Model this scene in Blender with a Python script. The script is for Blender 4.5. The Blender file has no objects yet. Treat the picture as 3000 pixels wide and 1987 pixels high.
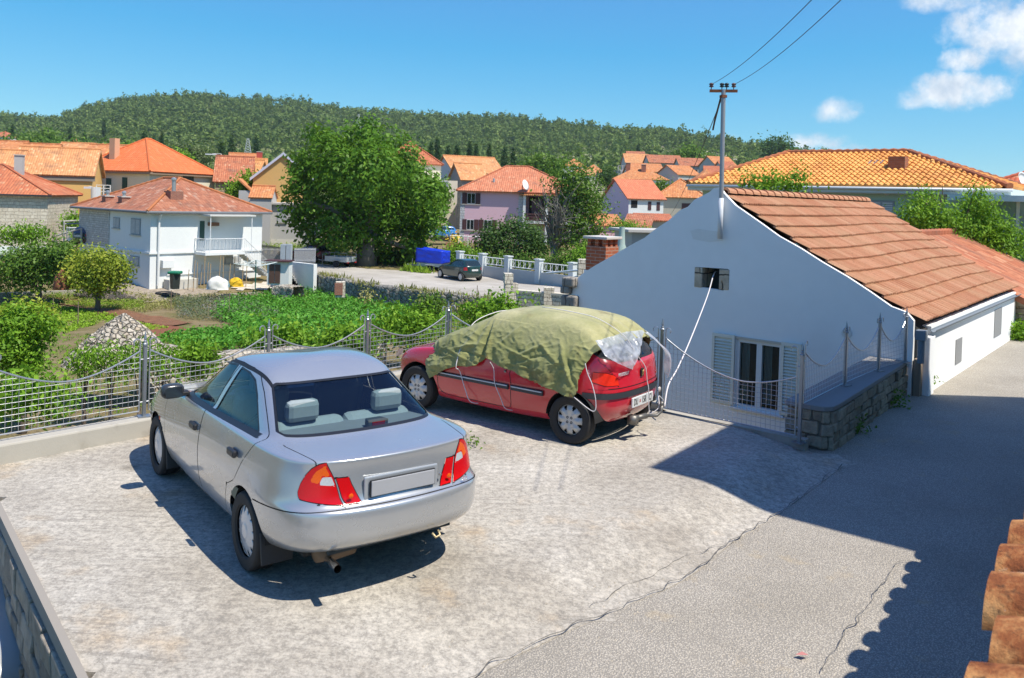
import bpy, bmesh, math, random
import numpy as np
from mathutils import Vector, Matrix, noise
random.seed(7); RNG = np.random.default_rng(11)
PI = math.pi; R_ = math.radians
SC = bpy.context.scene; COL = SC.collection

# ---------------------------------------------------------------- camera
FPX, PCX, PCY, PIT, ROL, HC = 2439., 1500., 623.5, .017, -.03, 2.82
VK = 3000 / 2367.
_z = Vector((0, math.sin(PIT), math.cos(PIT))); CF = Vector((0, math.cos(PIT), -math.sin(PIT))); _x = Vector((1, 0, 0))
CR = _x * math.cos(ROL) - _z * math.sin(ROL); CU = _x * math.sin(ROL) + _z * math.cos(ROL)
CAMP = Vector((0, 0, HC))
cam = bpy.data.cameras.new('camera'); camo = bpy.data.objects.new('camera', cam); COL.objects.link(camo)
m = Matrix((CR, CU, -CF)).transposed().to_4x4(); m.translation = CAMP; camo.matrix_world = m
cam.sensor_fit = 'HORIZONTAL'; cam.sensor_width = 36; cam.lens = FPX / 3000 * 36
cam.shift_y = (PCY - 993.5) / 3000; cam.clip_start = .05; cam.clip_end = 20000
cam.dof.use_dof = True; cam.dof.focus_distance = 11; cam.dof.aperture_fstop = 5.6
SC.camera = camo
def ray(u, v):
    return CF + CR * ((u * VK - PCX) / FPX) - CU * ((v * VK - PCY) / FPX)
def at(u, v, Y):            # the point seen at (u, v) of the photo at depth Y
    d = ray(u, v); return CAMP + d * (Y / d.y)
def gz(u, v, z=0.):         # the point seen at (u, v) at height z
    d = ray(u, v); return CAMP + d * ((z - HC) / d.z)

# ---------------------------------------------------------------- sky, sun, exposure
SUN_AZ, SUN_EL = R_(-33), R_(60)
SUNV = Vector((math.cos(SUN_AZ) * math.cos(SUN_EL), math.sin(SUN_AZ) * math.cos(SUN_EL), math.sin(SUN_EL)))
world = bpy.data.worlds.new('World'); SC.world = world; world.use_nodes = True
def build_world():
    nt = world.node_tree; N = nt.nodes; L = nt.links; N.clear()
    out = N.new('ShaderNodeOutputWorld'); bg = N.new('ShaderNodeBackground')
    sky = N.new('ShaderNodeTexSky'); sky.sky_type = 'NISHITA'; sky.sun_disc = False
    sky.sun_elevation = SUN_EL; sky.sun_rotation = PI / 2 - SUN_AZ
    sky.altitude = 0; sky.air_density = 1.0; sky.dust_density = 0.; sky.ozone_density = 4.0
    gr = N.new('ShaderNodeVectorMath'); gr.operation = 'MULTIPLY_ADD'; gr.inputs[1].default_value = (.36, .41, .28); gr.inputs[2].default_value = (-.42, .36, 1.9); L.new(sky.outputs[0], gr.inputs[0])   # clear Adriatic air: a flatter, deeper blue
    hs = N.new('ShaderNodeVectorMath'); hs.operation = 'MAXIMUM'; hs.inputs[1].default_value = (.42, .90, 1.45); L.new(gr.outputs[0], hs.inputs[0])
    # clouds: a puff is a direction with an elliptic reach; noise breaks its edge
    geo = N.new('ShaderNodeTexCoord')
    def mth(op, a, b=None, c=None):
        n = N.new('ShaderNodeMath'); n.operation = op
        for i, q in enumerate((a, b, c)):
            if q is None: continue
            if hasattr(q, 'is_output'): L.new(q, n.inputs[i])
            else: n.inputs[i].default_value = q
        return n.outputs[0]
    def vm(op, a, b):
        n = N.new('ShaderNodeVectorMath'); n.operation = op
        for i, q in enumerate((a, b)):
            if hasattr(q, 'is_output'): L.new(q, n.inputs[i])
            else: n.inputs[i].default_value = q
        return n
    gen = geo.outputs['Generated']
    def nz(scale, det, rough, off=(0, 0, 0)):
        v = vm('ADD', gen, off).outputs[0]
        n = N.new('ShaderNodeTexNoise'); n.inputs['Scale'].default_value = scale; n.inputs['Detail'].default_value = det
        n.inputs['Roughness'].default_value = rough; L.new(v, n.inputs['Vector']); return n.outputs['Fac']
    big = nz(11, 9, .62); fine = nz(30, 8, .65, (3, 1, 2))
    brk = mth('ADD', mth('MULTIPLY', mth('SUBTRACT', big, .5), 3.3), mth('MULTIPLY', mth('SUBTRACT', fine, .5), 2.3))
    total = None
    for (u, v, ru, rv, w) in CLOUDS:
        d = ray(u, v).normalized(); rt = Vector((d.y, -d.x, 0)).normalized(); up = rt.cross(d)
        a = mth('MULTIPLY', vm('DOT_PRODUCT', gen, tuple(rt)).outputs['Value'], FPX / VK / ru)
        b0 = mth('MULTIPLY', mth('SUBTRACT', vm('DOT_PRODUCT', gen, tuple(up)).outputs['Value'], 0), FPX / VK / rv)
        # flatter below
        b = mth('MULTIPLY', b0, mth('ADD', 1.0, mth('MULTIPLY', mth('LESS_THAN', b0, 0.), .35)))
        r2 = mth('ADD', mth('MULTIPLY', a, a), mth('MULTIPLY', b, b))
        f = mth('SUBTRACT', 1.0, r2)
        f = mth('MULTIPLY', mth('ADD', f, brk), w)
        f = mth('MULTIPLY', f, mth('GREATER_THAN', vm('DOT_PRODUCT', gen, tuple(d)).outputs['Value'], .5))
        f = mth('MAXIMUM', f, 0.)
        total = f if total is None else mth('MAXIMUM', total, f)
    cr = N.new('ShaderNodeMapRange'); cr.interpolation_type = 'SMOOTHSTEP'; cr.inputs['From Min'].default_value = .0; cr.inputs['From Max'].default_value = 1.15
    L.new(total, cr.inputs['Value'])
    shade = N.new('ShaderNodeMix'); shade.data_type = 'RGBA'
    cs_ = mth('ADD', .55, mth('MULTIPLY', mth('SUBTRACT', nz(16, 7, .6, (5, 2, 7)), nz(16, 7, .6, (5 + .006, 2 - .004, 7 + .012))), 4.5), None)  # noise slope towards the sun paints lit and shaded tones into the clouds
    L.new(cs_, shade.inputs['Factor']); shade.clamp_factor = True
    shade.inputs['A'].default_value = (2.7, 3.1, 3.6, 1); shade.inputs['B'].default_value = (4.3, 4.4, 4.5, 1)
    mix = N.new('ShaderNodeMix'); mix.data_type = 'RGBA'
    L.new(mth('MULTIPLY', cr.outputs[0], .93), mix.inputs['Factor']); L.new(hs.outputs[0], mix.inputs['A']); L.new(shade.outputs['Result'], mix.inputs['B'])
    L.new(mix.outputs['Result'], bg.inputs[0]); bg.inputs[1].default_value = .148
    L.new(bg.outputs[0], out.inputs[0])
CLOUDS = [(2215, 215, 125, 52, 1.0), (2150, 232, 70, 30, .8), (2240, 140, 62, 36, .95), (2330, 60, 130, 95, .9), (2200, 5, 110, 34, .7),
          (2380, 130, 70, 60, .8), (1935, 262, 62, 36, .75), (1880, 330, 110, 28, .85), (1960, 345, 60, 20, .6), (1690, 318, 40, 16, .35)]
build_world()
sl = bpy.data.lights.new('sun', 'SUN'); sl.energy = 3.8; sl.angle = R_(.53); sl.color = (1, .94, .84)
so = bpy.data.objects.new('sun', sl); COL.objects.link(so); so.rotation_euler = SUNV.to_track_quat('Z', 'Y').to_euler(); so.location = (20, -15, 40)
SC.view_settings.view_transform = 'Standard'; SC.view_settings.look = 'None'; SC.view_settings.exposure = .74; SC.view_settings.gamma = 1
SC.cycles.max_bounces = 8; SC.cycles.transparent_max_bounces = 24; SC.cycles.diffuse_bounces = 3; SC.cycles.glossy_bounces = 4; SC.cycles.transmission_bounces = 6
SC.cycles.caustics_reflective = False; SC.cycles.caustics_refractive = False; SC.cycles.use_denoising = True

# ---------------------------------------------------------------- helpers
def tag(o, label=None, cat=None, group=None, kind=None):
    if label: o['label'] = label
    if cat: o['category'] = cat
    if group: o['group'] = group
    if kind: o['kind'] = kind
    return o
def thing(name, label, cat, loc=(0, 0, 0), rz=0., group=None):
    o = bpy.data.objects.new(name, None); COL.objects.link(o); o.empty_display_size = .2
    o.location = loc; o.rotation_euler = (0, 0, rz)
    return tag(o, label, cat, group)
def copy_thing(root, loc, rz=0., label=None, scale=1.):
    def rec(o, par):
        c = o.copy(); COL.objects.link(c)
        if par: c.parent = par; c.matrix_parent_inverse = o.matrix_parent_inverse
        for ch in [x for x in COL.objects if x.parent == o]: rec(ch, c)
        return c
    r = rec(root, None); r.location = loc; r.rotation_euler = (0, 0, rz); r.scale = (scale,) * 3
    if label: r['label'] = label
    return r
def mesh_np(name, V, F, mat, parent=None, smooth=False, uv=None):   # F: (n,k) int array of equal-size faces
    me = bpy.data.meshes.new(name); V = np.asarray(V, np.float32); F = np.asarray(F, np.int32); n, k = F.shape
    me.vertices.add(len(V)); me.vertices.foreach_set('co', V.ravel())
    me.loops.add(n * k); me.loops.foreach_set('vertex_index', F.ravel())
    me.polygons.add(n); me.polygons.foreach_set('loop_start', np.arange(0, n * k, k, dtype=np.int32))
    if smooth: me.polygons.foreach_set('use_smooth', np.ones(n, bool))
    if uv is not None:
        l = me.uv_layers.new(name='uv'); l.data.foreach_set('uv', np.asarray(uv, np.float32).ravel())
    me.update(calc_edges=True); me.validate()
    for q in (mat if isinstance(mat, (list, tuple)) else [mat]): me.materials.append(q)
    o = bpy.data.objects.new(name, me); COL.objects.link(o)
    if parent: o.parent = parent
    return o
class MB:
    def __init__(s): s.v = []; s.f = []; s.uv = []; s.mi = []; s.cur = 0
    def vert(s, p): s.v.append(tuple(p)); return len(s.v) - 1
    def face(s, idx, uv=None): s.f.append(tuple(idx)); s.uv.append(uv); s.mi.append(s.cur)
    def poly(s, pts, uv=None): s.face([s.vert(p) for p in pts], uv); return s
    def box(s, c, size, rz=0., rot=None):
        M = rot if rot is not None else Matrix.Rotation(rz, 3, 'Z'); c = Vector(c); hx, hy, hz = [q / 2 for q in size]
        i = [s.vert(c + M @ Vector((a * hx, b * hy, d * hz))) for d in (-1, 1) for b in (-1, 1) for a in (-1, 1)]
        for q, (w, h) in (((0, 2, 3, 1), (size[1], size[0])), ((4, 5, 7, 6), (size[0], size[1])), ((0, 1, 5, 4), (size[0], size[2])), ((3, 2, 6, 7), (size[0], size[2])), ((2, 0, 4, 6), (size[1], size[2])), ((1, 3, 7, 5), (size[1], size[2]))):
            s.face([i[k] for k in q], [(0, 0), (w, 0), (w, h), (0, h)])
        return s
    def span(s, x0, y0, z0, x1, y1, z1): return s.box(((x0 + x1) / 2, (y0 + y1) / 2, (z0 + z1) / 2), (abs(x1 - x0), abs(y1 - y0), abs(z1 - z0)))
    def tube(s, pts, r, n=6, caps=True, rs=None):
        pts = [Vector(p) for p in pts]; rings = []; pa = None
        for k, p in enumerate(pts):
            d = (pts[min(k + 1, len(pts) - 1)] - pts[max(k - 1, 0)]).normalized()
            a = pa if pa is not None else (Vector((0, 0, 1)) if abs(d.z) < .9 else Vector((1, 0, 0)))
            a = (a - d * a.dot(d)).normalized(); pa = a; b = d.cross(a); rr = rs[k] if rs else r
            rings.append([s.vert(p + (a * math.cos(2 * PI * j / n) + b * math.sin(2 * PI * j / n)) * rr) for j in range(n)])
        for k in range(len(rings) - 1):
            for j in range(n): s.face([rings[k][j], rings[k][(j + 1) % n], rings[k + 1][(j + 1) % n], rings[k + 1][j]])
        if caps: s.face(rings[0][::-1]); s.face(rings[-1])
        return s
    def lathe(s, prof, c=(0, 0, 0), axis='Z', n=24, closed=False):   # prof: (r, h) along the axis
        c = Vector(c); ax = {'Z': ((1, 0, 0), (0, 1, 0), (0, 0, 1)), 'Y': ((0, 0, 1), (1, 0, 0), (0, 1, 0)), 'X': ((0, 1, 0), (0, 0, 1), (1, 0, 0))}[axis]
        A, B, H = [Vector(q) for q in ax]; rings = []
        for r, h in prof: rings.append([s.vert(c + (A * math.cos(2 * PI * j / n) + B * math.sin(2 * PI * j / n)) * r + H * h) for j in range(n)])
        K = len(rings)
        for k in range(K if closed else K - 1):
            q, w = rings[k], rings[(k + 1) % K]
            for j in range(n): s.face([q[j], q[(j + 1) % n], w[(j + 1) % n], w[j]])
        return s
    def prism(s, poly, z0, z1, rz=0., loc=(0, 0)):   # poly counter-clockwise in xy
        c, sn = math.cos(rz), math.sin(rz); P = [(loc[0] + x * c - y * sn, loc[1] + x * sn + y * c) for x, y in poly]
        a = [s.vert((x, y, z0)) for x, y in P]; b = [s.vert((x, y, z1)) for x, y in P]; n = len(P)
        s.face(a[::-1]); s.face(b); u = 0
        for i in range(n):
            j = (i + 1) % n; l = math.dist(P[i], P[j]); s.face([a[i], a[j], b[j], b[i]], [(u, z0), (u + l, z0), (u + l, z1), (u, z1)]); u += l
        return s
    def build(s, name, mat, parent=None, smooth=False, bevel=0., auto=None):
        me = bpy.data.meshes.new(name); me.from_pydata(s.v, [], s.f)
        if any(s.uv):
            l = me.uv_layers.new(name='uv'); k = 0
            for f, uv in zip(s.f, s.uv):
                for j in range(len(f)): l.data[k].uv = uv[j] if uv else (s.v[f[j]][0] + s.v[f[j]][1], s.v[f[j]][2]); k += 1
        for q in (mat if isinstance(mat, (list, tuple)) else [mat]): me.materials.append(q)
        if any(s.mi): me.polygons.foreach_set('material_index', s.mi)
        if smooth: me.polygons.foreach_set('use_smooth', [True] * len(me.polygons))
        me.update()
        if smooth and auto: me.set_sharp_from_angle(angle=R_(auto))
        o = bpy.data.objects.new(name, me); COL.objects.link(o)
        if parent: o.parent = parent
        if bevel:
            b = o.modifiers.new('bevel', 'BEVEL'); b.width = bevel; b.segments = 2; b.limit_method = 'ANGLE'
        return o
def top(o, loc=None): return o
# ---------------------------------------------------------------- materials
class NT:
    def __init__(s, name):
        s.m = bpy.data.materials.new(name); s.m.use_nodes = True; s.t = s.m.node_tree; s.N = s.t.nodes; s.L = s.t.links
        s.b = s.N['Principled BSDF']; s.out = s.N['Material Output']; s._oc = None
    def n(s, typ, **kw):
        n = s.N.new('ShaderNode' + typ)
        for k, v in kw.items(): setattr(n, k, v)
        return n
    def put(s, sock, v):
        if hasattr(v, 'is_output'): s.L.new(v, sock)
        elif isinstance(v, (tuple, list)) and len(v) == 3 and sock.type == 'RGBA': sock.default_value = (*v, 1)
        else: sock.default_value = v
    def coord(s, k='Object'):
        if not s._oc: s._oc = s.n('TexCoord')
        return s._oc.outputs[k]
    def map(s, v, scale=(1, 1, 1), loc=(0, 0, 0), rot=(0, 0, 0)):
        n = s.n('Mapping'); s.L.new(v, n.inputs[0]); n.inputs['Scale'].default_value = scale; n.inputs['Location'].default_value = loc; n.inputs['Rotation'].default_value = rot; return n.outputs[0]
    def noise(s, sc, det=4, rough=.55, v=None, dist=0., col=False):
        n = s.n('TexNoise'); n.inputs['Scale'].default_value = sc; n.inputs['Detail'].default_value = det; n.inputs['Roughness'].default_value = rough; n.inputs['Distortion'].default_value = dist
        s.L.new(v or s.coord(), n.inputs['Vector']); return n.outputs['Color' if col else 'Fac']
    def vor(s, sc, v=None, feat='F1', out='Distance', rnd=1.):
        n = s.n('TexVoronoi', feature=feat); n.inputs['Scale'].default_value = sc; n.inputs['Randomness'].default_value = rnd
        s.L.new(v or s.coord(), n.inputs['Vector']); return n.outputs[out]
    def math(s, op, a, b=None, c=None, clamp=False):
        n = s.n('Math', operation=op, use_clamp=clamp)
        for i, q in enumerate((a, b, c)):
            if q is not None: s.put(n.inputs[i], q)
        return n.outputs[0]
    def ramp(s, f, *st):       # (pos, value/colour) stops
        n = s.n('ValToRGB'); s.L.new(f, n.inputs[0]); e = n.color_ramp.elements
        while len(e) < len(st): e.new(.5)
        for q, (p, c) in zip(e, st):
            q.position = p; q.color = (*c, 1) if isinstance(c, (tuple, list)) else (c, c, c, 1)
        return n.outputs[0]
    def rng(s, f, a, b, c=0., d=1.):
        n = s.n('MapRange'); s.L.new(f, n.inputs[0])
        for i, q in enumerate((a, b, c, d)): n.inputs[i + 1].default_value = q
        return n.outputs[0]
    def mix(s, f, a, b, mode='MIX'):
        n = s.n('Mix', data_type='RGBA', blend_type=mode); s.put(n.inputs['Factor'], f); s.put(n.inputs[6], a); s.put(n.inputs[7], b); return n.outputs[2]
    def sep(s, v):
        n = s.n('SeparateXYZ'); s.L.new(v, n.inputs[0]); return n.outputs
    def comb(s, x, y, z=0.):
        n = s.n('CombineXYZ')
        for i, q in enumerate((x, y, z)): s.put(n.inputs[i], q)
        return n.outputs[0]
    def bump(s, h, st=.3, d=.02, prev=None):
        n = s.n('Bump'); n.inputs['Strength'].default_value = st; n.inputs['Distance'].default_value = d; s.L.new(h, n.inputs['Height'])
        if prev: s.L.new(prev, n.inputs['Normal'])
        s.L.new(n.outputs[0], s.b.inputs['Normal']); return n.outputs[0]
    def set(s, **kw):
        for k, v in kw.items(): s.put(s.b.inputs[{'col': 'Base Color', 'rough': 'Roughness', 'metal': 'Metallic', 'spec': 'Specular IOR Level', 'coat': 'Coat Weight', 'coatr': 'Coat Roughness', 'alpha': 'Alpha', 'trans': 'Transmission Weight', 'ior': 'IOR', 'sheen': 'Sheen Weight'}.get(k, k)], v)
        return s.m
_MC = {}
def mat(fn):
    def w(*a):
        k = (fn.__name__, a)
        if k not in _MC: _MC[k] = fn(*a)
        return _MC[k]
    return w
@mat
def plain(name, col, rough=.6, metal=0., vary=.12, sc=6.):
    t = NT(name); f = t.noise(sc, 5, .6); c = t.mix(f, tuple(q * (1 - vary) for q in col), tuple(min(1, q * (1 + vary)) for q in col))
    t.bump(t.noise(sc * 12, 3), .08, .01); return t.set(col=c, rough=rough, metal=metal)
@mat
def plaster(name, col, dirt=.35, dirtcol=(.35, .3, .24), sc=.5):
    t = NT(name); a = t.noise(sc, 6, .62); st = t.noise(sc * 3, 5, .6, t.map(t.coord(), (1, 1, .25)))
    k = t.math('MULTIPLY', t.rng(a, .52, .75), t.rng(st, .4, .7)); c = t.mix(t.math('MULTIPLY', k, dirt), col, dirtcol)
    c = t.mix(t.rng(t.noise(sc * 9, 4), .3, .7, 0, .10), c, tuple(q * .7 for q in col))
    t.bump(t.noise(60, 3), .15, .01); return t.set(col=c, rough=.88, spec=.25)
@mat
def stone(name, c1=(.42, .38, .31), c2=(.24, .22, .19), joint=(.11, .1, .085), bw=.45, bh=.15, mortar=.012, rough=.05, depth=.04):
    t = NT(name); o = t.coord(); uv = t.coord('UV'); wv = t.noise(2.2, 3, .55, o, col=True); w2 = t.noise(9, 2, .5, o, col=True)
    n = t.n('VectorMath', operation='MULTIPLY_ADD'); t.L.new(wv, n.inputs[0]); n.inputs[1].default_value = (rough * 4, rough * 2.4, 0); t.L.new(uv, n.inputs[2])
    n2 = t.n('VectorMath', operation='MULTIPLY_ADD'); t.L.new(w2, n2.inputs[0]); n2.inputs[1].default_value = (rough * .9, rough * .7, 0); t.L.new(n.outputs[0], n2.inputs[2])
    def bk(w, h, loc):
        k = t.n('TexBrick'); t.L.new(t.map(n2.outputs[0], loc=loc), k.inputs['Vector']); k.inputs['Scale'].default_value = 1; k.inputs['Color1'].default_value = (0, 0, 0, 1); k.inputs['Color2'].default_value = (1, 1, 1, 1); k.inputs['Mortar'].default_value = (.5, .5, .5, 1)
        k.inputs['Brick Width'].default_value = w; k.inputs['Row Height'].default_value = h; k.inputs['Mortar Size'].default_value = mortar; k.inputs['Mortar Smooth'].default_value = .35; k.offset_frequency = 2; k.squash = .65; k.squash_frequency = 3; k.offset = .43; return k
    A, B = bk(bw, bh, (0, 0, 0)), bk(bw * .62, bh, (.3, 0, 0)); sel = t.rng(t.noise(1.3, 1, .5, t.map(o, loc=(7, 3, 1))), .49, .51)
    val = t.sep(t.mix(sel, A.outputs[0], B.outputs[0]))[0]; jf = t.sep(t.mix(sel, t.comb(A.outputs['Fac'], 0, 0), t.comb(B.outputs['Fac'], 0, 0)))[0]
    c = t.mix(val, c1, c2); c = t.mix(t.rng(t.noise(6, 6, .68), .42, .72, 0, .6), c, tuple(q * .6 for q in c2)); c = t.mix(t.rng(t.noise(3, 4, .6, t.map(o, loc=(2, 5, 3))), .55, .75, 0, .5), c, (.44, .34, .23))
    c = t.mix(jf, c, joint); h = t.math('ADD', t.math('MULTIPLY', jf, -1.), t.math('MULTIPLY', t.noise(16, 5, .65), .55)); h = t.math('ADD', h, t.math('MULTIPLY', val, .35))
    t.bump(h, 1., depth); return t.set(col=c, rough=.93, spec=.2)
@mat
def rooftile(name, c1=(.5, .2, .09), c2=(.36, .12, .05), row=.33, colw=.22, stain=.35, light=(.62, .36, .2), dark=(.13, .09, .07)):
    t = NT(name); uv = t.sep(t.coord('UV')); r = t.math('DIVIDE', uv[1], row); ci = t.math('DIVIDE', uv[0], colw)
    rf = t.math('FRACT', r); cf = t.math('FRACT', ci); cell = t.comb(t.math('FLOOR', r), t.math('FLOOR', ci))
    w = t.n('TexWhiteNoise', noise_dimensions='2D'); t.L.new(cell, w.inputs['Vector'])
    c = t.mix(w.outputs['Value'], c1, c2)
    w2 = t.sep(w.outputs['Color']); c = t.mix(t.rng(w2[1], .82, 1., 0, .7), c, light)
    c = t.mix(t.math('MULTIPLY', t.rng(t.noise(.9, 6, .65), .5, .72), stain), c, dark)
    c = t.mix(t.math('MULTIPLY', t.rng(t.noise(4, 5, .65), .5, .75), stain * .9), c, tuple(q * .5 for q in c2))
    hump = t.math('SINE', t.math('MULTIPLY', cf, PI)); h = t.math('ADD', t.math('MULTIPLY', hump, .45), t.math('MULTIPLY', t.math('SUBTRACT', 1., rf), .75))
    t.bump(h, 1., .09); return t.set(col=c, rough=.85, spec=.25)
@mat
def brick(name, c1=(.43, .12, .045), c2=(.33, .09, .04), mortar=(.42, .3, .23), bw=.25, bh=.075):
    t = NT(name); n = t.n('TexBrick'); t.L.new(t.coord('UV'), n.inputs['Vector']); n.inputs['Scale'].default_value = 1
    n.inputs['Color1'].default_value = (*c1, 1); n.inputs['Color2'].default_value = (*c2, 1); n.inputs['Mortar'].default_value = (*mortar, 1)
    n.inputs['Brick Width'].default_value = bw; n.inputs['Row Height'].default_value = bh; n.inputs['Mortar Size'].default_value = .008
    c = t.mix(t.rng(t.noise(9, 5, .6), .45, .8, 0, .45), n.outputs[0], (.2, .09, .06)); t.bump(n.outputs['Fac'], .6, .01).node.invert = True; return t.set(col=c, rough=.9)
@mat
def leafmat(name, c1, c2, c3=None, trans=.35, clump=1.2, gloss=.02):
    t = NT(name); g = t.n('NewGeometry'); f = t.math('ADD', t.math('MULTIPLY', g.outputs['Random Per Island'], .55), t.math('MULTIPLY', t.rng(t.noise(clump, 3), .3, .7), .45))
    c = t.ramp(f, (0., c1), (.55, c2), (1., c3 or tuple(min(1, q * 1.45) for q in c2)))
    d = t.n('BsdfDiffuse'); t.L.new(c, d.inputs[0]); tr = t.n('BsdfTranslucent'); t.L.new(t.mix(.35, c, (.25, .42, .02)), tr.inputs[0])
    gl = t.n('BsdfGlossy'); gl.inputs['Roughness'].default_value = .5; gl.inputs[0].default_value = (.8, .9, .6, 1)
    m1 = t.n('MixShader'); m1.inputs[0].default_value = trans; t.L.new(d.outputs[0], m1.inputs[1]); t.L.new(tr.outputs[0], m1.inputs[2])
    m2 = t.n('MixShader'); m2.inputs[0].default_value = gloss; t.L.new(m1.outputs[0], m2.inputs[1]); t.L.new(gl.outputs[0], m2.inputs[2]); t.L.new(m2.outputs[0], t.out.inputs[0]); return t.m
@mat
def glass_dark(name, col=(.012, .02, .024), rough=.04):
    t = NT(name); return t.set(col=col, rough=rough, spec=.8, coat=.3)
@mat
def glass_clear(name, tint=(.55, .72, .72)):
    t = NT(name); t.N.remove(t.b); tr = t.n('BsdfTransparent'); tr.inputs[0].default_value = (*tint, 1); gl = t.n('BsdfGlossy'); gl.inputs['Roughness'].default_value = .015
    fr = t.n('Fresnel'); fr.inputs[0].default_value = 1.5; mx = t.n('MixShader'); t.L.new(t.math('ADD', t.math('MULTIPLY', fr.outputs[0], 1.25), .02), mx.inputs[0]); t.L.new(tr.outputs[0], mx.inputs[1]); t.L.new(gl.outputs[0], mx.inputs[2]); t.L.new(mx.outputs[0], t.out.inputs[0]); return t.m
@mat
def carpaint(name, col, metal=.0, rough=.3, dust=.25, coat=1.):
    t = NT(name); g = t.n('NewGeometry'); nz = t.math('MAXIMUM', t.sep(g.outputs['Normal'])[2], 0.); z = t.sep(t.coord())[2]
    d = t.math('ADD', t.math('MULTIPLY', t.rng(t.noise(3, 6, .65), .35, .75), .5), t.math('MULTIPLY', t.rng(z, .75, .2), .55))
    d = t.math('MULTIPLY', d, dust, clamp=True); fl = t.noise(900, 2, .5)
    c = t.mix(t.math('MULTIPLY', fl, .25 if metal else .05), col, tuple(min(1, q * 1.5) for q in col)); c = t.mix(d, c, (.36, .31, .25))
    inner = t.mix(g.outputs['Backfacing'], c, (.02, .025, .03))
    return t.set(col=inner, metal=t.math('MULTIPLY', t.math('SUBTRACT', 1., d), metal), rough=t.math('ADD', rough, t.math('MULTIPLY', d, .4)), coat=t.math('SUBTRACT', coat, d, clamp=True), coatr=.06)
BLACK = plain('black_rubber', (.012, .012, .013), .55); DARKM = plain('dark_metal', (.05, .05, .055), .5, .4); GALV = plain('galvanised_steel', (.36, .38, .40), .42, .75)
WHITE = plain('white_paint', (.74, .74, .72), .5, 0., .05); TYRE = plain('tyre_rubber', (.022, .021, .02), .8, 0., .25, 12.); CHROME = plain('chrome', (.75, .75, .76), .15, 1., .02)

# ---------------------------------------------------------------- car bodies: a B-spline shell cut along drawn outlines
PA = [1, .985, .945, .86, .66, .42, .18, -.06, -.30, -.52, -.72, -.87, -.955, -.99, -1]
PB = [0, .42, .77, .94, 1, 1, 1, 1, 1, 1, 1, .94, .77, .42, 0]
def bspline_mat(n, m):                 # m samples over n control points plus one ghost at each end
    M = np.zeros((m, n + 2)); t = np.linspace(0, n - 1 - 1e-9, m); k = t.astype(int); u = t - k
    for j, w in enumerate(((1 - u) ** 3 / 6, (3 * u ** 3 - 6 * u ** 2 + 4) / 6, (-3 * u ** 3 + 3 * u ** 2 + 3 * u + 1) / 6, u ** 3 / 6)): M[np.arange(m), k + j] += w
    return M
def shell_grid(rings, ni=150, nj=96, taper=None):
    J = len(rings); C = np.zeros((J, 15, 3))
    for j, (xf, xr, W, zf, zm, zr) in enumerate(rings):
        xm, h = (xf + xr) / 2, (xf - xr) / 2
        for i, (a, b) in enumerate(zip(PA, PB)):
            tp = taper(j, a) if taper else 1.
            w = ((a + 1) / 2); z = zm + (zf - zm) * max(0, a) ** 2.2 + (zr - zm) * max(0, -a) ** 2.2
            C[j, i] = (xm + a * h, b * W * tp, z)
    E = np.zeros((J + 2, 17, 3)); E[1:-1, 1:-1] = C
    mir = np.array([1, -1, 1]); E[1:-1, 0] = C[:, 1] * mir; E[1:-1, -1] = C[:, -2] * mir
    E[0] = 2 * E[1] - E[2]; E[-1] = E[-3] * mir
    return np.einsum('aj,jik,bi->abk', bspline_mat(J, nj), E, bspline_mat(15, ni))
def grid_bm(P):
    bm = bmesh.new(); nj, ni, _ = P.shape; V = [[bm.verts.new(P[j, i]) for i in range(ni)] for j in range(nj)]
    for j in range(nj - 1):
        for i in range(ni - 1): bm.faces.new((V[j][i], V[j][i + 1], V[j + 1][i + 1], V[j + 1][i]))
    bmesh.ops.remove_doubles(bm, verts=bm.verts, dist=1e-5); bm.normal_update(); return bm
def poly_sd(P):                        # signed distance to a closed outline, negative inside
    P = [np.array(p, float) for p in P]
    def f(x, y):
        q = np.array((x, y)); best = 1e9; ins = False
        for a, b in zip(P, P[1:] + P[:1]):
            e = b - a; w = q - a; t = min(1, max(0, (w @ e) / (e @ e + 1e-12))); d = w - e * t; best = min(best, d @ d)
            if (a[1] > y) != (b[1] > y) and x < (b[0] - a[0]) * (y - a[1]) / (b[1] - a[1]) + a[0]: ins = not ins
        s = math.sqrt(best); return -s if ins else s
    return f
def cut(bm, fn, where=None, lev=(0.,)):
    for L in lev:
        vals = {v: fn(v.co) - L for v in bm.verts if where is None or where(v.co)}
        for e in list(bm.edges):
            a, b = e.verts; fa, fb = vals.get(a), vals.get(b)
            if fa is None or fb is None or (fa < 0) == (fb < 0) or abs(fa - fb) < 1e-9: continue
            t = fa / (fa - fb)
            if t < .02 or t > .98:
                continue
            _, nv = bmesh.utils.edge_split(e, a, t); vals[nv] = 0.
        for f in list(bm.faces):
            z = [v for v in f.verts if vals.get(v, 9) == 0. or abs(vals.get(v, 9)) < 1e-4]
            if len(z) == 2:
                a, b = z
                if not any(e.other_vert(a) == b for e in a.link_edges if f in e.link_faces):
                    try: bmesh.utils.face_split(f, a, b)
                    except ValueError: pass
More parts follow.
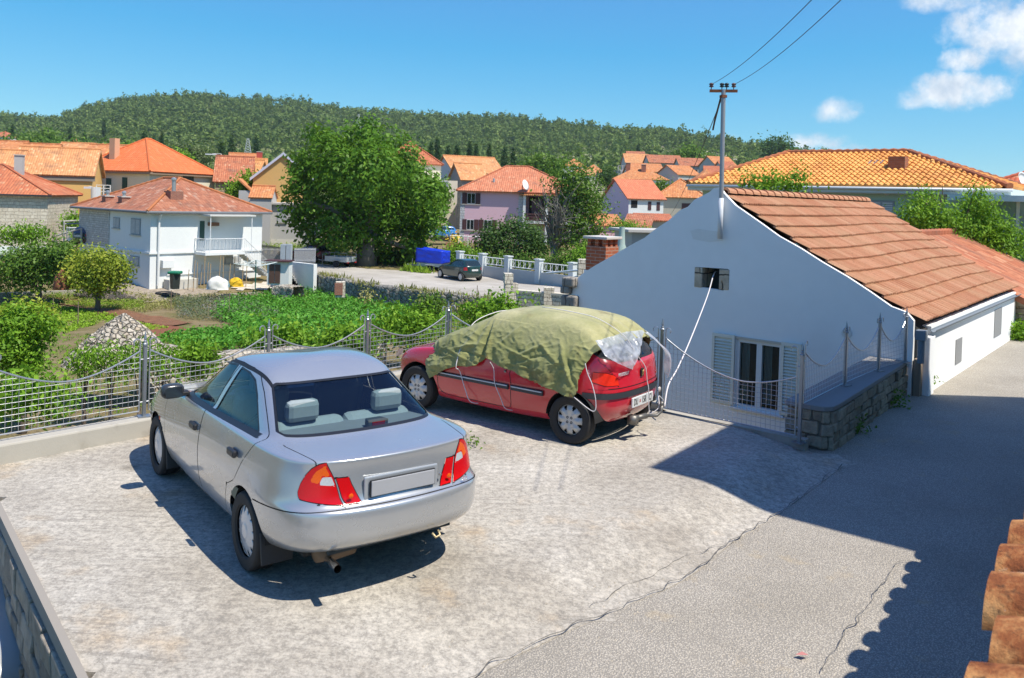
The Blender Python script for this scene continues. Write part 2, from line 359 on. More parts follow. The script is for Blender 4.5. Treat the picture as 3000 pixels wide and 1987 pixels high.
def resample(bm_faces, name, mat_, parent, mirror=False, both=False, offset=0., smooth=True, thick=0.):
    """one mesh out of some faces of the half shell: left side, its mirror image, or both sides joined"""
    vm, V, F = {}, [], []
    for f in bm_faces:
        for v in f.verts:
            if v not in vm: vm[v] = len(V); V.append(v.co + v.normal * offset)
        F.append([vm[v] for v in f.verts])
    if not F: return None
    def flip(V): return [Vector((p.x, -p.y, p.z)) for p in V]
    if mirror: V = flip(V); F = [f[::-1] for f in F]
    if both:
        n = len(V); V = V + flip(V); F = F + [[q + n for q in f][::-1] for f in F]
    me = bpy.data.meshes.new(name); me.from_pydata([tuple(p) for p in V], [], F); me.materials.append(mat_)
    b2 = bmesh.new(); b2.from_mesh(me); bmesh.ops.remove_doubles(b2, verts=b2.verts, dist=2e-4); b2.to_mesh(me); b2.free()
    if smooth: me.polygons.foreach_set('use_smooth', [True] * len(me.polygons))
    o = bpy.data.objects.new(name, me); COL.objects.link(o); o.parent = parent
    if thick: s = o.modifiers.new('solid', 'SOLIDIFY'); s.thickness = thick; s.offset = -1
    return o
class Shell:
    def __init__(s, rings, ni=150, nj=96, taper=None): s.bm = grid_bm(shell_grid(rings, ni, nj, taper)); s.tagged = {}
    def region(s, name, fn, where, mats=None):
        """cut along fn = 0 inside where; later pick(name) returns the faces"""
        cut(s.bm, fn, where); s.bm.normal_update()
    def arch(s, x, z, r, zc=.8):
        fn = lambda c: math.hypot(c.x - x, c.z - z) - r
        cut(s.bm, fn, lambda c: abs(c.x - x) < r * 1.6 and c.z < zc and c.y > .25)
        bmesh.ops.delete(s.bm, geom=[f for f in s.bm.faces if f.calc_center_median().y > .3 and f.calc_center_median().z < zc and fn(f.calc_center_median()) < 0], context='FACES')
    def take(s, test):
        return [f for f in s.bm.faces if test(f.calc_center_median(), f.normal)]
def wheel(parent, x, y, side, R, w, rimr, cover, n_slot, kind):
    """wheel > tyre, wheel_cover; side +1 is the left of the car"""
    g = thing('wheel', None, None); g.parent = parent; g.location = (x, y, R)
    t = MB(); h = w / 2
    t.lathe([(rimr * .98, -h * .8), (rimr * 1.06, -h * .96), (R * .9, -h), (R * .965, -h * .93), (R, -h * .72), (R, -h * .45), (R - .006, -h * .43), (R - .006, -h * .38), (R, -h * .36), (R, -h * .05), (R - .006, -h * .03), (R - .006, h * .03), (R, h * .05), (R, h * .36), (R - .006, h * .38), (R - .006, h * .43), (R, h * .45), (R, h * .72), (R * .965, h * .93), (R * .93, h * .985), (R * .9, h), (rimr * 1.06, h * .96), (rimr * .98, h * .8)], axis='Y', n=40)
    t.build('tyre', TYRE, g, True, auto=40)
    d = MB(); d.lathe([(0, side * h * .2), (rimr * 1.0, side * h * .25)], axis='Y', n=24); d.build('hub', BLACK, g)
    # cover: a polar sheet with openings
    bm = bmesh.new(); NR, NA = 15, n_slot * 12; V = {}
    def prof(q, ph):
        if kind == 'sedan':
            base = .62 + .30 * (1 - q ** 2.2) if q > .32 else .9
            return base * h * 1.02 + (.004 if q < .3 else 0)
        lobe = .5 + .5 * math.cos(ph * n_slot); q2 = max(0, 1 - abs(q - .66) / .34)
        return h * (.55 + .30 * (1 - q ** 3)) + lobe * q2 * .022 + (.004 if .3 < q < .38 else 0)
    rr = [0, .1, .2, .29, .33, .42, .52, .60, .66, .72, .78, .84, .90, .95, 1.]
    for i, q in enumerate(rr):
        for k in range(NA):
            ph = 2 * PI * (k + .5) / NA; V[i, k] = bm.verts.new((rimr * q * math.sin(ph), side * prof(q, ph), rimr * q * math.cos(ph)))
    for i in range(NR - 1):
        for k in range(NA):
            q = (rr[i] + rr[i + 1]) / 2; s = k % 12
            if kind == 'sedan': hole = .72 < q < .93 and (s in (2, 3, 8, 9)) and not (q < .78 and s in (2, 9))
            else: hole = .66 < q < .93 and s in ((4, 5, 6, 7) if q > .8 else (5, 6))
            if hole: continue
            f = [V[i, k], V[i, (k + 1) % NA], V[i + 1, (k + 1) % NA], V[i + 1, k]]
            bm.faces.new(f if side < 0 else f[::-1])
    bmesh.ops.remove_doubles(bm, verts=bm.verts, dist=1e-5); bmesh.ops.recalc_face_normals(bm, faces=bm.faces); me = bpy.data.meshes.new('wheel_cover'); bm.to_mesh(me); bm.free()
    me.polygons.foreach_set('use_smooth', [True] * len(me.polygons)); me.materials.append(cover)
    c = bpy.data.objects.new('wheel_cover', me); COL.objects.link(c); c.parent = g; sm = c.modifiers.new('solid', 'SOLIDIFY'); sm.thickness = .006
    if kind == 'sedan':
        e = MB()
        for k in range(3):
            a = 2 * PI * k / 3 + PI / 2; cx, cz = .017 * math.cos(a), .017 * math.sin(a); u = Vector((math.cos(a), 0, math.sin(a))); v = Vector((-math.sin(a), 0, math.cos(a))); b0 = Vector((0, side * h * .945, 0))
            p = [b0, b0 + u * .017 + v * .0095, b0 + u * .034, b0 + u * .017 - v * .0095]; e.poly(p if side < 0 else p[::-1])
        e.build('emblem', plain('emblem_grey', (.25, .12, .12), .4), g)
    else:
        for k in range(4):
            a = PI / 4 + k * PI / 2; e = MB(); e.lathe([(.007, side * (h * .86)), (.014, side * (h * .86 + .004)), (.016, side * h * .83)], (.038 * math.cos(a), 0, .038 * math.sin(a)), 'Y', 10); e.build('wheel_bolt', DARKM, g)
    return g
def text_mesh(name, body, size, mat_, parent, loc, rot, extrude=.001, sx=1., font=None, space=1.):
    cu = bpy.data.curves.new(name, 'FONT'); cu.body = body; cu.size = size; cu.extrude = extrude; cu.align_x = 'CENTER'; cu.align_y = 'CENTER'; cu.space_character = space
    o = bpy.data.objects.new(name, cu); dg = bpy.context.evaluated_depsgraph_get(); COL.objects.link(o); dg.update()
    me = bpy.data.meshes.new_from_object(o.evaluated_get(dg)); COL.objects.unlink(o); bpy.data.objects.remove(o); me.materials.clear(); me.materials.append(mat_)
    q = bpy.data.objects.new(name, me); COL.objects.link(q); q.parent = parent; q.location = loc; q.rotation_euler = rot; q.scale = (sx, 1, 1); return q
def liner(x0, s, r, y1, y0):      # the upper half of a wheel well
    m = MB(); n = 18; A = [.02 + (PI - .04) * k / n for k in range(n + 1)]
    o = [m.vert((x0 + r * math.cos(a), s * y1, .285 + r * math.sin(a))) for a in A]; i = [m.vert((x0 + r * math.cos(a), s * y0, .285 + r * math.sin(a))) for a in A]
    for k in range(n): m.face([o[k], o[k + 1], i[k + 1], i[k]])
    m.face(i); return m

# ---------------------------------------------------------------- silver sedan
def build_sedan():
    T = thing('parked_sedan', 'silver four-door saloon car with blanked number plate, parked left of the covered red car', 'car', (-1.256, 6.648, 0), 2.216)
    rings = [(3.18, -.78, .72, .21, .19, .33), (3.27, -.88, .785, .27, .215, .36), (3.36, -.955, .835, .40, .35, .42), (3.37, -.965, .852, .50, .50, .52),
             (3.35, -.962, .855, .57, .60, .612), (3.33, -.955, .855, .59, .63, .645), (3.30, -.92, .853, .61, .665, .657), (3.24, -.885, .848, .66, .72, .69), (3.19, -.868, .838, .69, .80, .78), (3.12, -.86, .822, .725, .875, .87),
             (3.0, -.862, .808, .765, .915, .945), (2.94, -.864, .803, .78, .93, .968), (2.86, -.85, .798, .795, .94, .978), (2.7, -.79, .788, .825, .95, .982), (2.35, -.62, .765, .875, .962, .99), (1.99, -.37, .735, .935, .985, 1.00), (1.88, -.30, .722, .985, 1.02, 1.03),
             (1.62, -.06, .665, 1.14, 1.15, 1.15), (1.43, .14, .605, 1.265, 1.275, 1.25), (1.33, .245, .565, 1.325, 1.345, 1.305), (1.26, .31, .525, 1.355, 1.382, 1.335), (1.12, .40, .42, 1.395, 1.412, 1.368), (.95, .48, .2, 1.418, 1.43, 1.392), (.8, .52, 0, 1.424, 1.433, 1.4)]
    def tp(j, a):
        if j >= 14: return 1 - (.07 if j >= 16 else .035 * (j - 13)) * max(0, -a) ** 1.5 * (1.0)
        return 1 - .025 * max(0, -a) ** 2 - .03 * max(0, a) ** 2
    S = Shell(rings, 170, 130, tp); bm = S.bm
    S.arch(0, .285, .338); S.arch(2.5, .285, .338)
    side = lambda c: c.y > .45 and c.z > .2
    FW = poly_sd([(1.84, .945), (1.36, 1.26), (1.24, 1.312), (1.06, 1.333), (.955, 1.335), (1.06, .958)]); RW = poly_sd([(.995, .96), (.875, 1.335), (.68, 1.328), (.52, 1.295), (.36, 1.205), (.16, 1.06), (.05, .985)])
    WND = lambda c: min(FW(c.x, c.z), RW(c.x, c.z))
    cut(bm, WND, lambda c: c.y > .4 and c.z > .9, (0., -.014))
    # rear and front screens, drawn in y and z
    REAR = poly_sd([(-1, 1.012), (.615, 1.012), (.648, 1.03), (.535, 1.285), (.50, 1.302), (-1, 1.308)]); FRNT = poly_sd([(-1, .965), (.64, .965), (.665, .985), (.55, 1.31), (.52, 1.328), (-1, 1.342)])
    isrear = lambda c: c.x < .45 and c.z > .97; isfront = lambda c: c.x > 1.1 and c.z > .93
    rsd = lambda c: max(REAR(c.y, c.z), c.x - .42); fsd = lambda c: max(FRNT(c.y, c.z), .85 - c.x)
    cut(bm, lambda c: REAR(c.y, c.z), lambda c: isrear(c) and c.x < .35, (0., -.013)); cut(bm, lambda c: FRNT(c.y, c.z), lambda c: isfront(c) and c.x > 1.2, (0., -.02))
    # tail lamps, wrapped round the corner
    wrap = lambda c: c.y + max(0, c.x + .83) * 1.0
    OUT = poly_sd([(.598, .968), (.66, .96), (.735, .928), (.795, .88), (.84, .82), (.862, .765), (.855, .735), (.83, .712), (.44, .668), (.527, .857)])
    AMB = poly_sd([(.612, .940), (.560, .870), (.63, .868), (.66, .822), (.742, .834), (.722, .872), (.685, .908)]); WHT = poly_sd([(.63, .866), (.552, .864), (.515, .802), (.658, .814)]); INN = poly_sd([(.518, .857), (.40, .857), (.312, .670), (.43, .670)])
    reg = lambda c: c.x < -.55 and c.z > .6 and c.y > .2
    for P in (OUT, INN): cut(bm, lambda c, P=P: P(wrap(c), c.z), reg, (0., -.006))
    for P in (AMB, WHT): cut(bm, lambda c, P=P: P(wrap(c), c.z), reg)
    # seams
    lid = lambda c: c.y - (np.interp(c.z, [.655, .86, .95], [.438, .523, .588]) if c.z < .95 and c.x < -.8 else np.interp(c.x, [-.84, -.36], [.592, .672]))
    cut(bm, lid, lambda c: c.x < -.3 and .64 < c.z < 1.03, (.0035, -.0035))
    bmp = lambda c: c.z - (.655 - max(0, (c.x + .9)) * .09) if c.x < .5 else c.z - .62
    cut(bm, bmp, lambda c: (c.x < -.18 or c.x > 2.8), (.0035, -.0035))
    FD = poly_sd([(2.17, .30), (2.13, .26), (1.112, .255), (1.112, .95), (.91, 1.362), (1.25, 1.345), (1.42, 1.27), (1.93, .955), (2.2, .88)]); RD = poly_sd([(1.105, .255), (.48, .26), (.43, .40), (.36, .545), (.20, .62), (.085, .785), (-.10, .985), (.08, 1.10), (.30, 1.235), (.48, 1.325), (.66, 1.358), (.905, 1.362), (1.105, .95)])
    for P in (FD, RD): cut(bm, lambda c, P=P: P(c.x, c.z), side, (.0,))
    seam = lambda c: min(abs(FD(c.x, c.z)), abs(RD(c.x, c.z)))
    cut(bm, lambda c: seam(c) - .0035, side)
    belt = lambda c: abs(c.z - (.945 + (1.79 - c.x) * .0235) + .004) - .013
    cut(bm, belt, lambda c: c.y > .45 and -.02 < c.x < 1.85 and c.z > .85)
    ditch = lambda c: abs(c.y - (.555 - .05 * max(0, .75 - c.x))) - .011
    cut(bm, ditch, lambda c: c.z > 1.2 and .1 < c.x < 1.5)
    bm.normal_update()
    paint = carpaint('silver_paint', (.44, .45, .455), .6, .25, .14); gl = glass_clear('car_glass', (.74, .85, .88)); darkgl = plain('black_frit', (.01, .012, .014), .2)
    G = {k: [] for k in 'body door1 door2 window1 window2 rear_window windscreen trim amber white red inner bumper front_bumper lid gap'.split()}
    for f in bm.faces:
        c = f.calc_center_median(); nrm = f.normal; sd = c.y > .4 and c.z > .9; w = WND(c) if sd else 9
        if sd and w < -.014: k = 'window1' if FW(c.x, c.z) < 0 else 'window2'
        elif sd and w < 0: k = 'trim'
        elif c.x < .35 and c.z > .97 and REAR(c.y, c.z) < -.013: k = 'rear_window'
        elif c.x < .35 and c.z > .97 and REAR(c.y, c.z) < 0: k = 'trim'
        elif c.x > 1.2 and c.z > .93 and FRNT(c.y, c.z) < -.02: k = 'windscreen'
        elif c.x > 1.2 and c.z > .93 and FRNT(c.y, c.z) < 0: k = 'trim'
        elif reg(c) and OUT(wrap(c), c.z) < 0: k = 'gap' if OUT(wrap(c), c.z) > -.006 else 'amber' if AMB(wrap(c), c.z) < 0 else 'white' if WHT(wrap(c), c.z) < 0 else 'red'
        elif reg(c) and INN(wrap(c), c.z) < 0: k = 'gap' if INN(wrap(c), c.z) > -.006 else 'inner'
        elif c.z > 1.2 and .12 < c.x < 1.45 and ditch(c) < 0: k = 'gap'
        elif c.y > .45 and .0 < c.x < 1.83 and c.z > .85 and belt(c) < 0: k = 'trim'
        elif side(c) and seam(c) < .0035: k = 'gap'
        elif side(c) and FD(c.x, c.z) < 0: k = 'door1'
        elif side(c) and RD(c.x, c.z) < 0: k = 'door2'
        elif c.x < -.3 and .655 < c.z < 1.03 and abs(lid(c)) < .0035: k = 'gap'
        elif (c.x < -.18 or c.x > 2.8) and abs(bmp(c)) < .0035: k = 'gap'
        elif c.x < -.18 and bmp(c) < 0: k = 'bumper'
        elif c.x > 2.8 and bmp(c) < 0: k = 'front_bumper'
        elif c.x < -.3 and c.z < 1.03 and bmp(c) > 0 and lid(c) < 0: k = 'lid'
        else: k = 'body'
        G[k].append(f)
    resample(G['body'], 'body', paint, T, both=True)
    resample(G['gap'], 'panel_gap', BLACK, T, both=True, offset=-.003); resample(G['trim'], 'window_trim', plain('window_rubber', (.014, .015, .017), .4), T, both=True, offset=.001)
    resample(G['bumper'], 'bumper', paint, T, both=True, offset=.004); resample(G['front_bumper'], 'bumper', paint, T, both=True, offset=.003); lid_o = resample(G['lid'], 'boot_lid', paint, T, both=True)
    resample(G['rear_window'], 'rear_window', gl, T, both=True, offset=-.004); resample(G['windscreen'], 'windscreen', gl, T, both=True, offset=-.004)
    red = plain('red_lens', (.52, .004, .006), .12, 0., .15, 90.); amb = plain('amber_lens', (.72, .10, .003), .14, 0., .25, 120.); wht = plain('clear_lens', (.6, .62, .62), .12, .3, .35, 120.)
    for mir in (False, True):
        s = -1 if mir else 1
        for d, w, hx, hz in (('door1', 'window1', 1.255, .785), ('door2', 'window2', .255, .815)):
            D = resample(G[d], 'door', paint, T, mirror=mir); W_ = resample(G[w], 'door_window', gl, D, mirror=mir, offset=-.004)
            h = MB(); h.box((hx, s * .853, hz), (.155, .035, .055)); h.build('door_handle', plain('handle_black', (.02, .02, .022), .45), D, bevel=.012)
            k = MB(); k.box((hx - .06, s * .872, hz + .004), (.018, .004, .018)); k.build('lock', DARKM, D)
            if d == 'door2':
                q = MB(); q.tube([(.215, s * .60, 1.135), (.30, s * .645, 1.06), (.42, s * .70, .965)], .014, 6); q.build('window_divider', BLACK, D)
        L = resample(G['red'], 'tail_lamp', red, T, mirror=mir, offset=.004); resample(G['amber'], 'indicator_lens', amb, L, mirror=mir, offset=.004); resample(G['white'], 'reversing_lens', wht, L, mirror=mir, offset=.004)
        I = resample(G['inner'], 'inner_tail_lamp', red, T, mirror=mir, offset=.004)
        b = MB(); b.lathe([(0, -.004), (.012, -.003), (.018, 0)], (-.872, s * .40, .735), 'X', 12); b.build('reflector', amb, I, True)
        # door mirror
        mr = MB()
        bmm = shell_blob((1.76, s * .895, .985), (.07, .10, .066)); mirror_o = bm_obj(bmm, 'wing_mirror', plain('mirror_housing', (.035, .038, .042), .25), T)
        gq = MB(); gq.poly([(1.693, s * .82, .938), (1.693, s * .965, .938), (1.693, s * .975, 1.01), (1.693, s * .95, 1.032), (1.693, s * .83, 1.03)][::-s]); gq.build('mirror_glass', plain('mirror_glass', (.05, .06, .07), .06, .6, .02), mirror_o)
        st = MB(); st.box((1.755, s * .80, .955), (.08, .10, .04)); st.build('mirror_stem', BLACK, mirror_o, bevel=.01)
        # repeater, mud flaps
        rp = MB(); rp.lathe([(0, s * .016), (.018, s * .013), (.026, 0)], (2.36, s * .836, .60), 'Y', 14); rp.build('side_repeater', amb, T, True)
        for x0, yy in ((-.30, .70), (2.20, .70)):
            mf = MB(); mf.box((x0, s * yy, .255), (.02, .235, .23), rot=Matrix.Rotation(.22, 3, 'Y')); mf.build('mud_flap', plain('mud_flap', (.03, .03, .03), .6), T, bevel=.006)
        for x0 in (0, 2.5):
            wheel(T, x0, s * .745, s, .288, .185, .19, carpaint('wheel_silver', (.5, .51, .53), .3, .38, .15), 6, 'sedan')
            ln = liner(x0, s, .34, .80, .50); ln.build('wheel_liner', plain('liner_black', (.012, .012, .012), .9), T)
    # number plate, left blank, in its recess
    rec = MB(); rec.box((-.862, 0, .76), (.02, .60, .17)); rec.build('plate_recess', carpaint('recess_shade_paint', (.36, .38, .40), .4, .4, .2), lid_o, bevel=.012)  # darker silver puts the shade of the plate recess into the colour
    pf = MB(); pf.box((-.886, -.0, .762), (.016, .53, .121)); P = pf.build('number_plate', BLACK, T, bevel=.006)
    pp = MB(); pp.box((-.897, 0, .762), (.008, .515, .108)); pp.build('plate_face', plain('plate_grey', (.34, .34, .35), .55, 0., .10, 2.), P, bevel=.004)
    bd = MB(); bd.lathe([(0, -.004), (.012, -.004), (.014, 0)], (-.884, -.315, .765), 'X', 14); bd.build('boot_lock', CHROME, lid_o)
    text_mesh('badge', 'GL', .045, CHROME, T, (-.868, -.55, .685), (PI / 2, 0, -PI / 2), .002)
    # exhaust and underside
    ex = MB(); ex.tube([(-.55, .47, .25), (-.9, .50, .262)], .028, 16, False); ex.tube([(-.55, .47, .25), (-.9, .50, .262)], .023, 16, False); exo = ex.build('exhaust', CHROME, T, True)
    sx = MB(); sx.lathe([(0, -.16), (.085, -.14), (.095, 0), (.085, .14), (0, .16)], (-.62, .40, .30), 'Y', 20); sx.build('silencer', plain('rusty_steel', (.16, .11, .07), .7, .3, .3), exo, True)
    th = MB(); th.tube([(-.93, -.28, .37), (-.96, -.28, .345), (-.95, -.25, .33), (-.93, -.23, .36)], .009, 6); th.build('towing_eye', plain('brass_eye', (.5, .4, .22), .5, .5), T, True)
    un = MB(); un.span(3.0, -.6, .24, -.55, .6, .32); un.build('underside', plain('underside', (.02, .02, .02), .9), T)
    fl = MB(); fl.span(2.9, -.50, .30, -.75, .50, .36); fl.span(2.3, -.74, .30, .36, .74, .36)
    fl.build('cabin_floor', plain('carpet', (.05, .06, .065), .95), T)
    # cabin
    cl = plain('seat_cloth', (.27, .31, .31), .9, 0., .12, 40.); dk = plain('cabin_plastic', (.035, .045, .05), .7)
    sh = MB(); sh.box((-.14, 0, .975), (.46, 1.26, .03)); sh.box((1.72, 0, .86), (.36, 1.36, .16)); sh.build('parcel_shelf', plain('shelf_grey', (.17, .19, .20), .9), T)
    bk = MB(); bk.box((.17, .30, .80), (.16, .60, .48), rot=Matrix.Rotation(-.35, 3, 'Y')); bk.box((.17, -.30, .80), (.16, .60, .48), rot=Matrix.Rotation(-.35, 3, 'Y')); bk.box((.42, 0, .52), (.55, 1.2, .18)); rs = bk.build('rear_seat', cl, T, bevel=.06)
    for y in (.37, -.37):
        h = MB(); h.box((.075, y, 1.115), (.11, .27, .17)); h.build('headrest', cl, T, bevel=.045)
    for y in (.36, -.36):
        f_ = MB(); f_.box((1.02, y, .83), (.15, .48, .60), rot=Matrix.Rotation(-.25, 3, 'Y')); f_.box((1.28, y, .52), (.52, .48, .17)); so_ = f_.build('front_seat', dk if y < 0 else cl, T, bevel=.06)
        h = MB(); h.box((.89, y, 1.20), (.10, .27, .19)); h.build('headrest', dk if y < 0 else cl, so_, bevel=.04)
    sw = MB(); sw.lathe([(.18 + .016 * math.cos(a), .016 * math.sin(a)) for a in np.linspace(0, 2 * PI, 9)[:-1]], (0, 0, 0), 'X', 26, closed=True); sw.box((0, 0, 0), (.03, .3, .05)); swo = sw.build('steering_wheel', dk, T, True); swo.location = (1.48, .36, .90); swo.rotation_euler = (0, -.45, 0)
    bl = MB(); bl.prism([(-.27, -.03), (-.17, -.05), (-.17, -.19), (-.27, -.21)], .99, 1.055); blo = bl.build('brake_light', dk, T, bevel=.012); b3 = MB(); b3.box((-.272, -.12, 1.025), (.006, .11, .035)); b3.build('brake_lens', plain('brake_red', (.16, .01, .015), .2), blo)
    hd = MB()
    for y in (.30,): pass
    return T
def shell_blob(c, r):
    bm = bmesh.new(); bmesh.ops.create_uvsphere(bm, u_segments=20, v_segments=14, radius=1)
    for v in bm.verts:
        p = v.co.copy(); p = Vector([math.copysign(abs(q) ** .62, q) for q in p]); v.co = Vector((p.x * r[0] * (1 if p.x > 0 else .85), p.y * r[1], p.z * r[2])) + Vector(c)
    return bm
def bm_obj(bm, name, mt, parent=None, smooth=True):
    me = bpy.data.meshes.new(name); bmesh.ops.recalc_face_normals(bm, faces=bm.faces); bm.to_mesh(me); bm.free(); me.materials.append(mt)
    if smooth: me.polygons.foreach_set('use_smooth', [True] * len(me.polygons))
    o = bpy.data.objects.new(name, me); COL.objects.link(o)
    if parent: o.parent = parent
    return o
build_sedan()

# ---------------------------------------------------------------- red hatchback under its cover
HATCH_P, HATCH_RZ = (1.192, 10.211, 0), 2.509
HRINGS = [(2.82, -.40, .68, .23, .19, .26), (2.92, -.46, .735, .27, .235, .31), (2.99, -.515, .775, .40, .38, .42), (3.0, -.53, .79, .50, .50, .52), (2.99, -.53, .795, .58, .60, .60), (2.95, -.522, .79, .64, .68, .67), (2.88, -.512, .778, .70, .78, .76), (2.78, -.505, .765, .745, .855, .86),
          (2.6, -.50, .75, .78, .90, .91), (2.3, -.485, .735, .82, .925, .945), (2.02, -.455, .722, .865, .95, .98), (1.75, -.41, .705, .935, .985, 1.02), (1.48, -.345, .668, 1.07, 1.08, 1.10), (1.2, -.255, .615, 1.21, 1.215, 1.21), (1.03, -.175, .565, 1.295, 1.305, 1.285), (.93, -.12, .52, 1.33, 1.34, 1.315), (.78, .0, .40, 1.352, 1.365, 1.345), (.62, .15, .2, 1.366, 1.376, 1.362), (.55, .22, 0, 1.37, 1.378, 1.366)]
def build_hatch():
    T = thing('hatchback', 'red three-door hatchback half hidden under a green tarpaulin', 'car', HATCH_P, HATCH_RZ)
    tp = lambda j, a: 1 - .05 * max(0, -a) ** 2 - .05 * max(0, a) ** 2
    S = Shell(HRINGS, 170, 120, tp); bm = S.bm
    S.arch(0, .285, .335); S.arch(2.385, .285, .335)
    side = lambda c: c.y > .42 and c.z > .18
    FW = poly_sd([(1.72, .955), (1.22, 1.25), (1.10, 1.292), (.62, 1.30), (.72, .965)]); RW = poly_sd([(.66, .965), (.56, 1.30), (.20, 1.28), (.02, 1.14), (-.05, .99)])
    W = lambda c: min(FW(c.x, c.z), RW(c.x, c.z)); cut(bm, W, lambda c: c.y > .4 and c.z > .9)
    REAR = poly_sd([(-1, .955), (.40, .955), (.60, 1.01), (.63, 1.05), (.525, 1.27), (.5, 1.285), (-1, 1.295)]); FR = poly_sd([(-1, .955), (.62, .955), (.52, 1.285), (-1, 1.30)])
    rc = lambda c: c.x < .1 and c.z > .92; fc = lambda c: c.x > .9 and c.z > .9
    cut(bm, lambda c: REAR(c.y, c.z), rc, (0., -.022)); cut(bm, lambda c: FR(c.y, c.z), fc)
    wrap = lambda c: c.y + max(0, c.x + .48)
    LAMP = poly_sd([(.93, .862), (.72, .858), (.56, .825), (.50, .775), (.47, .70), (.72, .70), (.95, .745)]); lc = lambda c: c.x < -.1 and .6 < c.z < .95 and c.y > .2
    cut(bm, lambda c: LAMP(wrap(c), c.z), lc, (0., -.006))
    STR = lambda c: abs(c.z - .588) - .034; cut(bm, STR, lambda c: c.x < -.12)
    HL = lambda c: abs(c.z - .665) - .004; cut(bm, HL, lambda c: c.x < -.2)
    HT = lambda c: abs(c.y - np.interp(c.z, [.66, .80, .97, 1.3], [.46, .52, .63, .56])) - .0035; cut(bm, HT, lambda c: c.x < .0 and c.z > .67)
    DOOR = poly_sd([(2.03, .80), (2.03, .36), (1.98, .29), (1.90, .262), (.90, .262), (.86, .29), (.85, .34), (.84, .60), (.87, .70), (.70, .96), (.58, 1.325), (1.15, 1.315), (1.85, .93)])
    cut(bm, lambda c: DOOR(c.x, c.z), side); cut(bm, lambda c: abs(DOOR(c.x, c.z)) - .005, side); bm.normal_update()
    paint = carpaint('red_paint', (.56, .010, .026), 0., .22, .14); gl = glass_clear('hatch_glass', (.35, .42, .42)); trim = plain('grey_bumper_trim', (.035, .037, .042), .5)
    G = {k: [] for k in 'body door window1 window2 rear_window windscreen trim lamp strip gap front'.split()}
    for f in bm.faces:
        c = f.calc_center_median(); sd = c.y > .4 and c.z > .9
        if sd and W(c) < 0: k = 'window1' if FW(c.x, c.z) < 0 else 'window2'
        elif rc(c) and REAR(c.y, c.z) < -.022: k = 'rear_window'
        elif rc(c) and REAR(c.y, c.z) < 0: k = 'trim'
        elif fc(c) and FR(c.y, c.z) < 0: k = 'windscreen'
        elif lc(c) and LAMP(wrap(c), c.z) < 0: k = 'gap' if LAMP(wrap(c), c.z) > -.006 else 'lamp'
        elif c.x < -.14 and STR(c) < 0: k = 'strip'
        elif c.x < -.2 and (HL(c) < 0 or (.67 < c.z < 1.0 and HT(c) < 0)): k = 'gap'
        elif side(c) and abs(DOOR(c.x, c.z)) < .005: k = 'gap'
        elif side(c) and DOOR(c.x, c.z) < 0: k = 'door'
        elif c.x > 2.86 and .42 < c.z < .56: k = 'front'
        else: k = 'body'
        G[k].append(f)
    resample(G['body'], 'body', paint, T, both=True); resample(G['gap'], 'panel_gap', BLACK, T, both=True, offset=-.003); resample(G['strip'], 'bumper_strip', trim, T, both=True, offset=.014); resample(G['front'], 'grille', BLACK, T, both=True)
    resample(G['trim'], 'window_rubber', BLACK, T, both=True, offset=.001); rw = resample(G['rear_window'], 'rear_window', gl, T, both=True, offset=-.003); resample(G['windscreen'], 'windscreen', gl, T, both=True)
    red = plain('hatch_red_lens', (.78, .03, .012), .1, 0., .2, 60.); pad = plain('side_moulding', (.03, .032, .036), .5); hi = plain('moulding_insert', (.5, .52, .55), .35)
    for mir in (False, True):
        s = -1 if mir else 1
        D = resample(G['door'], 'door', paint, T, mirror=mir); resample(G['window1'], 'door_window', gl, D, mirror=mir); resample(G['window2'], 'side_window', gl, T, mirror=mir); resample(G['lamp'], 'tail_lamp', red, T, mirror=mir, offset=.005)
        lk = MB(); lk.lathe([(0, s * .008), (.014, s * .008), (.018, 0)], (.93, s * .792, .71), 'Y', 12); lk.build('door_lock', CHROME, D)
        for (x0, x1, p) in ((2.06, .868, D), (.838, .36, T)):
            m = MB()
            for (a, b, d, w) in ((.490, .565, .012, 0),):
                m.prism([(x0, s * .785), (x0, s * .808), (x1, s * .812), (x1, s * .785)][::s], .500, .562)
            M = m.build('side_moulding', pad, p, bevel=.006); k = MB(); k.box(((x0 + x1) / 2, s * .8125, .545), (x0 - x1 - .03, .006, .014)); k.build('moulding_insert', hi, M)
        for x0 in (0, 2.385):
            wheel(T, x0, s * .705, s, .281, .165, .178, carpaint('cover_silver', (.50, .50, .48), .15, .45, .25), 8, 'hatch')
            ln = liner(x0, s, .335, .765, .45); ln.build('wheel_liner', plain('liner_black', (.012, .012, .012), .9), T)
        hl = MB(); hl.poly([(2.9, s * .66, .60), (2.96, s * .48, .60), (2.93, s * .48, .70), (2.84, s * .68, .72)][::s]); hl.build('headlamp', plain('lamp_glass', (.5, .52, .52), .1, .3), T)
    un = MB(); un.span(2.7, -.58, .24, -.25, .58, .32); un.span(2.1, -.70, .28, .36, .70, .33); un.build('underside', plain('underside', (.02, .02, .02), .9), T)
    cb = MB(); cb.span(1.7, -.6, .62, -.36, .6, .88); cb.build('cabin_filler', plain('dark_cabin', (.02, .022, .024), .8), T)
    # number plate, emblem, maker's word, wiper, tow hook
    P = MB(); P.box((-.532, 0, .472), (.02, .525, .118)); PL = P.build('number_plate', plain('plate_white', (.62, .62, .60), .5), T, bevel=.006)
    blk = plain('plate_letters', (.012, .012, .012), .5)
    for body, y in (('DU', .178), ('158', -.02), ('CJ', -.185)): text_mesh('plate_text', body, .112, blk, PL, (-.5435, y, .472), (PI / 2, 0, -PI / 2), .0015, .62)
    cr = MB()
    for i in range(3):
        for j in range(3):
            if (i + j) % 2 == 0: cr.box((-.5435, .085 - i * .011, .462 + j * .011), (.002, .011, .011))
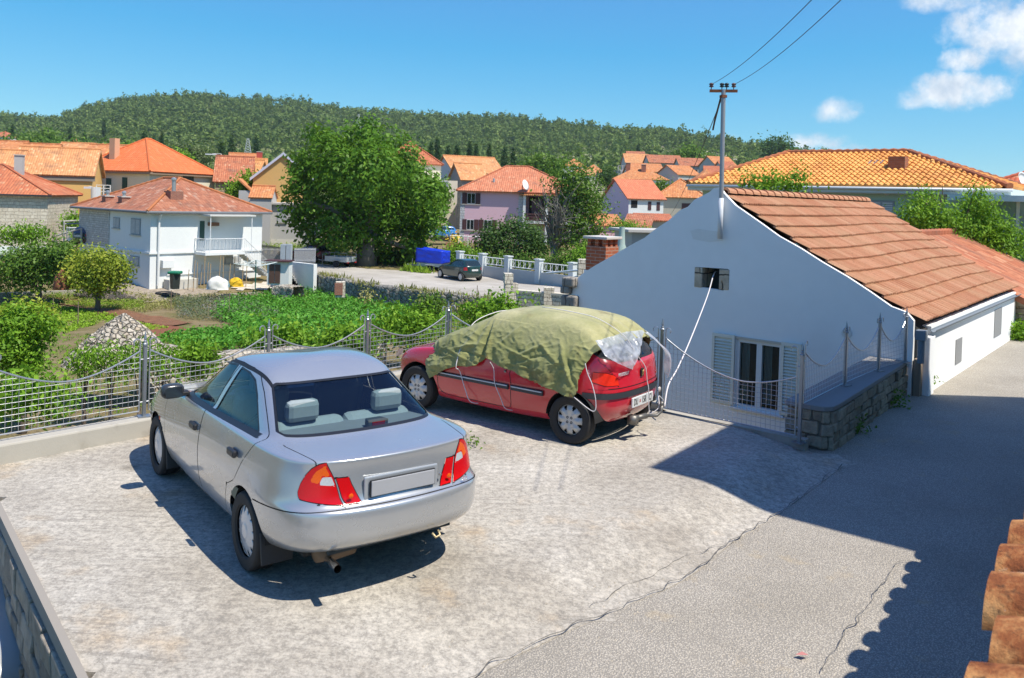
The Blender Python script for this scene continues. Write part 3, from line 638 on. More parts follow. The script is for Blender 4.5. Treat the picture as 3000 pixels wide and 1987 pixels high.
    cr.build('plate_crest', plain('crest_red', (.45, .03, .03), .5), PL)
    E = MB(); E.prism([(-.032, -.05), (.032, -.05), (.036, .02), (.032, .05), (-.032, .05), (-.036, .02)], 0, .014); e = E.build('emblem', plain('emblem_black', (.02, .02, .02), .4), T, bevel=.005); e.location = (-.512, 0, .80); e.rotation_euler = (PI / 2, 0, -PI / 2)
    ln = MB()   # the upright lion
    for pts, r in (([(-.006, -.034, .016), (-.002, -.012, .018), (.002, .010, .018), (.004, .022, .018)], .0075), ([(.004, .024, .018), (.012, .030, .018)], .007), ([(.002, .012, .018), (.020, .016, .018)], .004), ([(.0, .0, .018), (.019, .0, .018)], .004), ([(-.003, -.016, .018), (.013, -.022, .018), (.015, -.036, .018)], .0045), ([(-.006, -.03, .018), (-.014, -.038, .018)], .0045), ([(-.006, -.026, .018), (-.018, -.014, .018), (-.014, .006, .018), (-.020, .014, .018)], .003)): ln.tube(pts, r, 6)
    ln.build('lion', plain('emblem_gilt', (.50, .36, .14), .35, .6), e, True)
    text_mesh('maker_lettering', 'PEUGEOT', .052, plain('lettering_silver', (.62, .62, .62), .3, .2), T, (-.489, .40, .83), (PI / 2, 0, -PI / 2 - .05), .003, 1.0)
    w = MB(); w.tube([(-.475, .02, .985), (-.49, .0, .97), (-.33, -.34, 1.13)], .010, 6); w.tube([(-.40, -.18, 1.065), (-.29, -.43, 1.175)], .007, 5); w.lathe([(0, -.05), (.03, -.04), (.035, 0)], (-.45, .02, .965), 'X', 12); w.build('wiper', BLACK, rw, True)
    steel = plain('hitch_steel', (.20, .19, .17), .5, .7, .3)
    h = MB(); h.box((-.50, .16, .255), (.10, .10, .10)); h.tube([(-.5, .1, .26), (-.56, -.06, .27)], .035, 10); h.tube([(-.56, -.05, .27), (-.66, -.14, .275), (-.69, -.2, .32), (-.69, -.2, .39)], .020, 8); h.lathe([(0, -.028), (.02, -.02), (.027, 0), (.02, .02), (0, .028)], (-.69, -.2, .41), 'Z', 12); h.build('tow_hitch', steel, T, True)
    for y in (-.52,):
        k = MB(); k.lathe([(0, -.012), (.03, -.008), (.035, 0)], (-.50, y, .50), 'X', 14); k.build('fog_lamp', plain('fog_lens', (.5, .45, .4), .2), T, True)
    return T
build_hatch()
# green tarpaulin: drawn taut from bonnet to tail, then creased
def fold_noise(p, q, s): return noise.noise(Vector((p * s, q * s, 3.1)))
def build_tarp():
    T = thing('tarpaulin', 'dull green canvas tarpaulin with rusty stains, draped over the red car', 'tarpaulin', HATCH_P, HATCH_RZ)
    r = [(2.50, -.50, .865, .36, .36, .50), (2.48, -.50, .862, .50, .52, .62), (2.46, -.50, .85, .62, .68, .76), (2.44, -.49, .83, .72, .82, .90), (2.40, -.47, .80, .82, .94, 1.02), (2.25, -.44, .765, .93, 1.03, 1.08), (1.95, -.36, .70, 1.07, 1.16, 1.16), (1.62, -.26, .63, 1.22, 1.28, 1.25), (1.38, -.16, .57, 1.335, 1.365, 1.31), (1.28, -.08, .50, 1.385, 1.41, 1.35), (1.12, .1, .35, 1.42, 1.435, 1.39), (.95, .25, .15, 1.44, 1.45, 1.405), (.9, .3, 0, 1.442, 1.452, 1.41)]
    P = shell_grid(r, 250, 190); bm = grid_bm(P); bm.normal_update()
    sm = lambda a, b, x: max(0., min(1., (x - a) / (b - a)))
    def crease(d, w): return math.exp(-(d / w) ** 2)
    for v in bm.verts:
        c = v.co; n = v.normal; x, z = c.x, c.z; sd = sm(1.36, 1.12, z) * sm(.30, .62, abs(c.y)); wob = noise.noise(Vector((x * 3, z * 3, 1.)))
        # folds hang from the roof's front corner and from the shoulder line
        ang = math.atan2(x - 1.27, 1.52 - z); d = math.hypot(x - 1.27, 1.52 - z); g = min(1, d * 1.6)
        f = .036 * crease(ang + .13 + .03 * wob, .045) * sd * g - .040 * crease(ang + .02 + .03 * wob, .05) * sd * g + .020 * crease(ang - .14 + .05 * wob, .05) * sd * g - .018 * crease(ang - .27 + .06 * wob, .06) * sd * g + .02 * crease(ang - .42 + .08 * wob, .06) * sd * g
        f += .014 * math.sin(x * 21 + 3.5 * wob + z * 2) * sd * sm(1.1, .75, z) * (1 if x < 1.0 else .4)
        # slanting drag folds behind, belly folds in front of the mirror
        for a0, b0, sl, w, amp in ((.55, 1.02, -.55, .018, .020), (.50, .93, -.35, .016, -.016), (.30, 1.0, .65, .02, .018), (.75, .95, .25, .015, .016), (1.55, .93, -.25, .02, .024), (1.50, .86, .10, .016, -.018), (1.62, .80, .30, .016, .018), (.05, .9, 1.6, .025, .03), (-.03, .85, 2.2, .022, -.024), (.95, 1.12, -.9, .02, .018)):
            dd = (z - b0) - sl * (x - a0); dd /= math.sqrt(1 + sl * sl); ln = math.exp(-((x - a0) / .22) ** 2 - ((z - b0) / .25) ** 2); f += amp * crease(dd + .02 * wob, w) * ln * sd
        q = noise.fractal(Vector((x * 4.0 + c.y, z * 6.0, c.y * 4)), 1., 2.1, 4); rg = 1 - abs(noise.noise(Vector((x * 6 + 5 * z, z * 9 - 3 * x, c.y * 5)))) * 2.4; r2 = 1 - abs(noise.noise(Vector((x * 9 - 6 * z, z * 8 + 4 * x, 4.4)))) * 2.6
        f += .006 * q * (.3 + sd) + (.010 * max(0, rg) ** 3 + .009 * max(0, r2) ** 3) * (.10 + sd) + .010 * noise.noise(Vector((x * 2.2, c.y * 3, z * 2)))
        if z > 1.3: f -= .020 * crease(x - 1.0 + .1 * wob, .25) - .012 * crease(x - 1.30, .05)
        # pocket where the cloth spans the wing, slack along the tail end
        if c.x > 1.5 and c.z < 1.0: f -= .03 * math.exp(-((c.x - 2.05) / .18) ** 2 - ((c.z - .80) / .11) ** 2); f += .03 * math.exp(-((c.x - 2.02) / .22) ** 2 - ((c.z - .64) / .07) ** 2)
        if c.x < .15: f += .018 * math.sin(c.y * 26 + c.z * 9) * max(0, min(1, (.15 - c.x) / .4)) * (1 if c.z > .9 else .4)
        v.co = c + n * f
    O = poly_sd([(2.44, 2.4), (2.40, .86), (2.30, .70), (2.20, .52), (2.115, .452), (1.86, .60), (1.64, .685), (1.50, .69), (1.34, .735), (1.24, .83), (1.18, .85), (1.08, .795), (.76, .73), (.43, .655), (.15, .60), (-.075, .565), (-.12, .62), (-.135, .80), (-.19, .945), (-.255, 1.085), (-.315, 1.125), (-.355, 1.16), (-.385, 1.21), (-.40, 2.4)])
    edge = lambda c: O(c.x + .022 * noise.noise(c * 9), c.z + .022 * noise.noise(c * 8 + Vector((3, 0, 0))))
    # on the tail the edge runs level across the screen
    cut(bm, edge, None)
    bmesh.ops.delete(bm, geom=[f for f in bm.faces if O(f.calc_center_median().x, f.calc_center_median().z) > 0], context='FACES')
    t = NT('canvas_green'); a = t.noise(2.3, 6, .65); c = t.ramp(a, (.25, (.20, .205, .07)), (.55, (.29, .29, .11)), (.8, (.36, .34, .16)))
    z = t.sep(t.coord())[2]; paler_top = t.math('MULTIPLY', t.rng(z, 1.02, 1.36), t.rng(t.noise(1.6, 4), .25, .6)); c = t.mix(paler_top, c, (.46, .42, .22))  # canvas turns paler towards the top, broken up by noise
    c = t.mix(t.math('MULTIPLY', t.rng(t.noise(3.1, 5, .6, t.map(t.coord(), loc=(4, 2, 1))), .58, .74), .55), c, (.16, .10, .035)); c = t.mix(t.rng(t.noise(26, 5, .7), .35, .8, 0, .35), c, (.10, .11, .04))
    t.bump(t.noise(38, 6, .7, t.map(t.coord(), (1, 1, .5))), .35, .012); m_ = t.set(col=c, rough=.95, spec=.15, sheen=.2)
    # left half is built; mirror it
    fs = list(bm.faces); o = resample(fs, 'canvas', m_, T, both=True); s = o.modifiers.new('solid', 'SOLIDIFY'); s.thickness = .004
    for v in o.data.vertices:      # the far side hangs a little longer
        if v.co.y < -.6: v.co.z -= .04
    for x, z, y in ((.43, .675, .868), (-.06, .59, .862), (1.17, .86, .86)):
        hm = MB(); hm.lathe([(.008, 0), (.014, .004), (.02, 0)], (x, y, z), 'Y', 10); hm.build('eyelet', plain('brass_eyelet', (.30, .2, .08), .4, .7), o)
    return T
build_tarp()
def hloc(p):
    c, s = math.cos(HATCH_RZ), math.sin(HATCH_RZ); return Vector((HATCH_P[0] + p[0] * c - p[1] * s, HATCH_P[1] + p[0] * s + p[1] * c, p[2]))
def smooth_pts(P, n=5):
    P = [Vector(p) for p in P]; out = []
    for i in range(len(P) - 1):
        a, b, c, d = P[max(i - 1, 0)], P[i], P[i + 1], P[min(i + 2, len(P) - 1)]
        for k in range(n):
            t = k / n; out.append(.5 * ((2 * b) + (c - a) * t + (2 * a - 5 * b + 4 * c - d) * t * t + (3 * b - a - 3 * c + d) * t ** 3))
    return out + [P[-1]]
ROPE = plain('white_rope', (.66, .62, .62), .85, 0., .2, 60.)
def rope(name, pts, label, cat='rope', r=.005, conv=True, sm=5):
    m = MB(); m.tube([hloc(p) if conv else p for p in smooth_pts(pts, sm)], r, 6); return tag(m.build(name, ROPE, None, True), label, cat)
rope('tie_rope', [(1.60, -.2, 1.30), (1.63, .1, 1.295), (1.69, .45, 1.20), (1.66, .70, 1.02), (1.63, .82, .88), (1.62, .90, .68), (1.615, .83, .62), (1.53, .815, .40), (1.44, .80, .25), (1.35, .6, .22)], 'white tie rope down the tarpaulin and front of the red door', r=.006)
rope('tie_rope', [(1.09, .89, .815), (1.075, .83, .72), (1.06, .822, .55), (.98, .80, .38), (.90, .79, .255), (.8, .6, .22)], 'white tie rope from the tarpaulin edge down the rear of the red door')
rope('tie_rope', [(-.205, .80, .97), (-.24, .80, .86), (-.30, .79, .74), (-.345, .775, .55), (-.32, .79, .44), (-.1, .85, .575)], 'white knotted rope on the rear wing beside the tail lamp')
rope('tie_rope', [(.75, .30, 1.475), (.30, .28, 1.455), (-.05, .24, 1.40), (-.36, .18, 1.23), (-.47, .08, 1.02), (-.535, -.04, .86), (-.548, -.08, .68), (-.565, -.09, .59), (-.565, -.10, .45), (-.58, -.1, .29)], 'long white rope over the tarpaulin roof and down the tailgate')
rope('tie_rope', [(-.57, -.08, .27), (-.66, -.18, .36), (-.60, -.30, .47), (-.62, -.40, .40)], 'short white cord knotted round the tow hitch', r=.005)
# clear plastic sheets on the tail window
def sheet(name, label, fn, nu, nv):
    V = [fn(i / nu, j / nv) for j in range(nv + 1) for i in range(nu + 1)]; F = [(j * (nu + 1) + i, j * (nu + 1) + i + 1, (j + 1) * (nu + 1) + i + 1, (j + 1) * (nu + 1) + i) for j in range(nv) for i in range(nu)]
    t = NT(name); t.N.remove(t.b); tr = t.n('BsdfTransparent'); tr.inputs[0].default_value = (.9, .92, .95, 1); df = t.n('BsdfDiffuse'); df.inputs[0].default_value = (.72, .75, .80, 1); tl = t.n('BsdfTranslucent'); tl.inputs[0].default_value = (.7, .72, .76, 1); g = t.n('BsdfGlossy'); g.inputs['Roughness'].default_value = .12
    bn = t.n('Bump'); bn.inputs['Strength'].default_value = .6; bn.inputs['Distance'].default_value = .02; t.L.new(t.noise(16, 5, .6, dist=1.2), bn.inputs['Height']); t.L.new(bn.outputs[0], g.inputs['Normal'])
    a = t.n('MixShader'); a.inputs[0].default_value = .4; t.L.new(df.outputs[0], a.inputs[1]); t.L.new(tl.outputs[0], a.inputs[2]); b = t.n('MixShader'); t.L.new(t.rng(t.noise(6, 5, .6, dist=1.), .3, .7, .3, .92), b.inputs[0]); t.L.new(tr.outputs[0], b.inputs[1]); t.L.new(a.outputs[0], b.inputs[2])
    c = t.n('MixShader'); c.inputs[0].default_value = .14; t.L.new(b.outputs[0], c.inputs[1]); t.L.new(g.outputs[0], c.inputs[2]); t.L.new(c.outputs[0], t.out.inputs[0])
    return tag(mesh_np(name, [tuple(hloc(v)) for v in V], np.array(F), t.m, None, True), label, 'plastic sheet')
def sh1(u, v):
    y0, y1 = .70, -.40; y = y0 + (y1 - y0) * u; drop = (1 - abs(u - .40) / .62) * .35 if u > .4 else (.16 + .22 * (u / .4) ** .8)
    z = 1.26 - .01 * u - .05 * abs(y) - max(.03, drop) * v; x = np.interp(z, [.92, 1.0, 1.10, 1.2, 1.26], [-.512, -.482, -.405, -.318, -.26]) + .035 * (y / .6) ** 2 - .018
    return (x - .03 * abs(noise.noise(Vector((y * 8, z * 8, 2)))) - .012 * noise.noise(Vector((y * 19, z * 19, 2))), y, z)
sheet('plastic_sheet', 'crumpled clear plastic sheet hanging over the left of the tail window', sh1, 70, 40)
def sh2(u, v):
    z = 1.20 - .58 * v + .02 * u; y = -.40 - .24 * min(1, v * 1.7) - .26 * u * (1 - .15 * v); x = np.interp(z, [.6, .92, 1.0, 1.10, 1.22], [-.50, -.50, -.465, -.39, -.28]) + .20 * max(0, u - .25) - .035 - .05 * math.sin(v * 3) * (1 - u)
    return (x + .025 * noise.noise(Vector((y * 7, z * 6, 5))), y + .02 * noise.noise(Vector((z * 8, x * 6, 1))), z)
sheet('plastic_sheet', 'milky plastic sheet hanging off the right rear corner of the red car', sh2, 30, 40)

# ---------------------------------------------------------------- lie of the land
E2 = Vector((.635, .773, 0)).normalized(); E1 = Vector((-E2.y, E2.x, 0))     # along the lane, and across it to the left
ROADZ = -.15
def sstep(a, b, x): t = min(1, max(0, (x - a) / (b - a))); return t * t * (3 - 2 * t)
SKY = [(-400, 300), (-100, 270), (0, 262), (40, 268), (80, 272), (150, 262), (200, 245), (300, 226), (400, 217), (450, 215), (520, 222), (600, 227), (700, 232), (800, 246), (900, 256), (1000, 264), (1060, 270), (1150, 268), (1250, 278), (1350, 288), (1450, 296), (1550, 304), (1650, 318), (1750, 338), (1850, 353), (1950, 372), (2100, 405), (2300, 440), (2800, 470)]
_sa = []; _se = []
for u, v in SKY:
    d = ray(u, v); _sa.append(math.atan2(d.x, d.y)); _se.append(d.z / math.hypot(d.x, d.y))
def ridge_r(az): return float(np.interp(az, [-.6, -.3, 0, .2, .5], [980, 950, 880, 760, 650]))
def land(x, y):
    r = math.hypot(x, y); az = math.atan2(x, y)
    z = float(np.interp(r, [0, 9, 13, 17, 24, 36, 46, 58, 70, 95, 130, 180, 260], [-1.35, -1.35, -2.0, -2.35, -2.6, -3.2, -4.1, -4.45, -3.1, -2.4, -1.0, 1.0, 4.0]))
    rt = sstep(-.02, .14, az)
    z += rt * float(np.interp(r, [0, 70, 110, 180, 260], [0, 0, .6, 2.5, 7.]))
    if r > 240:
        R = ridge_r(az); el = float(np.interp(az, _sa, _se)); zr = HC + el * R - 8
        t = (r - 260) / (R - 260)
        if t > 0: z += (max(zr, z) - z) * (min(1, t) ** 1.65 if t < 1 else max(0, 1 - (t - 1) * .6))
        z += 3.0 * sstep(0, .2, t) * noise.noise(Vector((x * .012, y * .012, 1))) * (1 - sstep(.8, 1.1, t) * .5)
    s = (x - 2.41) * E2.y - (y - 7.465) * E2.x       # distance right of the lane's left edge
    w_ = sstep(22, 30, y); k = sstep(-1.1 - 6 * w_, -.55 - w_, s)
    if r < 75: z += (-.5 - z) * k * (1 - sstep(45, 75, r))
    return z
def build_ground():
    A = np.concatenate([np.linspace(-1.5, -.66, 16), np.linspace(-.65, .65, 150), np.linspace(.66, 1.5, 16)]); Rr = np.concatenate([np.linspace(1.5, 75, 110), np.geomspace(76, 1250, 90), [1800, 3000, 6000]])
    V = [(r * math.sin(a), r * math.cos(a), land(r * math.sin(a), r * math.cos(a)) if r < 1260 else -5) for r in Rr for a in A]; n = len(A)
    F = [(j * n + i, j * n + i + 1, (j + 1) * n + i + 1, (j + 1) * n + i) for j in range(len(Rr) - 1) for i in range(n - 1)]
    t = NT('ground_soil'); o = t.coord(); r = t.n('VectorMath', operation='LENGTH'); t.L.new(o, r.inputs[0]); rr = r.outputs['Value']
    near = t.ramp(t.noise(.55, 8, .65), (.3, (.12, .14, .035)), (.48, (.20, .16, .07)), (.6, (.28, .21, .12)), (.75, (.17, .20, .05)))
    near = t.mix(t.rng(t.noise(14, 6, .7), .3, .75, 0, .5), near, (.09, .075, .04))
    rock = t.math('MULTIPLY', t.rng(t.noise(.06, 9, .7, t.map(o, (1, 1, 6))), .50, .57), t.rng(t.sep(o)[0], -60, 60, .15, 1.))
    far = t.mix(t.noise(.08, 6, .6), (.10, .135, .04), (.20, .215, .075)); far = t.mix(rock, far, (.52, .47, .38))
    t.bump(t.noise(5, 8, .7), .6, .08); m_ = t.set(col=t.mix(t.rng(rr, 90, 200), near, far), rough=.95, spec=.15)
    tag(mesh_np('ground', V, np.array(F), m_, None, True), kind='structure')
build_ground()
# ---------------------------------------------------------------- concrete lot and asphalt lane
def concrete_mat():
    t = NT('lot_concrete'); o = t.coord(); a = t.noise(.33, 7, .62); b = t.noise(.9, 9, .62); g = t.noise(44, 6, .75); p = t.noise(75, 4, .8)
    c = t.ramp(b, (.28, (.33, .29, .235)), (.45, (.48, .435, .365)), (.60, (.58, .535, .46)), (.78, (.69, .645, .565)))
    c = t.mix(t.rng(a, .40, .64, 0, .55), c, (.60, .545, .45)); c = t.mix(t.rng(t.noise(.55, 6, .6, t.map(o, loc=(9, 4, 0))), .52, .72, 0, .6), c, (.30, .26, .205))
    c = t.mix(t.rng(t.noise(.9, 5, .6, t.map(o, loc=(3.3, 1, 0))), .58, .72, 0, .6), c, (.48, .31, .14))     # rust and soil stains
    c = t.mix(t.rng(t.math('ADD', t.math('MULTIPLY', g, .5), t.math('MULTIPLY', t.noise(15, 6, .7), .5)), .42, .58, .62, 0), c, (.13, .12, .105)); c = t.mix(t.rng(p, .60, .72, 0, .65), c, (.70, .66, .58))
    ln = t.noise(1., 4, .6, t.map(o, (1.5, 34, 1), rot=(0, 0, -.93))); lm = t.rng(t.noise(.5, 3), .45, .62)
    c = t.mix(t.math('MULTIPLY', t.rng(ln, .50, .64), t.math('MULTIPLY', lm, .42)), c, (.16, .145, .125))
    vs = t.vor(46, None, 'F1'); c = t.mix(t.rng(vs, .10, .16, .55, 0), c, (.66, .62, .55))
    sp = t.vor(.9, None, 'F1'); c = t.mix(t.math('MULTIPLY', t.rng(t.math('ADD', sp, t.math('MULTIPLY', t.noise(6, 4), .18)), .12, .22, 1, 0), .5), c, (.13, .115, .09))
    h = t.math('ADD', t.math('MULTIPLY', g, 1.), t.math('MULTIPLY', ln, .5)); t.bump(t.math('ADD', h, t.math('MULTIPLY', p, .5)), .8, .008); return t.set(col=c, rough=.92, spec=.2)
def asphalt_mat():
    t = NT('lane_asphalt'); o = t.coord(); v = t.vor(75, None, 'F1', 'Color'); vs = t.sep(v); d = t.vor(75, None, 'F1')
    c = t.ramp(t.noise(.8, 7, .62), (.3, (.43, .385, .31)), (.5, (.54, .485, .40)), (.72, (.61, .555, .465)))
    c = t.mix(t.rng(vs[0], .0, 1., .0, .4), c, (.30, .265, .21)); c = t.mix(t.rng(vs[1], .78, 1., 0, .38), c, (.64, .57, .46)); c = t.mix(t.rng(d, .28, .5, 0, .6), c, (.15, .14, .125))
    # wheel tracks and old patches run along the lane
    s = t.sep(t.map(o, rot=(0, 0, -math.atan2(E2.y, E2.x))))
    w = t.math('ADD', s[1], t.math('MULTIPLY', t.math('SUBTRACT', t.noise(.7, 4), .5), .22))
    for a, b, col, k in ((2.02, 2.62, (.235, .22, .195), .62), (3.35, 3.6, (.24, .22, .19), .4)):
        band = t.math('MULTIPLY', t.rng(w, -a - .03, -a + .03, 1, 0), t.rng(w, -b - .03, -b + .03, 0, 1)); c = t.mix(t.math('MULTIPLY', band, k), c, col)
    c = t.mix(t.rng(t.noise(2.2, 6, .6, t.map(o, loc=(5, 5, 0))), .62, .74, 0, .5), c, (.44, .34, .2))
    t.bump(t.math('ADD', t.math('MULTIPLY', d, -1.), t.noise(90, 3)), .8, .008); return t.set(col=c, rough=.9, spec=.25)
CRK = [gz(u, v, ROADZ) for u, v in ((1948, 1078), (1880, 1130), (1790, 1195), (1740, 1225), (1690, 1255), (1650, 1290), (1600, 1330), (1540, 1362), (1480, 1385), (1400, 1425), (1330, 1450), (1250, 1490), (1160, 1530), (1080, 1575))]
_lc = CRK[-1] + (CRK[-1] - CRK[6]).normalized() * 1.9
LOT = [(-1.41, 3.52), (_lc.x, _lc.y)] + [(p.x, p.y) for p in CRK[::-1]] + [(4.15, 9.62), (3.95, 9.95), (3.60, 10.15), (2.06, 11.22), (-.9, 12.95), (-5.18, 8.17)]
_cx = [p.y for p in CRK[::-1]]; _cy = [p.x for p in CRK[::-1]]
def lotz(x, y):
    s = (x - float(np.interp(y, _cx, _cy))) * E2.y; s = s if y > _cx[0] else (x - _cy[0] + (_cx[0] - y) * .95) * .72; f = sstep(4.5, 7.2, y)
    return (ROADZ + .001) * (sstep(-.85, .02, s) * f + (1 - f) * sstep(-2.6, .05, s))
def inside(P, x, y):
    r = False
    for (x1, y1), (x2, y2) in zip(P, P[1:] + P[:1]):
        if (y1 > y) != (y2 > y) and x < (x2 - x1) * (y - y1) / (y2 - y1) + x1: r = not r
    return r
def sheet_from_poly(name, P, zf, mt, step, skirt=0.):
    bm = bmesh.new(); xs = [p[0] for p in P]; ys = [p[1] for p in P]; nx = int((max(xs) - min(xs)) / step) + 2; ny = int((max(ys) - min(ys)) / step) + 2
    V = [[bm.verts.new((min(xs) - step / 2 + i * step, min(ys) - step / 2 + j * step, 0)) for i in range(nx + 1)] for j in range(ny + 1)]
    for j in range(ny):
        for i in range(nx): bm.faces.new((V[j][i], V[j][i + 1], V[j + 1][i + 1], V[j + 1][i]))
    sd = poly_sd(P); cut(bm, lambda c: sd(c.x, c.y)); bmesh.ops.delete(bm, geom=[f for f in bm.faces if sd(*f.calc_center_median().xy) > 0], context='FACES')
    for v in bm.verts: v.co.z = zf(v.co.x, v.co.y)
    if skirt:
        r = bmesh.ops.extrude_edge_only(bm, edges=[e for e in bm.edges if e.is_boundary])
        for g in r['geom']:
            if isinstance(g, bmesh.types.BMVert): g.co.z -= skirt
    return tag(bm_obj(bm, name, mt, None, False), kind='structure')
sheet_from_poly('concrete_lot', LOT, lotz, concrete_mat(), .16, .30)
RA = Vector((-1.41, 3.52, 0)); 
def lane_z(x, y): s = (x - float(np.interp(y, _cx, _cy))) * E2.y if y > _cx[0] else (x - _cy[0] + (_cx[0] - y) * .95) * .72; return ROADZ - .010 * (1 - sstep(-.08, .0, s)) * (1 - sstep(9.0, 9.6, y))
def along(s, t): p = Vector((2.41, 7.465, 0)) + E2 * t - E1 * s; return (p.x, p.y)
sheet_from_poly('lane', [along(-1.9, -9), along(9, -9), along(9, 40), along(-.4, 40), along(-.7, 9), along(-.75, 2.4), along(-.5, 1.2), along(-.6, 0), along(-1.3, -2)], lane_z, asphalt_mat(), .16)
# crack between lot and lane: a dark broken seam with crumbled edge
def crack(pts, w, name='crack'):
    P = smooth_pts(pts, 14); m = MB()
    for k in range(len(P) - 1):
        a, b = P[k], P[k + 1]; q = Vector((-(b - a).y, (b - a).x, 0)).normalized()
        j0 = q * noise.noise(a * 6) * .05; j1 = q * noise.noise(b * 6) * .05; w0 = w * (.4 + abs(noise.noise(a * 4)) * 1.6); w1 = w * (.4 + abs(noise.noise(b * 4)) * 1.6)
        z0 = max(lotz(a.x, a.y), ROADZ + .02) + .006; z1 = max(lotz(b.x, b.y), ROADZ + .02) + .006
        m.poly([(a + j0 - q * w0).xy[:] + (z0,), (a + j0 + q * w0).xy[:] + (z0,), (b + j1 + q * w1).xy[:] + (z1,), (b + j1 - q * w1).xy[:] + (z1,)][::-1])
    return tag(m.build(name, plain('crack_dirt', (.13, .118, .097), .95, 0., .4, 20.)), kind='structure')
crack(CRK, .0042)
crack([gz(u, v, ROADZ + .05) for u, v in ((1700, 1240), (1640, 1265), (1560, 1290), (1500, 1330), (1430, 1352), (1370, 1395))], .0022)
crack([gz(u, v, ROADZ) for u, v in ((2090, 1300), (2030, 1365), (1990, 1420), (1950, 1480), (1900, 1560))], .003)
# retaining walls and kerb of the lot
def bar(m, a, b, w, z0, z1, off=0.):
    a = Vector((a[0], a[1], 0)); b = Vector((b[0], b[1], 0)); d = (b - a).normalized(); q = Vector((-d.y, d.x, 0)); 
    P = [(a + q * (off - w / 2)).xy[:], (b + q * (off - w / 2)).xy[:], (b + q * (off + w / 2)).xy[:], (a + q * (off + w / 2)).xy[:]]; m.prism(P, z0, z1); return m
STONE_D = stone('dark_limestone', (.34, .30, .25), (.20, .18, .155), (.06, .052, .045), .52, .13); STONE_L = stone('pale_limestone', (.78, .71, .58), (.60, .54, .43), (.30, .25, .19), .42, .2, .014, .03, .03); STONE_G = stone('grey_drystone', (.34, .325, .29), (.20, .19, .17), (.03, .028, .025), .32, .14, .02, .06, .07)
def ashlar(name, c1, c2):
    t = NT(name); g = t.n('NewGeometry'); c = t.mix(g.outputs['Random Per Island'], c1, c2); c = t.mix(t.rng(t.noise(9, 6, .68), .42, .72, 0, .65), c, tuple(q * .5 for q in c2)); c = t.mix(t.rng(t.noise(4, 4, .6, t.map(t.coord(), loc=(2, 5, 3))), .55, .75, 0, .5), c, (.44, .36, .25)); t.bump(t.noise(22, 6, .7), 1., .03); return t.set(col=c, rough=.93, spec=.2)
def courses(parent, a, b, z0, z1, mt, hs=(.10, .17), ws=(.16, .44), seed=1, dep=.10, out=.03, name='stones'):
    # squared rubble laid in courses on the face a-b, outward to the right of a->b
    rn = random.Random(seed); a = Vector((a[0], a[1], 0)); b = Vector((b[0], b[1], 0)); L = (b - a).length; d = (b - a).normalized(); n = Vector((d.y, -d.x, 0)); m = MB(); z = z0
    while z < z1 - .03:
        h = min(rn.uniform(*hs), z1 - z); h = h if z1 - z - h > .05 else z1 - z; x = -rn.uniform(0, .1)
        while x < L:
            w = rn.uniform(*ws); x1 = min(x + w, L + .02); x0 = max(x, -.02)
            if x1 - x0 > .05:
                o = rn.uniform(-.012, .022) + out; J = lambda s: rn.uniform(-s, s); G = .007
                f = [a + d * (x0 + G + J(.012)) + n * (o + J(.012)) + Vector((0, 0, z + G + J(.010))), a + d * (x1 - G + J(.012)) + n * (o + J(.012)) + Vector((0, 0, z + G + J(.010))), a + d * (x1 - G + J(.012)) + n * (o + J(.012)) + Vector((0, 0, z + h - G + J(.010))), a + d * (x0 + G + J(.012)) + n * (o + J(.012)) + Vector((0, 0, z + h - G + J(.010)))]
                i = [m.vert(p) for p in f]; k = [m.vert(p - n * dep) for p in f]; m.face(i)
                for q in range(4): m.face([i[(q + 1) % 4], i[q], k[q], k[(q + 1) % 4]])
            x += w
        z += h
    o = m.build(name, mt, parent); bv = o.modifiers.new('bevel', 'BEVEL'); bv.width = .014; bv.segments = 2; bv.limit_method = 'ANGLE'; return o
MORTAR = plain('dark_mortar', (.14, .125, .10), .95, 0., .3, 12.); ASH_L = ashlar('lane_stone', (.52, .43, .31), (.31, .265, .20))
W = thing('retaining_wall', 'rubble stone retaining wall under the near left edge of the concrete lot', 'wall')
m = MB(); bar(m, (-5.25, 8.25), (-1.36, 3.46), .2, -2.2, -.11, .10); m.build('mortar_core', MORTAR, W); courses(W, Vector((-5.25, 8.25, 0)) + Vector((0, 0, 0)), Vector((-1.36, 3.46, 0)), -1.5, -.105, ashlar('lot_stone', (.46, .40, .32), (.27, .235, .19)), seed=8, hs=(.10, .20), ws=(.15, .5))
m = MB(); bar(m, (-5.2, 8.2), (-1.41, 3.52), .05, -.10, .005, .004); m.build('concrete_edge', plaster('edge_concrete', (.30, .27, .23), .5), W)
K_ = thing('kerb', 'low weathered concrete kerb under the wire fence on the left', 'kerb'); m = MB(); bar(m, (-6.3, 6.9), (-.85, 13.0), .24, -2.2, .2, .11)
kc = plaster('kerb_concrete', (.42, .39, .33), 1.2, (.15, .13, .10), 1.2); m.build('kerb_beam', kc, K_, bevel=.02); m = MB(); bar(m, (-.95, 12.98), (2.06, 11.25), .2, -2.2, .10, .1); m.build('kerb_return', kc, K_, bevel=.02)
m = MB(); bar(m, (2.06, 11.25), (3.62, 10.0), .12, -2.2, .012, .06); m.build('yard_edge', kc, K_)
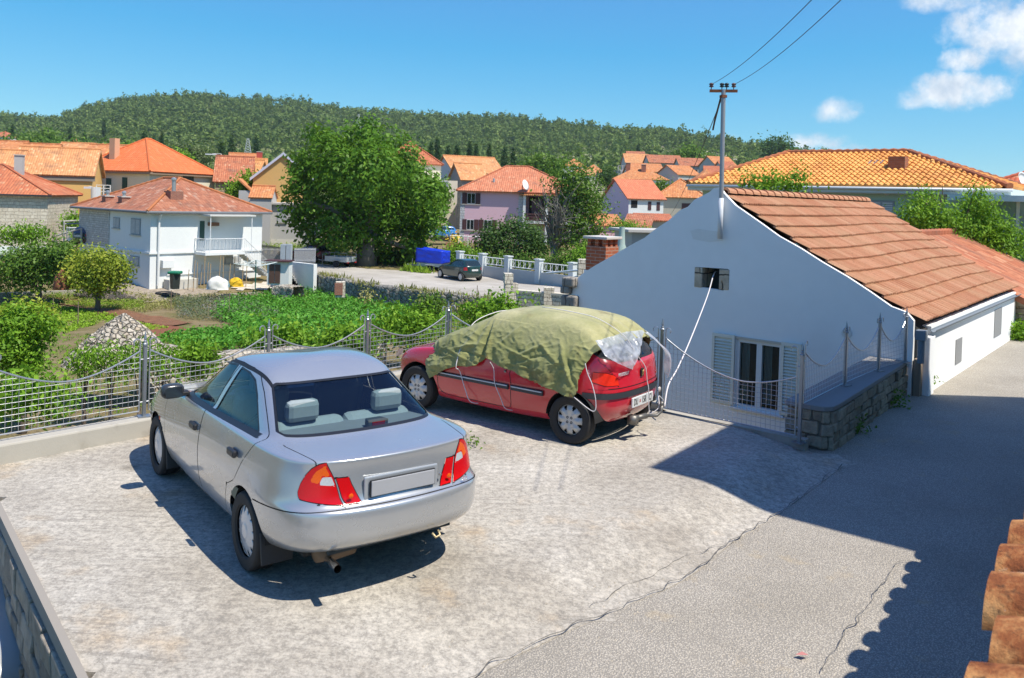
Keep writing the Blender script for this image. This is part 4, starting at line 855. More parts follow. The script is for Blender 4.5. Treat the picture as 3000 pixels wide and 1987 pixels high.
# ---------------------------------------------------------------- wire fences
WIRE = plain('fence_wire', (.48, .49, .50), .35, .7, .05); POST = plain('fence_post', (.30, .32, .34), .4, .7, .08)
def fence_post(m_parent, p, z0, z1, kind='spear'):
    m = MB(); m.box((p[0], p[1], (z0 + z1) / 2), (.036, .036, z1 - z0), math.atan2(E2.y, E2.x)); m.box((p[0], p[1], z0 + .006), (.13, .13, .012), .6)
    if kind == 'spear': m.lathe([(.03, z1), (.03, z1 + .015), (.016, z1 + .03), (.02, z1 + .045), (.012, z1 + .06), (.018, z1 + .075), (.0, z1 + .17)], (p[0], p[1], 0), 'Z', 8)
    return m.build('post', POST, m_parent)
def mesh_panel(parent, a, b, z0, zhi, zlo, gap=.055, scroll=(1, 1), step=.062, mid=.5):
    a = Vector((*a[:2], 0)); b = Vector((*b[:2], 0)); d = (b - a); L = d.length; d.normalize(); a = a + d * gap; b = b - d * gap; L = (b - a).length; m = MB()
    topf = lambda t: zlo + (zhi - zlo) * (abs(t - mid) / max(mid, 1 - mid)) ** 1.75
    at_ = lambda t, z: (a + d * (t * L)) + Vector((0, 0, z))
    m.tube([at_(t, topf(t)) for t in np.linspace(0, 1, 20)], .0095, 6); m.tube([at_(0, z0), at_(1, z0)], .008, 5)
    n = int(L / step)
    for k in range(1, n): t = k / n; m.tube([at_(t, z0), at_(t, topf(t))], .0027, 4, False)
    k = 1
    while z0 + k * step < zhi - .03:
        z = z0 + k * step; k += 1
        if z < zlo: m.tube([at_(0, z), at_(1, z)], .0027, 4, False)
        else:
            w = ((z - zlo) / (zhi - zlo)) ** (1 / 1.75) * max(mid, 1 - mid)
            if mid - w > 0: m.tube([at_(0, z), at_(mid - w, z)], .0027, 4, False)
            if mid + w < 1: m.tube([at_(mid + w, z), at_(1, z)], .0027, 4, False)
    for t, sg, on in ((0, 1, scroll[0]), (1, -1, scroll[1])):
        m.tube([at_(t, z0), at_(t, zhi)], .009, 5)
        if on:      # shepherd's-crook finial
            c = at_(t, zhi + .10); pts = [at_(t, zhi)] + [c + d * sg * (.038 - .038 * math.cos(q)) + Vector((0, 0, .038 * math.sin(q))) for q in np.linspace(0, 3.9, 9)]; m.tube(pts, .0075, 5)
        for z in (z0 + .1, zhi - .1): m.tube([at_(t, z), at_(t, z) - d * sg * gap], .008, 4)
    return m.build('mesh_panel', WIRE, parent)
FD_ = Vector((.665, .747, 0)); Fp = [Vector((-4.07, 9.42, 0)) + FD_ * (1.6 * k) for k in (-1, 0, 1, 2, 3)]; q = Vector((-.747, .665, 0)) * .10
Fp = [p + q for p in Fp]
F_ = thing('wire_fence', 'galvanised wire mesh fence with dipping top rail on the kerb behind the silver saloon', 'fence')
for p in Fp: fence_post(F_, p, .2, 1.02)
for a, b in zip(Fp, Fp[1:]): mesh_panel(F_, a, b, .27, .96, .72)
mesh_panel(F_, Fp[0] - FD_ * 1.6, Fp[0], .27, .96, .72)
Rp = [Fp[-1], Vector((.55, 12.2, 0)), Vector((2.085, 11.253, 0))]
for p in Rp[1:]: fence_post(F_, p, .0 if p is Rp[2] else .1, 1.10)
mesh_panel(F_, Rp[0], Rp[1], .17, .98, .74); mesh_panel(F_, Rp[1], Rp[2], .17, 1.0, .72)
GP = Vector((3.545, 9.995, 0)); G_ = thing('wire_gate', 'wire mesh gate with sagging top between the red car and the stone wall', 'gate'); mesh_panel(G_, Rp[2], GP, .06, 1.0, .60, mid=.62); fence_post(G_, GP, -.02, 1.03)
# ---------------------------------------------------------------- stone wall along the lane with its own fence
SA = gz(1915, 1046, ROADZ); SB = gz(2130, 882, ROADZ); sd_ = (SB - SA).normalized(); sq = Vector((-sd_.y, sd_.x, 0))
SWt = thing('lane_wall', 'low rubble stone wall with a concrete coping beside the shaded lane', 'wall')
near = [(SA + sq * .52 + sd_ * .02).xy[:], (SA + sq * .25 - sd_ * .0).xy[:], (SA + sq * .10 + sd_ * .02).xy[:], (SA + sq * .02 + sd_ * .10).xy[:], (SA + sd_ * .3).xy[:], SB.xy[:], (SB + sq * .52).xy[:]]
m = MB(); m.prism(near, -2.2, .335); m.build('mortar_core', MORTAR, SWt)
courses(SWt, SA + sd_ * .10, SB, ROADZ - .02, .333, ASH_L, seed=3); courses(SWt, SA + sq * .52 + sd_ * .02, SA + sq * .10 + sd_ * .02, -.12, .333, ASH_L, seed=5, hs=(.13, .17), ws=(.2, .34), name='end_stones'); courses(SWt, SA + sq * .10 + sd_ * .02, SA + sd_ * .12, -.14, .333, ASH_L, seed=6, hs=(.13, .17), ws=(.16, .17), name='corner_stones')
big = [(SA + sq * .55 - sd_ * .02).xy[:], (SA + sq * .22 - sd_ * .05).xy[:], (SA + sq * .06 - sd_ * .02).xy[:], (SA - sq * .02 + sd_ * .08).xy[:], (SA - sq * .035 + sd_ * .3).xy[:], (SB - sq * .035).xy[:], (SB + sq * .55).xy[:]]
m = MB(); m.prism(big, .336, .40); m.build('coping', plaster('coping_concrete', (.27, .26, .25), .6, (.12, .11, .10), 2.), SWt, bevel=.012)
PF = thing('wall_fence', 'wire mesh fence with spear posts on the coping of the lane wall', 'fence')
Wp = [GP + Vector((.03, .04, 0)), at(1952, 895, 11.35), at(2030, 853, 12.45), at(2092, 838, 13.2)]; Wp = [Vector((p.x, p.y, 0)) for p in Wp]
for i, p in enumerate(Wp[1:]): fence_post(PF, p, .4, 1.12)
for a, b in zip(Wp, Wp[1:]): mesh_panel(PF, a, b, .44, 1.06, .80)

# ---------------------------------------------------------------- white cottage
C0 = Vector((6.5, 13.3, 0)); CW, CL, CE, CAP = 6.7, 8.7, 1.04, 3.13
TILE_T = plain
def on_plane(u, v, o, n):
    d = ray(u, v); t = (Vector(o) - CAMP).dot(n) / d.dot(n); return CAMP + d * t
GN = -E2        # the gable looks down the lane towards us
def gpt(u, v): p = on_plane(u, v, C0, E2); return ((p - C0).dot(E1), p.z)      # (distance left of the lane corner, height)
def gl(s, z, out=0.): p = C0 + E1 * s - E2 * out; return Vector((p.x, p.y, z))
def build_cottage():
    T = thing('cottage', 'white rendered gable cottage with brown clay tile roof beside the lane', 'house')
    Wm = plaster('white_render', (.87, .87, .85), .30, (.55, .53, .48), .5)
    right = [(2112, 742), (2095, 722), (2060, 709), (2010, 674), (1960, 641), (1900, 606), (1850, 574), (1800, 546), (1760, 517), (1700, 475), (1674, 448)]; left = [(1662, 433), (1650, 435), (1640, 444), (1625, 452), (1605, 462), (1590, 478), (1572, 486), (1545, 510), (1510, 533), (1490, 550), (1470, 560), (1440, 577), (1400, 600), (1372, 616), (1345, 634), (1322, 655), (1316, 662)]
    prof = [gpt(*p) for p in right + left]
    out = [(prof[0][0], -2.3)] + prof + [(prof[-1][0], -2.3)]
    # niche cut as a ring of quads: outline split around the opening
    nz = [gpt(1606, 617), gpt(1684, 622), gpt(1685, 660), gpt(1672, 672), gpt(1606, 662)]; nz_s = [p[0] for p in nz]; nz_z = [p[1] for p in nz]
    bm = bmesh.new(); ov = [bm.verts.new(gl(s, z)) for s, z in out]; iv = [bm.verts.new(gl(s, z)) for s, z in nz]
    wz = [gpt(1703, 792), gpt(1808, 805), gpt(1808, 948), gpt(1703, 925)]; ws0, ws1 = wz[0][0], wz[1][0]; wt, wb = .38, -.86
    wv = [bm.verts.new(gl(s, z)) for s, z in ((ws0, wt), (ws1, wt), (ws1, wb), (ws0, wb))]
    E = [bm.edges.new((a, b)) for R in (ov, iv, wv) for a, b in zip(R, R[1:] + R[:1])]
    bmesh.ops.triangle_fill(bm, use_beauty=True, use_dissolve=False, edges=E)
    r = bmesh.ops.extrude_face_region(bm, geom=list(bm.faces)); bmesh.ops.translate(bm, vec=E2 * .10, verts=[v for v in r['geom'] if isinstance(v, bmesh.types.BMVert)])
    bmesh.ops.recalc_face_normals(bm, faces=bm.faces); o = bm_obj(bm, 'gable_wall', Wm, T, False)
    m = MB(); q_ = C0 - E1 * .15; m.prism([p.xy[:] for p in (q_ + E2 * .42, q_ + E2 * CL, C0 + E2 * CL + E1 * .4, C0 + E2 * .42 + E1 * .4)], -2.3, .945); m.build('lane_side_wall', Wm, T)
    m = MB(); m.prism([(C0 + E1 * (CW - .4) + E2 * .42).xy[:], (C0 + E1 * (CW - .4) + E2 * CL).xy[:], (C0 + E1 * CW + E2 * CL).xy[:], (C0 + E1 * CW + E2 * .42).xy[:]], -2.3, 1.0); m.build('garden_side_wall', Wm, T)
    bm = bmesh.new(); bv = [bm.verts.new(gl(s, z) + E2 * (CL - .02)) for s, z in ((.4, -2.3), (.4, 1.0), (CW / 2, 2.95), (CW - .4, 1.0), (CW - .4, -2.3))]; bm.faces.new(bv); bm_obj(bm, 'back_wall', Wm, T, False)
    # stone lining of the niche and its dark back
    lin = stone('niche_stone', (.70, .58, .43), (.52, .42, .31), (.1, .09, .07), .5, .4)
    s0, s1 = max(nz_s), min(nz_s); zt, zb = max(nz_z), min(nz_z)
    m = MB(); 
    for (a, b, c, d) in ((s0, s0 - .16, zb, zt), (s1 + .20, s1, zb, zt)):
        P = [(C0 + E1 * a - E2 * .012).xy[:], (C0 + E1 * b - E2 * .012).xy[:], (C0 + E1 * b + E2 * .45).xy[:], (C0 + E1 * a + E2 * .45).xy[:]]; m = MB(); m.prism(P[::-1], c + .015, d - .015); m.build('niche_jamb', lin, T, bevel=.015)
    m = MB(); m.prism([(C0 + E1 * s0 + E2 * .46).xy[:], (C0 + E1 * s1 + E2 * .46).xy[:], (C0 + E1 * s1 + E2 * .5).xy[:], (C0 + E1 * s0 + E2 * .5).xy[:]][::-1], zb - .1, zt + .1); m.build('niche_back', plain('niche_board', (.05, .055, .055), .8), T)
    # tiled roof: overlapping rows of grooved tiles
    tl = NT('clay_tiles'); g = tl.n('NewGeometry'); rnd = g.outputs['Random Per Island']
    c = tl.ramp(rnd, (0, (.42, .185, .10)), (.35, (.46, .215, .12)), (.7, (.50, .24, .135)), (1, (.54, .29, .175)))
    c = tl.mix(tl.math('MULTIPLY', tl.rng(tl.noise(1.1, 7, .66), .45, .68), .55), c, (.50, .32, .185)); c = tl.mix(tl.rng(tl.noise(26, 6, .72), .54, .72, 0, .75), c, (.13, .085, .055)); c = tl.mix(tl.rng(tl.noise(60, 4, .7), .60, .72, 0, .55), c, (.52, .40, .27))
    tl.bump(tl.noise(60, 5, .7), .4, .01); tm = tl.set(col=c, rough=.88, spec=.22)
    ridge_s = gpt(1668, 436)[0]
    for sgn, e_s, nm in ((0, -.19, 'lane_slope'), (1, CW + .12, 'garden_slope')):
        m = MB(); rows, cols = 11, 41; e_z = CE - .10
        rp = [(ridge_s, CAP + .01), (e_s + (ridge_s - e_s) * .5, CE + (CAP - CE) * .50 + .01), (e_s, e_z)] if sgn else [(p[0] * 1. - .13 * (1 - k / 10), p[1] - .045) for k, p in enumerate([gpt(*q) for q in right])][::-1]
        xs = np.array([math.hypot(p[0] - rp[0][0], p[1] - rp[0][1]) for p in rp]); S_ = lambda d: (float(np.interp(d, xs, [p[0] for p in rp])), float(np.interp(d, xs, [p[1] for p in rp])))
        L = xs[-1]; rw = L / rows; cw = (CL + .25) / cols
        if not sgn:     # ease the drawn outline to a straight fall with a slight kick
            a, b = rp[0], rp[-1]; S_ = lambda d: (a[0] + (b[0] - a[0]) * d / L, a[1] + (b[1] - a[1]) * d / L + .10 * (d / L - .5) ** 2 * 4 * .35 - .02)
        for r in range(rows):
            d0, d1 = r * rw - .03, (r + 1) * rw + .045
            for k in range(cols):
                y0 = .085 + k * cw; jz = random.uniform(-.004, .004); jd = random.uniform(-.007, .007); tw = random.uniform(-.007, .007)
                sag = -.025 * math.sin(k / cols * PI * 2.3) * math.sin(r / rows * PI)
                pr = ((0, .0), (.10, .026), (.24, .026), (.32, -.006), (.48, -.006), (.56, .026), (.72, .026), (.80, -.006), (.90, .006), (1.0, .028))
                row = []
                for dd, lift in ((max(0, d0), .004), (d1 + jd, .060)):
                    s, z = S_(dd); row.append([m.vert(gl(s, z + lift + h + jz + sag - .13 * sgn + tw * (q - .5)) + E2 * (y0 + q * cw)) for q, h in pr])
                for i in range(1):
                    for j in range(len(pr) - 1): f = [row[i][j], row[i][j + 1], row[i + 1][j + 1], row[i + 1][j]]; m.face(f if sgn else f[::-1])
        m.build(nm, tm, T)
    dk = MB()
    for e_s in (-.1, CW + .08): 
        a, b = gl(e_s, CE - .15), gl(ridge_s, CAP - .09); dk.poly([a + E2 * .12, b + E2 * .12, b + E2 * (CL - .03), a + E2 * (CL - .03)])
    dk.build('roof_underlay', plain('underlay', (.03, .025, .02), .95), T)
    for k in range(24):
        m = MB(); y0 = .12 + k * (CL / 24); N = 8
        a = [m.vert(gl(ridge_s + .125 * math.cos(q), CAP - .075 + .10 * math.sin(q)) + E2 * (y0 - .02)) for q in np.linspace(-.1, PI + .1, N)]; b = [m.vert(gl(ridge_s + .105 * math.cos(q), CAP - .09 + .09 * math.sin(q)) + E2 * (y0 + CL / 24 + .02)) for q in np.linspace(-.1, PI + .1, N)]
        for j in range(N - 1): m.face([a[j], a[j + 1], b[j + 1], b[j]])
        a2 = [m.vert(gl(ridge_s + .09 * math.cos(q), CAP - .09 + .07 * math.sin(q)) + E2 * (y0 - .02)) for q in np.linspace(-.1, PI + .1, N)]
        for j in range(N - 1): m.face([a2[j], a2[j + 1], a[j + 1], a[j]])
        m.build('ridge_tile', tm, T)
    # gutter, downpipe, pier, air bricks
    zinc = plain('zinc', (.20, .23, .26), .6, .1)
    m = MB(); N = 7; P = []
    for y in np.linspace(.35, CL + .1, 9): P.append([m.vert(gl(-.20 + .05 * math.cos(q), CE - .135 + .05 * math.sin(q)) + E2 * y) for q in np.linspace(PI, 2 * PI, N)])
    for i in range(8):
        for j in range(N - 1): m.face([P[i][j], P[i][j + 1], P[i + 1][j + 1], P[i + 1][j]])
    g = m.build('gutter', zinc, T); s_ = g.modifiers.new('solid', 'SOLIDIFY'); s_.thickness = .006
    m = MB(); p = C0 - E1 * .12 - E2 * .06; m.box((p.x, p.y, .85), (.17, .15, .16), math.atan2(E2.y, E2.x)); m.tube([(p.x, p.y, .8), (p.x, p.y, .40)], .055, 10); m.build('downpipe', zinc, T, bevel=.01)
    m = MB(); m.prism([(C0 - E1 * .20 + E2 * .18).xy[:], (C0 - E1 * .20 + E2 * .52).xy[:], (C0 + E2 * .52).xy[:], (C0 + E2 * .18).xy[:]], -.6, .80); m.build('corner_pier', Wm, T, bevel=.02)
    m = MB(); m.prism([(C0 - E1 * .10 + E2 * .02).xy[:], (C0 - E1 * .10 + E2 * .18).xy[:], (C0 + E2 * .18).xy[:], (C0 + E2 * .02).xy[:]], -.6, .44); m.build('bare_corner_patch', plaster('bare_render', (.30, .23, .17), .6), T)
    for (u0, v0, u1, v1) in ((2209, 786, 2221, 835), (2299, 717, 2313, 772)):
        o_ = C0 - E1 * .15; a = on_plane(u0, v0, o_, E1); b = on_plane(u1, v1, o_, E1); t0, t1 = (a - C0).dot(E2), (b - C0).dot(E2); z0, z1 = min(a.z, b.z), max(a.z, b.z)
        m = MB(); m.prism([(C0 - E1 * .162 + E2 * t0).xy[:], (C0 - E1 * .162 + E2 * t1).xy[:], (C0 + E1 * .01 + E2 * t1).xy[:], (C0 + E1 * .01 + E2 * t0).xy[:]], z0, z1); m.build('vent_plate', plain('vent_grey', (.27, .27, .27), .6, 0., .2, 30.), T)
    # window: frame, panes, open louvred shutters
    fr = plain('window_white', (.70, .71, .70), .4, 0., .05); gd = glass_clear('window_glass', (.80, .86, .84))
    Wd = thing('window', None, None); Wd.parent = T
    def gbox(m, s0, s1, z0, z1, o0, o1): m.prism([(C0 + E1 * s0 - E2 * o1).xy[:], (C0 + E1 * s1 - E2 * o1).xy[:], (C0 + E1 * s1 - E2 * o0).xy[:], (C0 + E1 * s0 - E2 * o0).xy[:]][::-1], z0, z1); return m
    m = MB(); f = .055
    gbox(m, ws0, ws1, wt - f, wt, -.10, -.02); gbox(m, ws0, ws1, wb, wb + f, -.10, -.02); wm = (ws0 + ws1) / 2
    for a in (ws0, wm + .05, ws1 + f): gbox(m, a, a - (f if a != wm + .05 else .10), wb + f, wt - f, -.10, -.02)
    m.build('frame', fr, Wd)
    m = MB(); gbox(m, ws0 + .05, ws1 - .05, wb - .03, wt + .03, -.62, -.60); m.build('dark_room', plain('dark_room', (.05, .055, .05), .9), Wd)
    for a, b in ((ws0 - f, wm + .05), (wm - .05, ws1 + f)):
        m = MB(); gbox(m, a, b, wb + f, wt - f, -.085, -.075); m.build('pane', gd, Wd)
        m = MB(); cs = np.linspace(a, a + (b - a) * .45, 12)
        for i in range(11): gbox(m, cs[i], cs[i + 1], wb + .1, wt - .08, -.14 - .02 * (i % 2), -.138 - .02 * (i % 2))
        m.build('curtain', plain('curtain_blue', (.42, .55, .60), .9), Wd)
    m = MB(); gbox(m, ws0 + .08, ws1 - .08, wb - .05, wb - .002, -.05, .05); m.build('sill', fr, Wd, bevel=.008)
    m = MB(); gbox(m, ws0 + .03, ws1 - .03, wt + .003, wt + .045, -.01, .02); m.build('lintel_strip', plaster('lintel_beige', (.55, .50, .42), .3), Wd)
    shm = plain('shutter_cream', (.74, .72, .62), .5, 0., .08)
    for u0, u1 in ((1646, 1698), (1806, 1852)):
        a = gpt(u0, 860)[0]; b = gpt(u1, 860)[0]; m = MB(); z0, z1 = wb + .02, wt + .06
        for s0, s1 in ((a, a - .05), (b + .05, b)): gbox(m, s0, s1, z0, z1, .015, .05)
        for zz in (z0, z1 - .06): gbox(m, a - .05, b + .05, zz, zz + .06, .015, .05)
        n = 20
        for k in range(n):
            zc = z0 + .08 + (z1 - z0 - .16) * (k + .5) / n; p0, p1 = gl(a - .05, zc - .016, .048), gl(b + .05, zc - .016, .048); q0, q1 = gl(a - .05, zc + .016, .018), gl(b + .05, zc + .016, .018); m.poly([p0, p1, q1, q0]); m.poly([p0 + Vector((0, 0, -.006)), q0 + Vector((0, 0, -.006)), q1 + Vector((0, 0, -.006)), p1 + Vector((0, 0, -.006))])
        gbox(m, a - .05, b + .05, z0 + .05, z1 - .05, .012, .016)
        m.build('shutter', shm, Wd)
    v = gpt(1957, 770); m = MB(); m.lathe([(0, 0), (.085, 0), (.09, -.012)], (0, 0, 0), 'Z', 18)
    for k in range(-3, 4): w = math.sqrt(max(0, .08 ** 2 - (k * .022) ** 2)); m.box((0, k * .022, .004), (2 * w, .008, .006))
    vo = m.build('round_vent', fr, T); vo.location = gl(v[0], v[1], .012); vo.rotation_euler = (PI / 2, 0, math.atan2(E1.y, E1.x) + PI)
    for pp in (((1596, 534), (1612, 529), (1640, 533), (1668, 536), (1672, 556), (1640, 560), (1602, 553)), ((1588, 611), (1640, 604), (1694, 611), (1702, 640), (1694, 676), (1672, 684), (1640, 682), (1598, 674), (1592, 640))):
        bm = bmesh.new(); bm.faces.new([bm.verts.new(gl(*gpt(*p_), out=.0035)) for p_ in pp]); bm.normal_update(); bmesh.ops.triangulate(bm, faces=bm.faces)
        if pp[0][0] > 1590: bm_obj(bm, 'render_patch', plaster('patch_render', (.78, .77, .73), .4, (.5, .47, .42), 3.), T, False)
        else: bm.free()
    # bare corner stones at the garden end
    m = MB(); sL = prof[-1][0]
    for i, (ds, dz, w, h) in enumerate(((.02, 1.60 - .5, .30, .20), (-.06, .93, .22, .16), (.04, .70, .36, .24), (-.10, .50, .20, .18))):
        m = MB(); p = gl(sL - .04 - ds, dz, .02); m.box(p, (w, .3, h), math.atan2(E1.y, E1.x) + random.uniform(-.1, .1)); m.build('corner_stone', stone('corner_limestone', (.33, .30, .26), (.24, .22, .19), (.1, .09, .08), .6, .4), T, bevel=.035)
    # brick chimney on the garden slope
    ch = at(1391, 620, 18.6); bw = .52; rz = math.atan2(E1.y, E1.x); M = brick('chimney_brick')
    m = MB(); m.box((ch.x, ch.y, (1.28 + 1.82) / 2), (bw, bw, .54), rz); CH = m.build('chimney', M, T)
    m = MB(); m.box((ch.x, ch.y, 1.06), (bw + .05, bw + .05, .438), rz); m.build('chimney_base', Wm, CH)
    for i in (-1, 0, 1):
        for j in (-1, 0, 1):
            if i or j: m = MB(); c_, s_ = math.cos(rz), math.sin(rz); x, y = i * (bw / 2 - .06), j * (bw / 2 - .06); m.box((ch.x + x * c_ - y * s_, ch.y + x * s_ + y * c_, 1.90), (.085, .085, .16), rz); m.build('chimney_leg', M, CH)
    m = MB(); m.box((ch.x, ch.y, 2.01), (bw + .12, bw + .12, .06), rz); m.build('chimney_cap', plaster('cap_concrete', (.55, .53, .48), .3), CH, bevel=.01)
    return T
build_cottage()
# power pole, insulators and wires
POLB = at(1664, 552, 15.35); PT = at(1672.5, 208, 15.35)
PP = thing('utility_pole', 'thin galvanised roof pole with a rusty crossarm fixed to the cottage gable', 'utility pole'); zt = PT.z
m = MB(); m.tube([(POLB.x, POLB.y, POLB.z), (POLB.x, POLB.y, POLB.z + .75)], .046, 10); m.build('lower_tube', plain('pole_white', (.62, .64, .66), .5), PP, True)
m = MB(); m.tube([(POLB.x, POLB.y, POLB.z + .75), (PT.x, PT.y, zt)], .042, 12); m.build('shaft', plain('pole_steel', (.34, .35, .36), .5, .4, .15, 9.), PP, True, auto=40)
rust = plain('rust', (.20, .075, .035), .85, .2, .35, 14.)
ad = Vector((1, -.18, 0)).normalized(); m = MB(); m.box((PT.x, PT.y, zt - .02), (.50, .05, .05), math.atan2(ad.y, ad.x)); m.build('crossarm', rust, PP)
m = MB(); m.box((PT.x, PT.y, zt - .12), (.10, .10, .05), .3); m.build('clamp', rust, PP)
ins = []
for k, (o_, c_) in enumerate(((-.22, (.10, .05, .05)), (-.03, (.012, .03, .035)), (.055, (.012, .03, .035)), (.18, (.14, .07, .06)))):
    p = PT + ad * o_; m = MB(); m.lathe([(.008, 0), (.008, .04), (.035, .045), (.045, .06), (.030, .07), (.030, .08), (.042, .09), (.042, .105), (.025, .12), (0, .125)], (p.x, p.y, zt + .005), 'Z', 12); m.build('insulator', plain('porcelain_%d' % k, c_, .25), PP, True); ins.append(Vector((p.x, p.y, zt + .10)))
def wire(pts, r, label, mt=None, name='power_cable'):
    m = MB(); m.tube(pts, r, 5); return tag(m.build(name, mt or plain('cable_black', (.03, .03, .035), .6)), label, 'cable')
def sag(a, b, s, n=24): return [a.lerp(b, t) + Vector((0, 0, -4 * s * t * (1 - t))) for t in np.linspace(0, 1, n)]
wire(sag(ins[0], at(1990, -120, 6.5), .12), .0045, 'thin dark overhead wire from the left end of the crossarm')
wire(sag(ins[3], at(2060, -115, 6.5), .12), .0045, 'thin dark overhead wire from the right end of the crossarm')
wire(sag(Vector((PT.x - .04, PT.y, zt - .2)), at(1545, 500, 70), .4, 40), .009, 'slack service cable dropping from the pole towards the village')
m = MB(); m.tube([Vector((PT.x - .045, PT.y + .02, zt - .16)), at(1652, 280, 16.2), at(1648, 300, 16.5)], .018, 6); tag(m.build('cable_sleeve', BLACK), 'thick black sleeve on the cable just below the crossarm', 'cable sleeve')
rope('hanging_rope', [at(1655, 627, 15.75), at(1648, 640, 15.5), at(1635, 685, 14.9), at(1598, 780, 13.2), at(1567, 850, 11.8), at(1545, 890, 11.0), at(1536, 940, 10.7)], 'long white rope strung from the gable niche to the red car', r=.011, conv=False)

# ---------------------------------------------------------------- houses
GLASS = glass_dark('pane_glass'); SH_BROWN = plain('shutter_brown', (.075, .028, .028), .55); SH_GREEN = plain('shutter_green', (.025, .075, .055), .55); SH_WHITE = plain('shutter_white', (.62, .62, .60), .55, 0., .06); SH_GREY = plain('shutter_grey', (.42, .44, .46), .55)
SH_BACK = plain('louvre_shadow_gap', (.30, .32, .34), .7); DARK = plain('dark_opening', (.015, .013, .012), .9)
class House:
    """local frame: x along the front wall, y away from us, origin at the front left corner"""
    def __init__(s, name, label, L, rz, W, D, zb, ze, cat='house', group=None):
        s.rz = R_(rz); s.ex = Vector((math.cos(s.rz), math.sin(s.rz), 0)); s.ey = Vector((-s.ex.y, s.ex.x, 0)); s.o = Vector((L.x, L.y, 0)); s.W, s.D, s.zb, s.ze = W, D, zb, ze
        s.T = thing(name, label, cat, (L.x, L.y, zb), s.rz, group); s.h = ze - zb
    def loc(s, p): d = Vector((p.x, p.y, 0)) - s.o; return Vector((d.dot(s.ex), d.dot(s.ey), p.z - s.zb))
    def face(s, f):        # origin, along, outward, in world
        return {'F': (s.o, s.ex, -s.ey), 'R': (s.o + s.ex * s.W, s.ey, s.ex), 'L': (s.o + s.ey * s.D, -s.ey, -s.ex)}[f]
    def px(s, f, u, v, out=0.):   # photo point on that wall: distance along, height above base
        o, a, n = s.face(f); p = on_plane(u, v, o + n * out, n); return (p - o).dot(a), p.z - s.zb
    def fbox(s, m, f, a0, a1, z0, z1, d0, d1):   # box on a wall, d outward
        o, a, n = s.face(f); P = [s.loc(o + a * x + n * d) for x, d in ((a0, d0), (a1, d0), (a1, d1), (a0, d1))]; P = [(p.x, p.y) for p in P]
        ar = sum(P[i][0] * P[(i + 1) % 4][1] - P[(i + 1) % 4][0] * P[i][1] for i in range(4)); m.prism(P if ar > 0 else P[::-1], z0, z1); return m
    def walls(s, mt, name='wall'): m = MB(); m.prism([(0, 0), (s.W, 0), (s.W, s.D), (0, s.D)], 0, s.h - .01); return m.build(name, mt, s.T)
    def roof(s, mt, kind='hip', rise=1.6, ov=.35, ridge=True, x0=0., x1=None, y0=0., y1=None, z=None, soffit=True, inset=(None, None), wallm=None):
        W = s.W if x1 is None else x1; D = s.D if y1 is None else y1; z = s.h if z is None else z; m = MB(); a, b, c, d = x0 - ov, W + ov, y0 - ov, D + ov; zz = z
        def slope(p):       # first edge is the eave
            p = [Vector(q) for q in p]; e = (p[1] - p[0]).normalized(); n = e.cross(p[-1] - p[0]); g = n.cross(e).normalized(); m.poly(p, [((q - p[0]).dot(e) + 50, (q - p[0]).dot(g)) for q in p])
        w, dp = b - a, d - c; caps = []
        if kind == 'hip':
            if w >= dp:
                i0 = dp / 2 if inset[0] is None else inset[0]; i1 = dp / 2 if inset[1] is None else inset[1]; r0, r1 = Vector((a + i0, (c + d) / 2, zz + rise)), Vector((b - i1, (c + d) / 2, zz + rise))
                A, B, C_, D_ = [Vector(q) for q in ((a, c, zz), (b, c, zz), (b, d, zz), (a, d, zz))]; slope([A, B, r1, r0]); slope([C_, D_, r0, r1]); slope([B, C_, r1]); slope([D_, A, r0]); caps = [(A, r0), (B, r1), (C_, r1), (D_, r0), (r0, r1)]
            else:
                i0 = w / 2 if inset[0] is None else inset[0]; i1 = w / 2 if inset[1] is None else inset[1]; r0, r1 = Vector(((a + b) / 2, c + i0, zz + rise)), Vector(((a + b) / 2, d - i1, zz + rise))
                A, B, C_, D_ = [Vector(q) for q in ((a, c, zz), (b, c, zz), (b, d, zz), (a, d, zz))]; slope([A, B, r0]); slope([B, C_, r1, r0]); slope([C_, D_, r1]); slope([D_, A, r0, r1]); caps = [(A, r0), (B, r0), (C_, r1), (D_, r1), (r0, r1)]
        elif kind == 'gx':      # ridge along x, gables left and right
            ym = (c + d) / 2; r0, r1 = Vector((a, ym, zz + rise)), Vector((b, ym, zz + rise)); slope([(a, c, zz), (b, c, zz), r1, r0]); slope([(b, d, zz), (a, d, zz), r0, r1]); caps = [(r0, r1)]
        elif kind == 'gy':      # ridge away from us, gable faces us
            xm = (a + b) / 2; r0, r1 = Vector((xm, c, zz + rise)), Vector((xm, d, zz + rise)); slope([(b, c, zz), (b, d, zz), r1, r0]); slope([(a, d, zz), (a, c, zz), r0, r1]); caps = [(r0, r1)]
        elif kind == 'lean': slope([(a, c, zz), (b, c, zz), (b, d, zz + rise), (a, d, zz + rise)])
        elif kind == 'leanx': slope([(b, c, zz), (b, d, zz), (a, d, zz + rise), (a, c, zz + rise)])
        R = m.build('roof', mt, s.T); sm = R.modifiers.new('solid', 'SOLIDIFY'); sm.thickness = .14; sm.offset = -1
        if kind in ('gx', 'gy') and wallm:
            if kind == 'gx':
                for x in (x0, W):
                    g = MB(); g.poly([(x, y0, z - .02), (x, D, z - .02), (x, (y0 + D) / 2, z + rise * (1 - 2 * ov / dp) - .03)][::(1 if x == W else -1)]); g.build('gable', wallm, s.T)
            else:
                for y in (y0, D):
                    g = MB(); g.poly([(x0, y, z - .02), (W, y, z - .02), ((x0 + W) / 2, y, z + rise * (1 - 2 * ov / w) - .03)][::(1 if y == y0 else -1)]); g.build('gable', wallm, s.T)
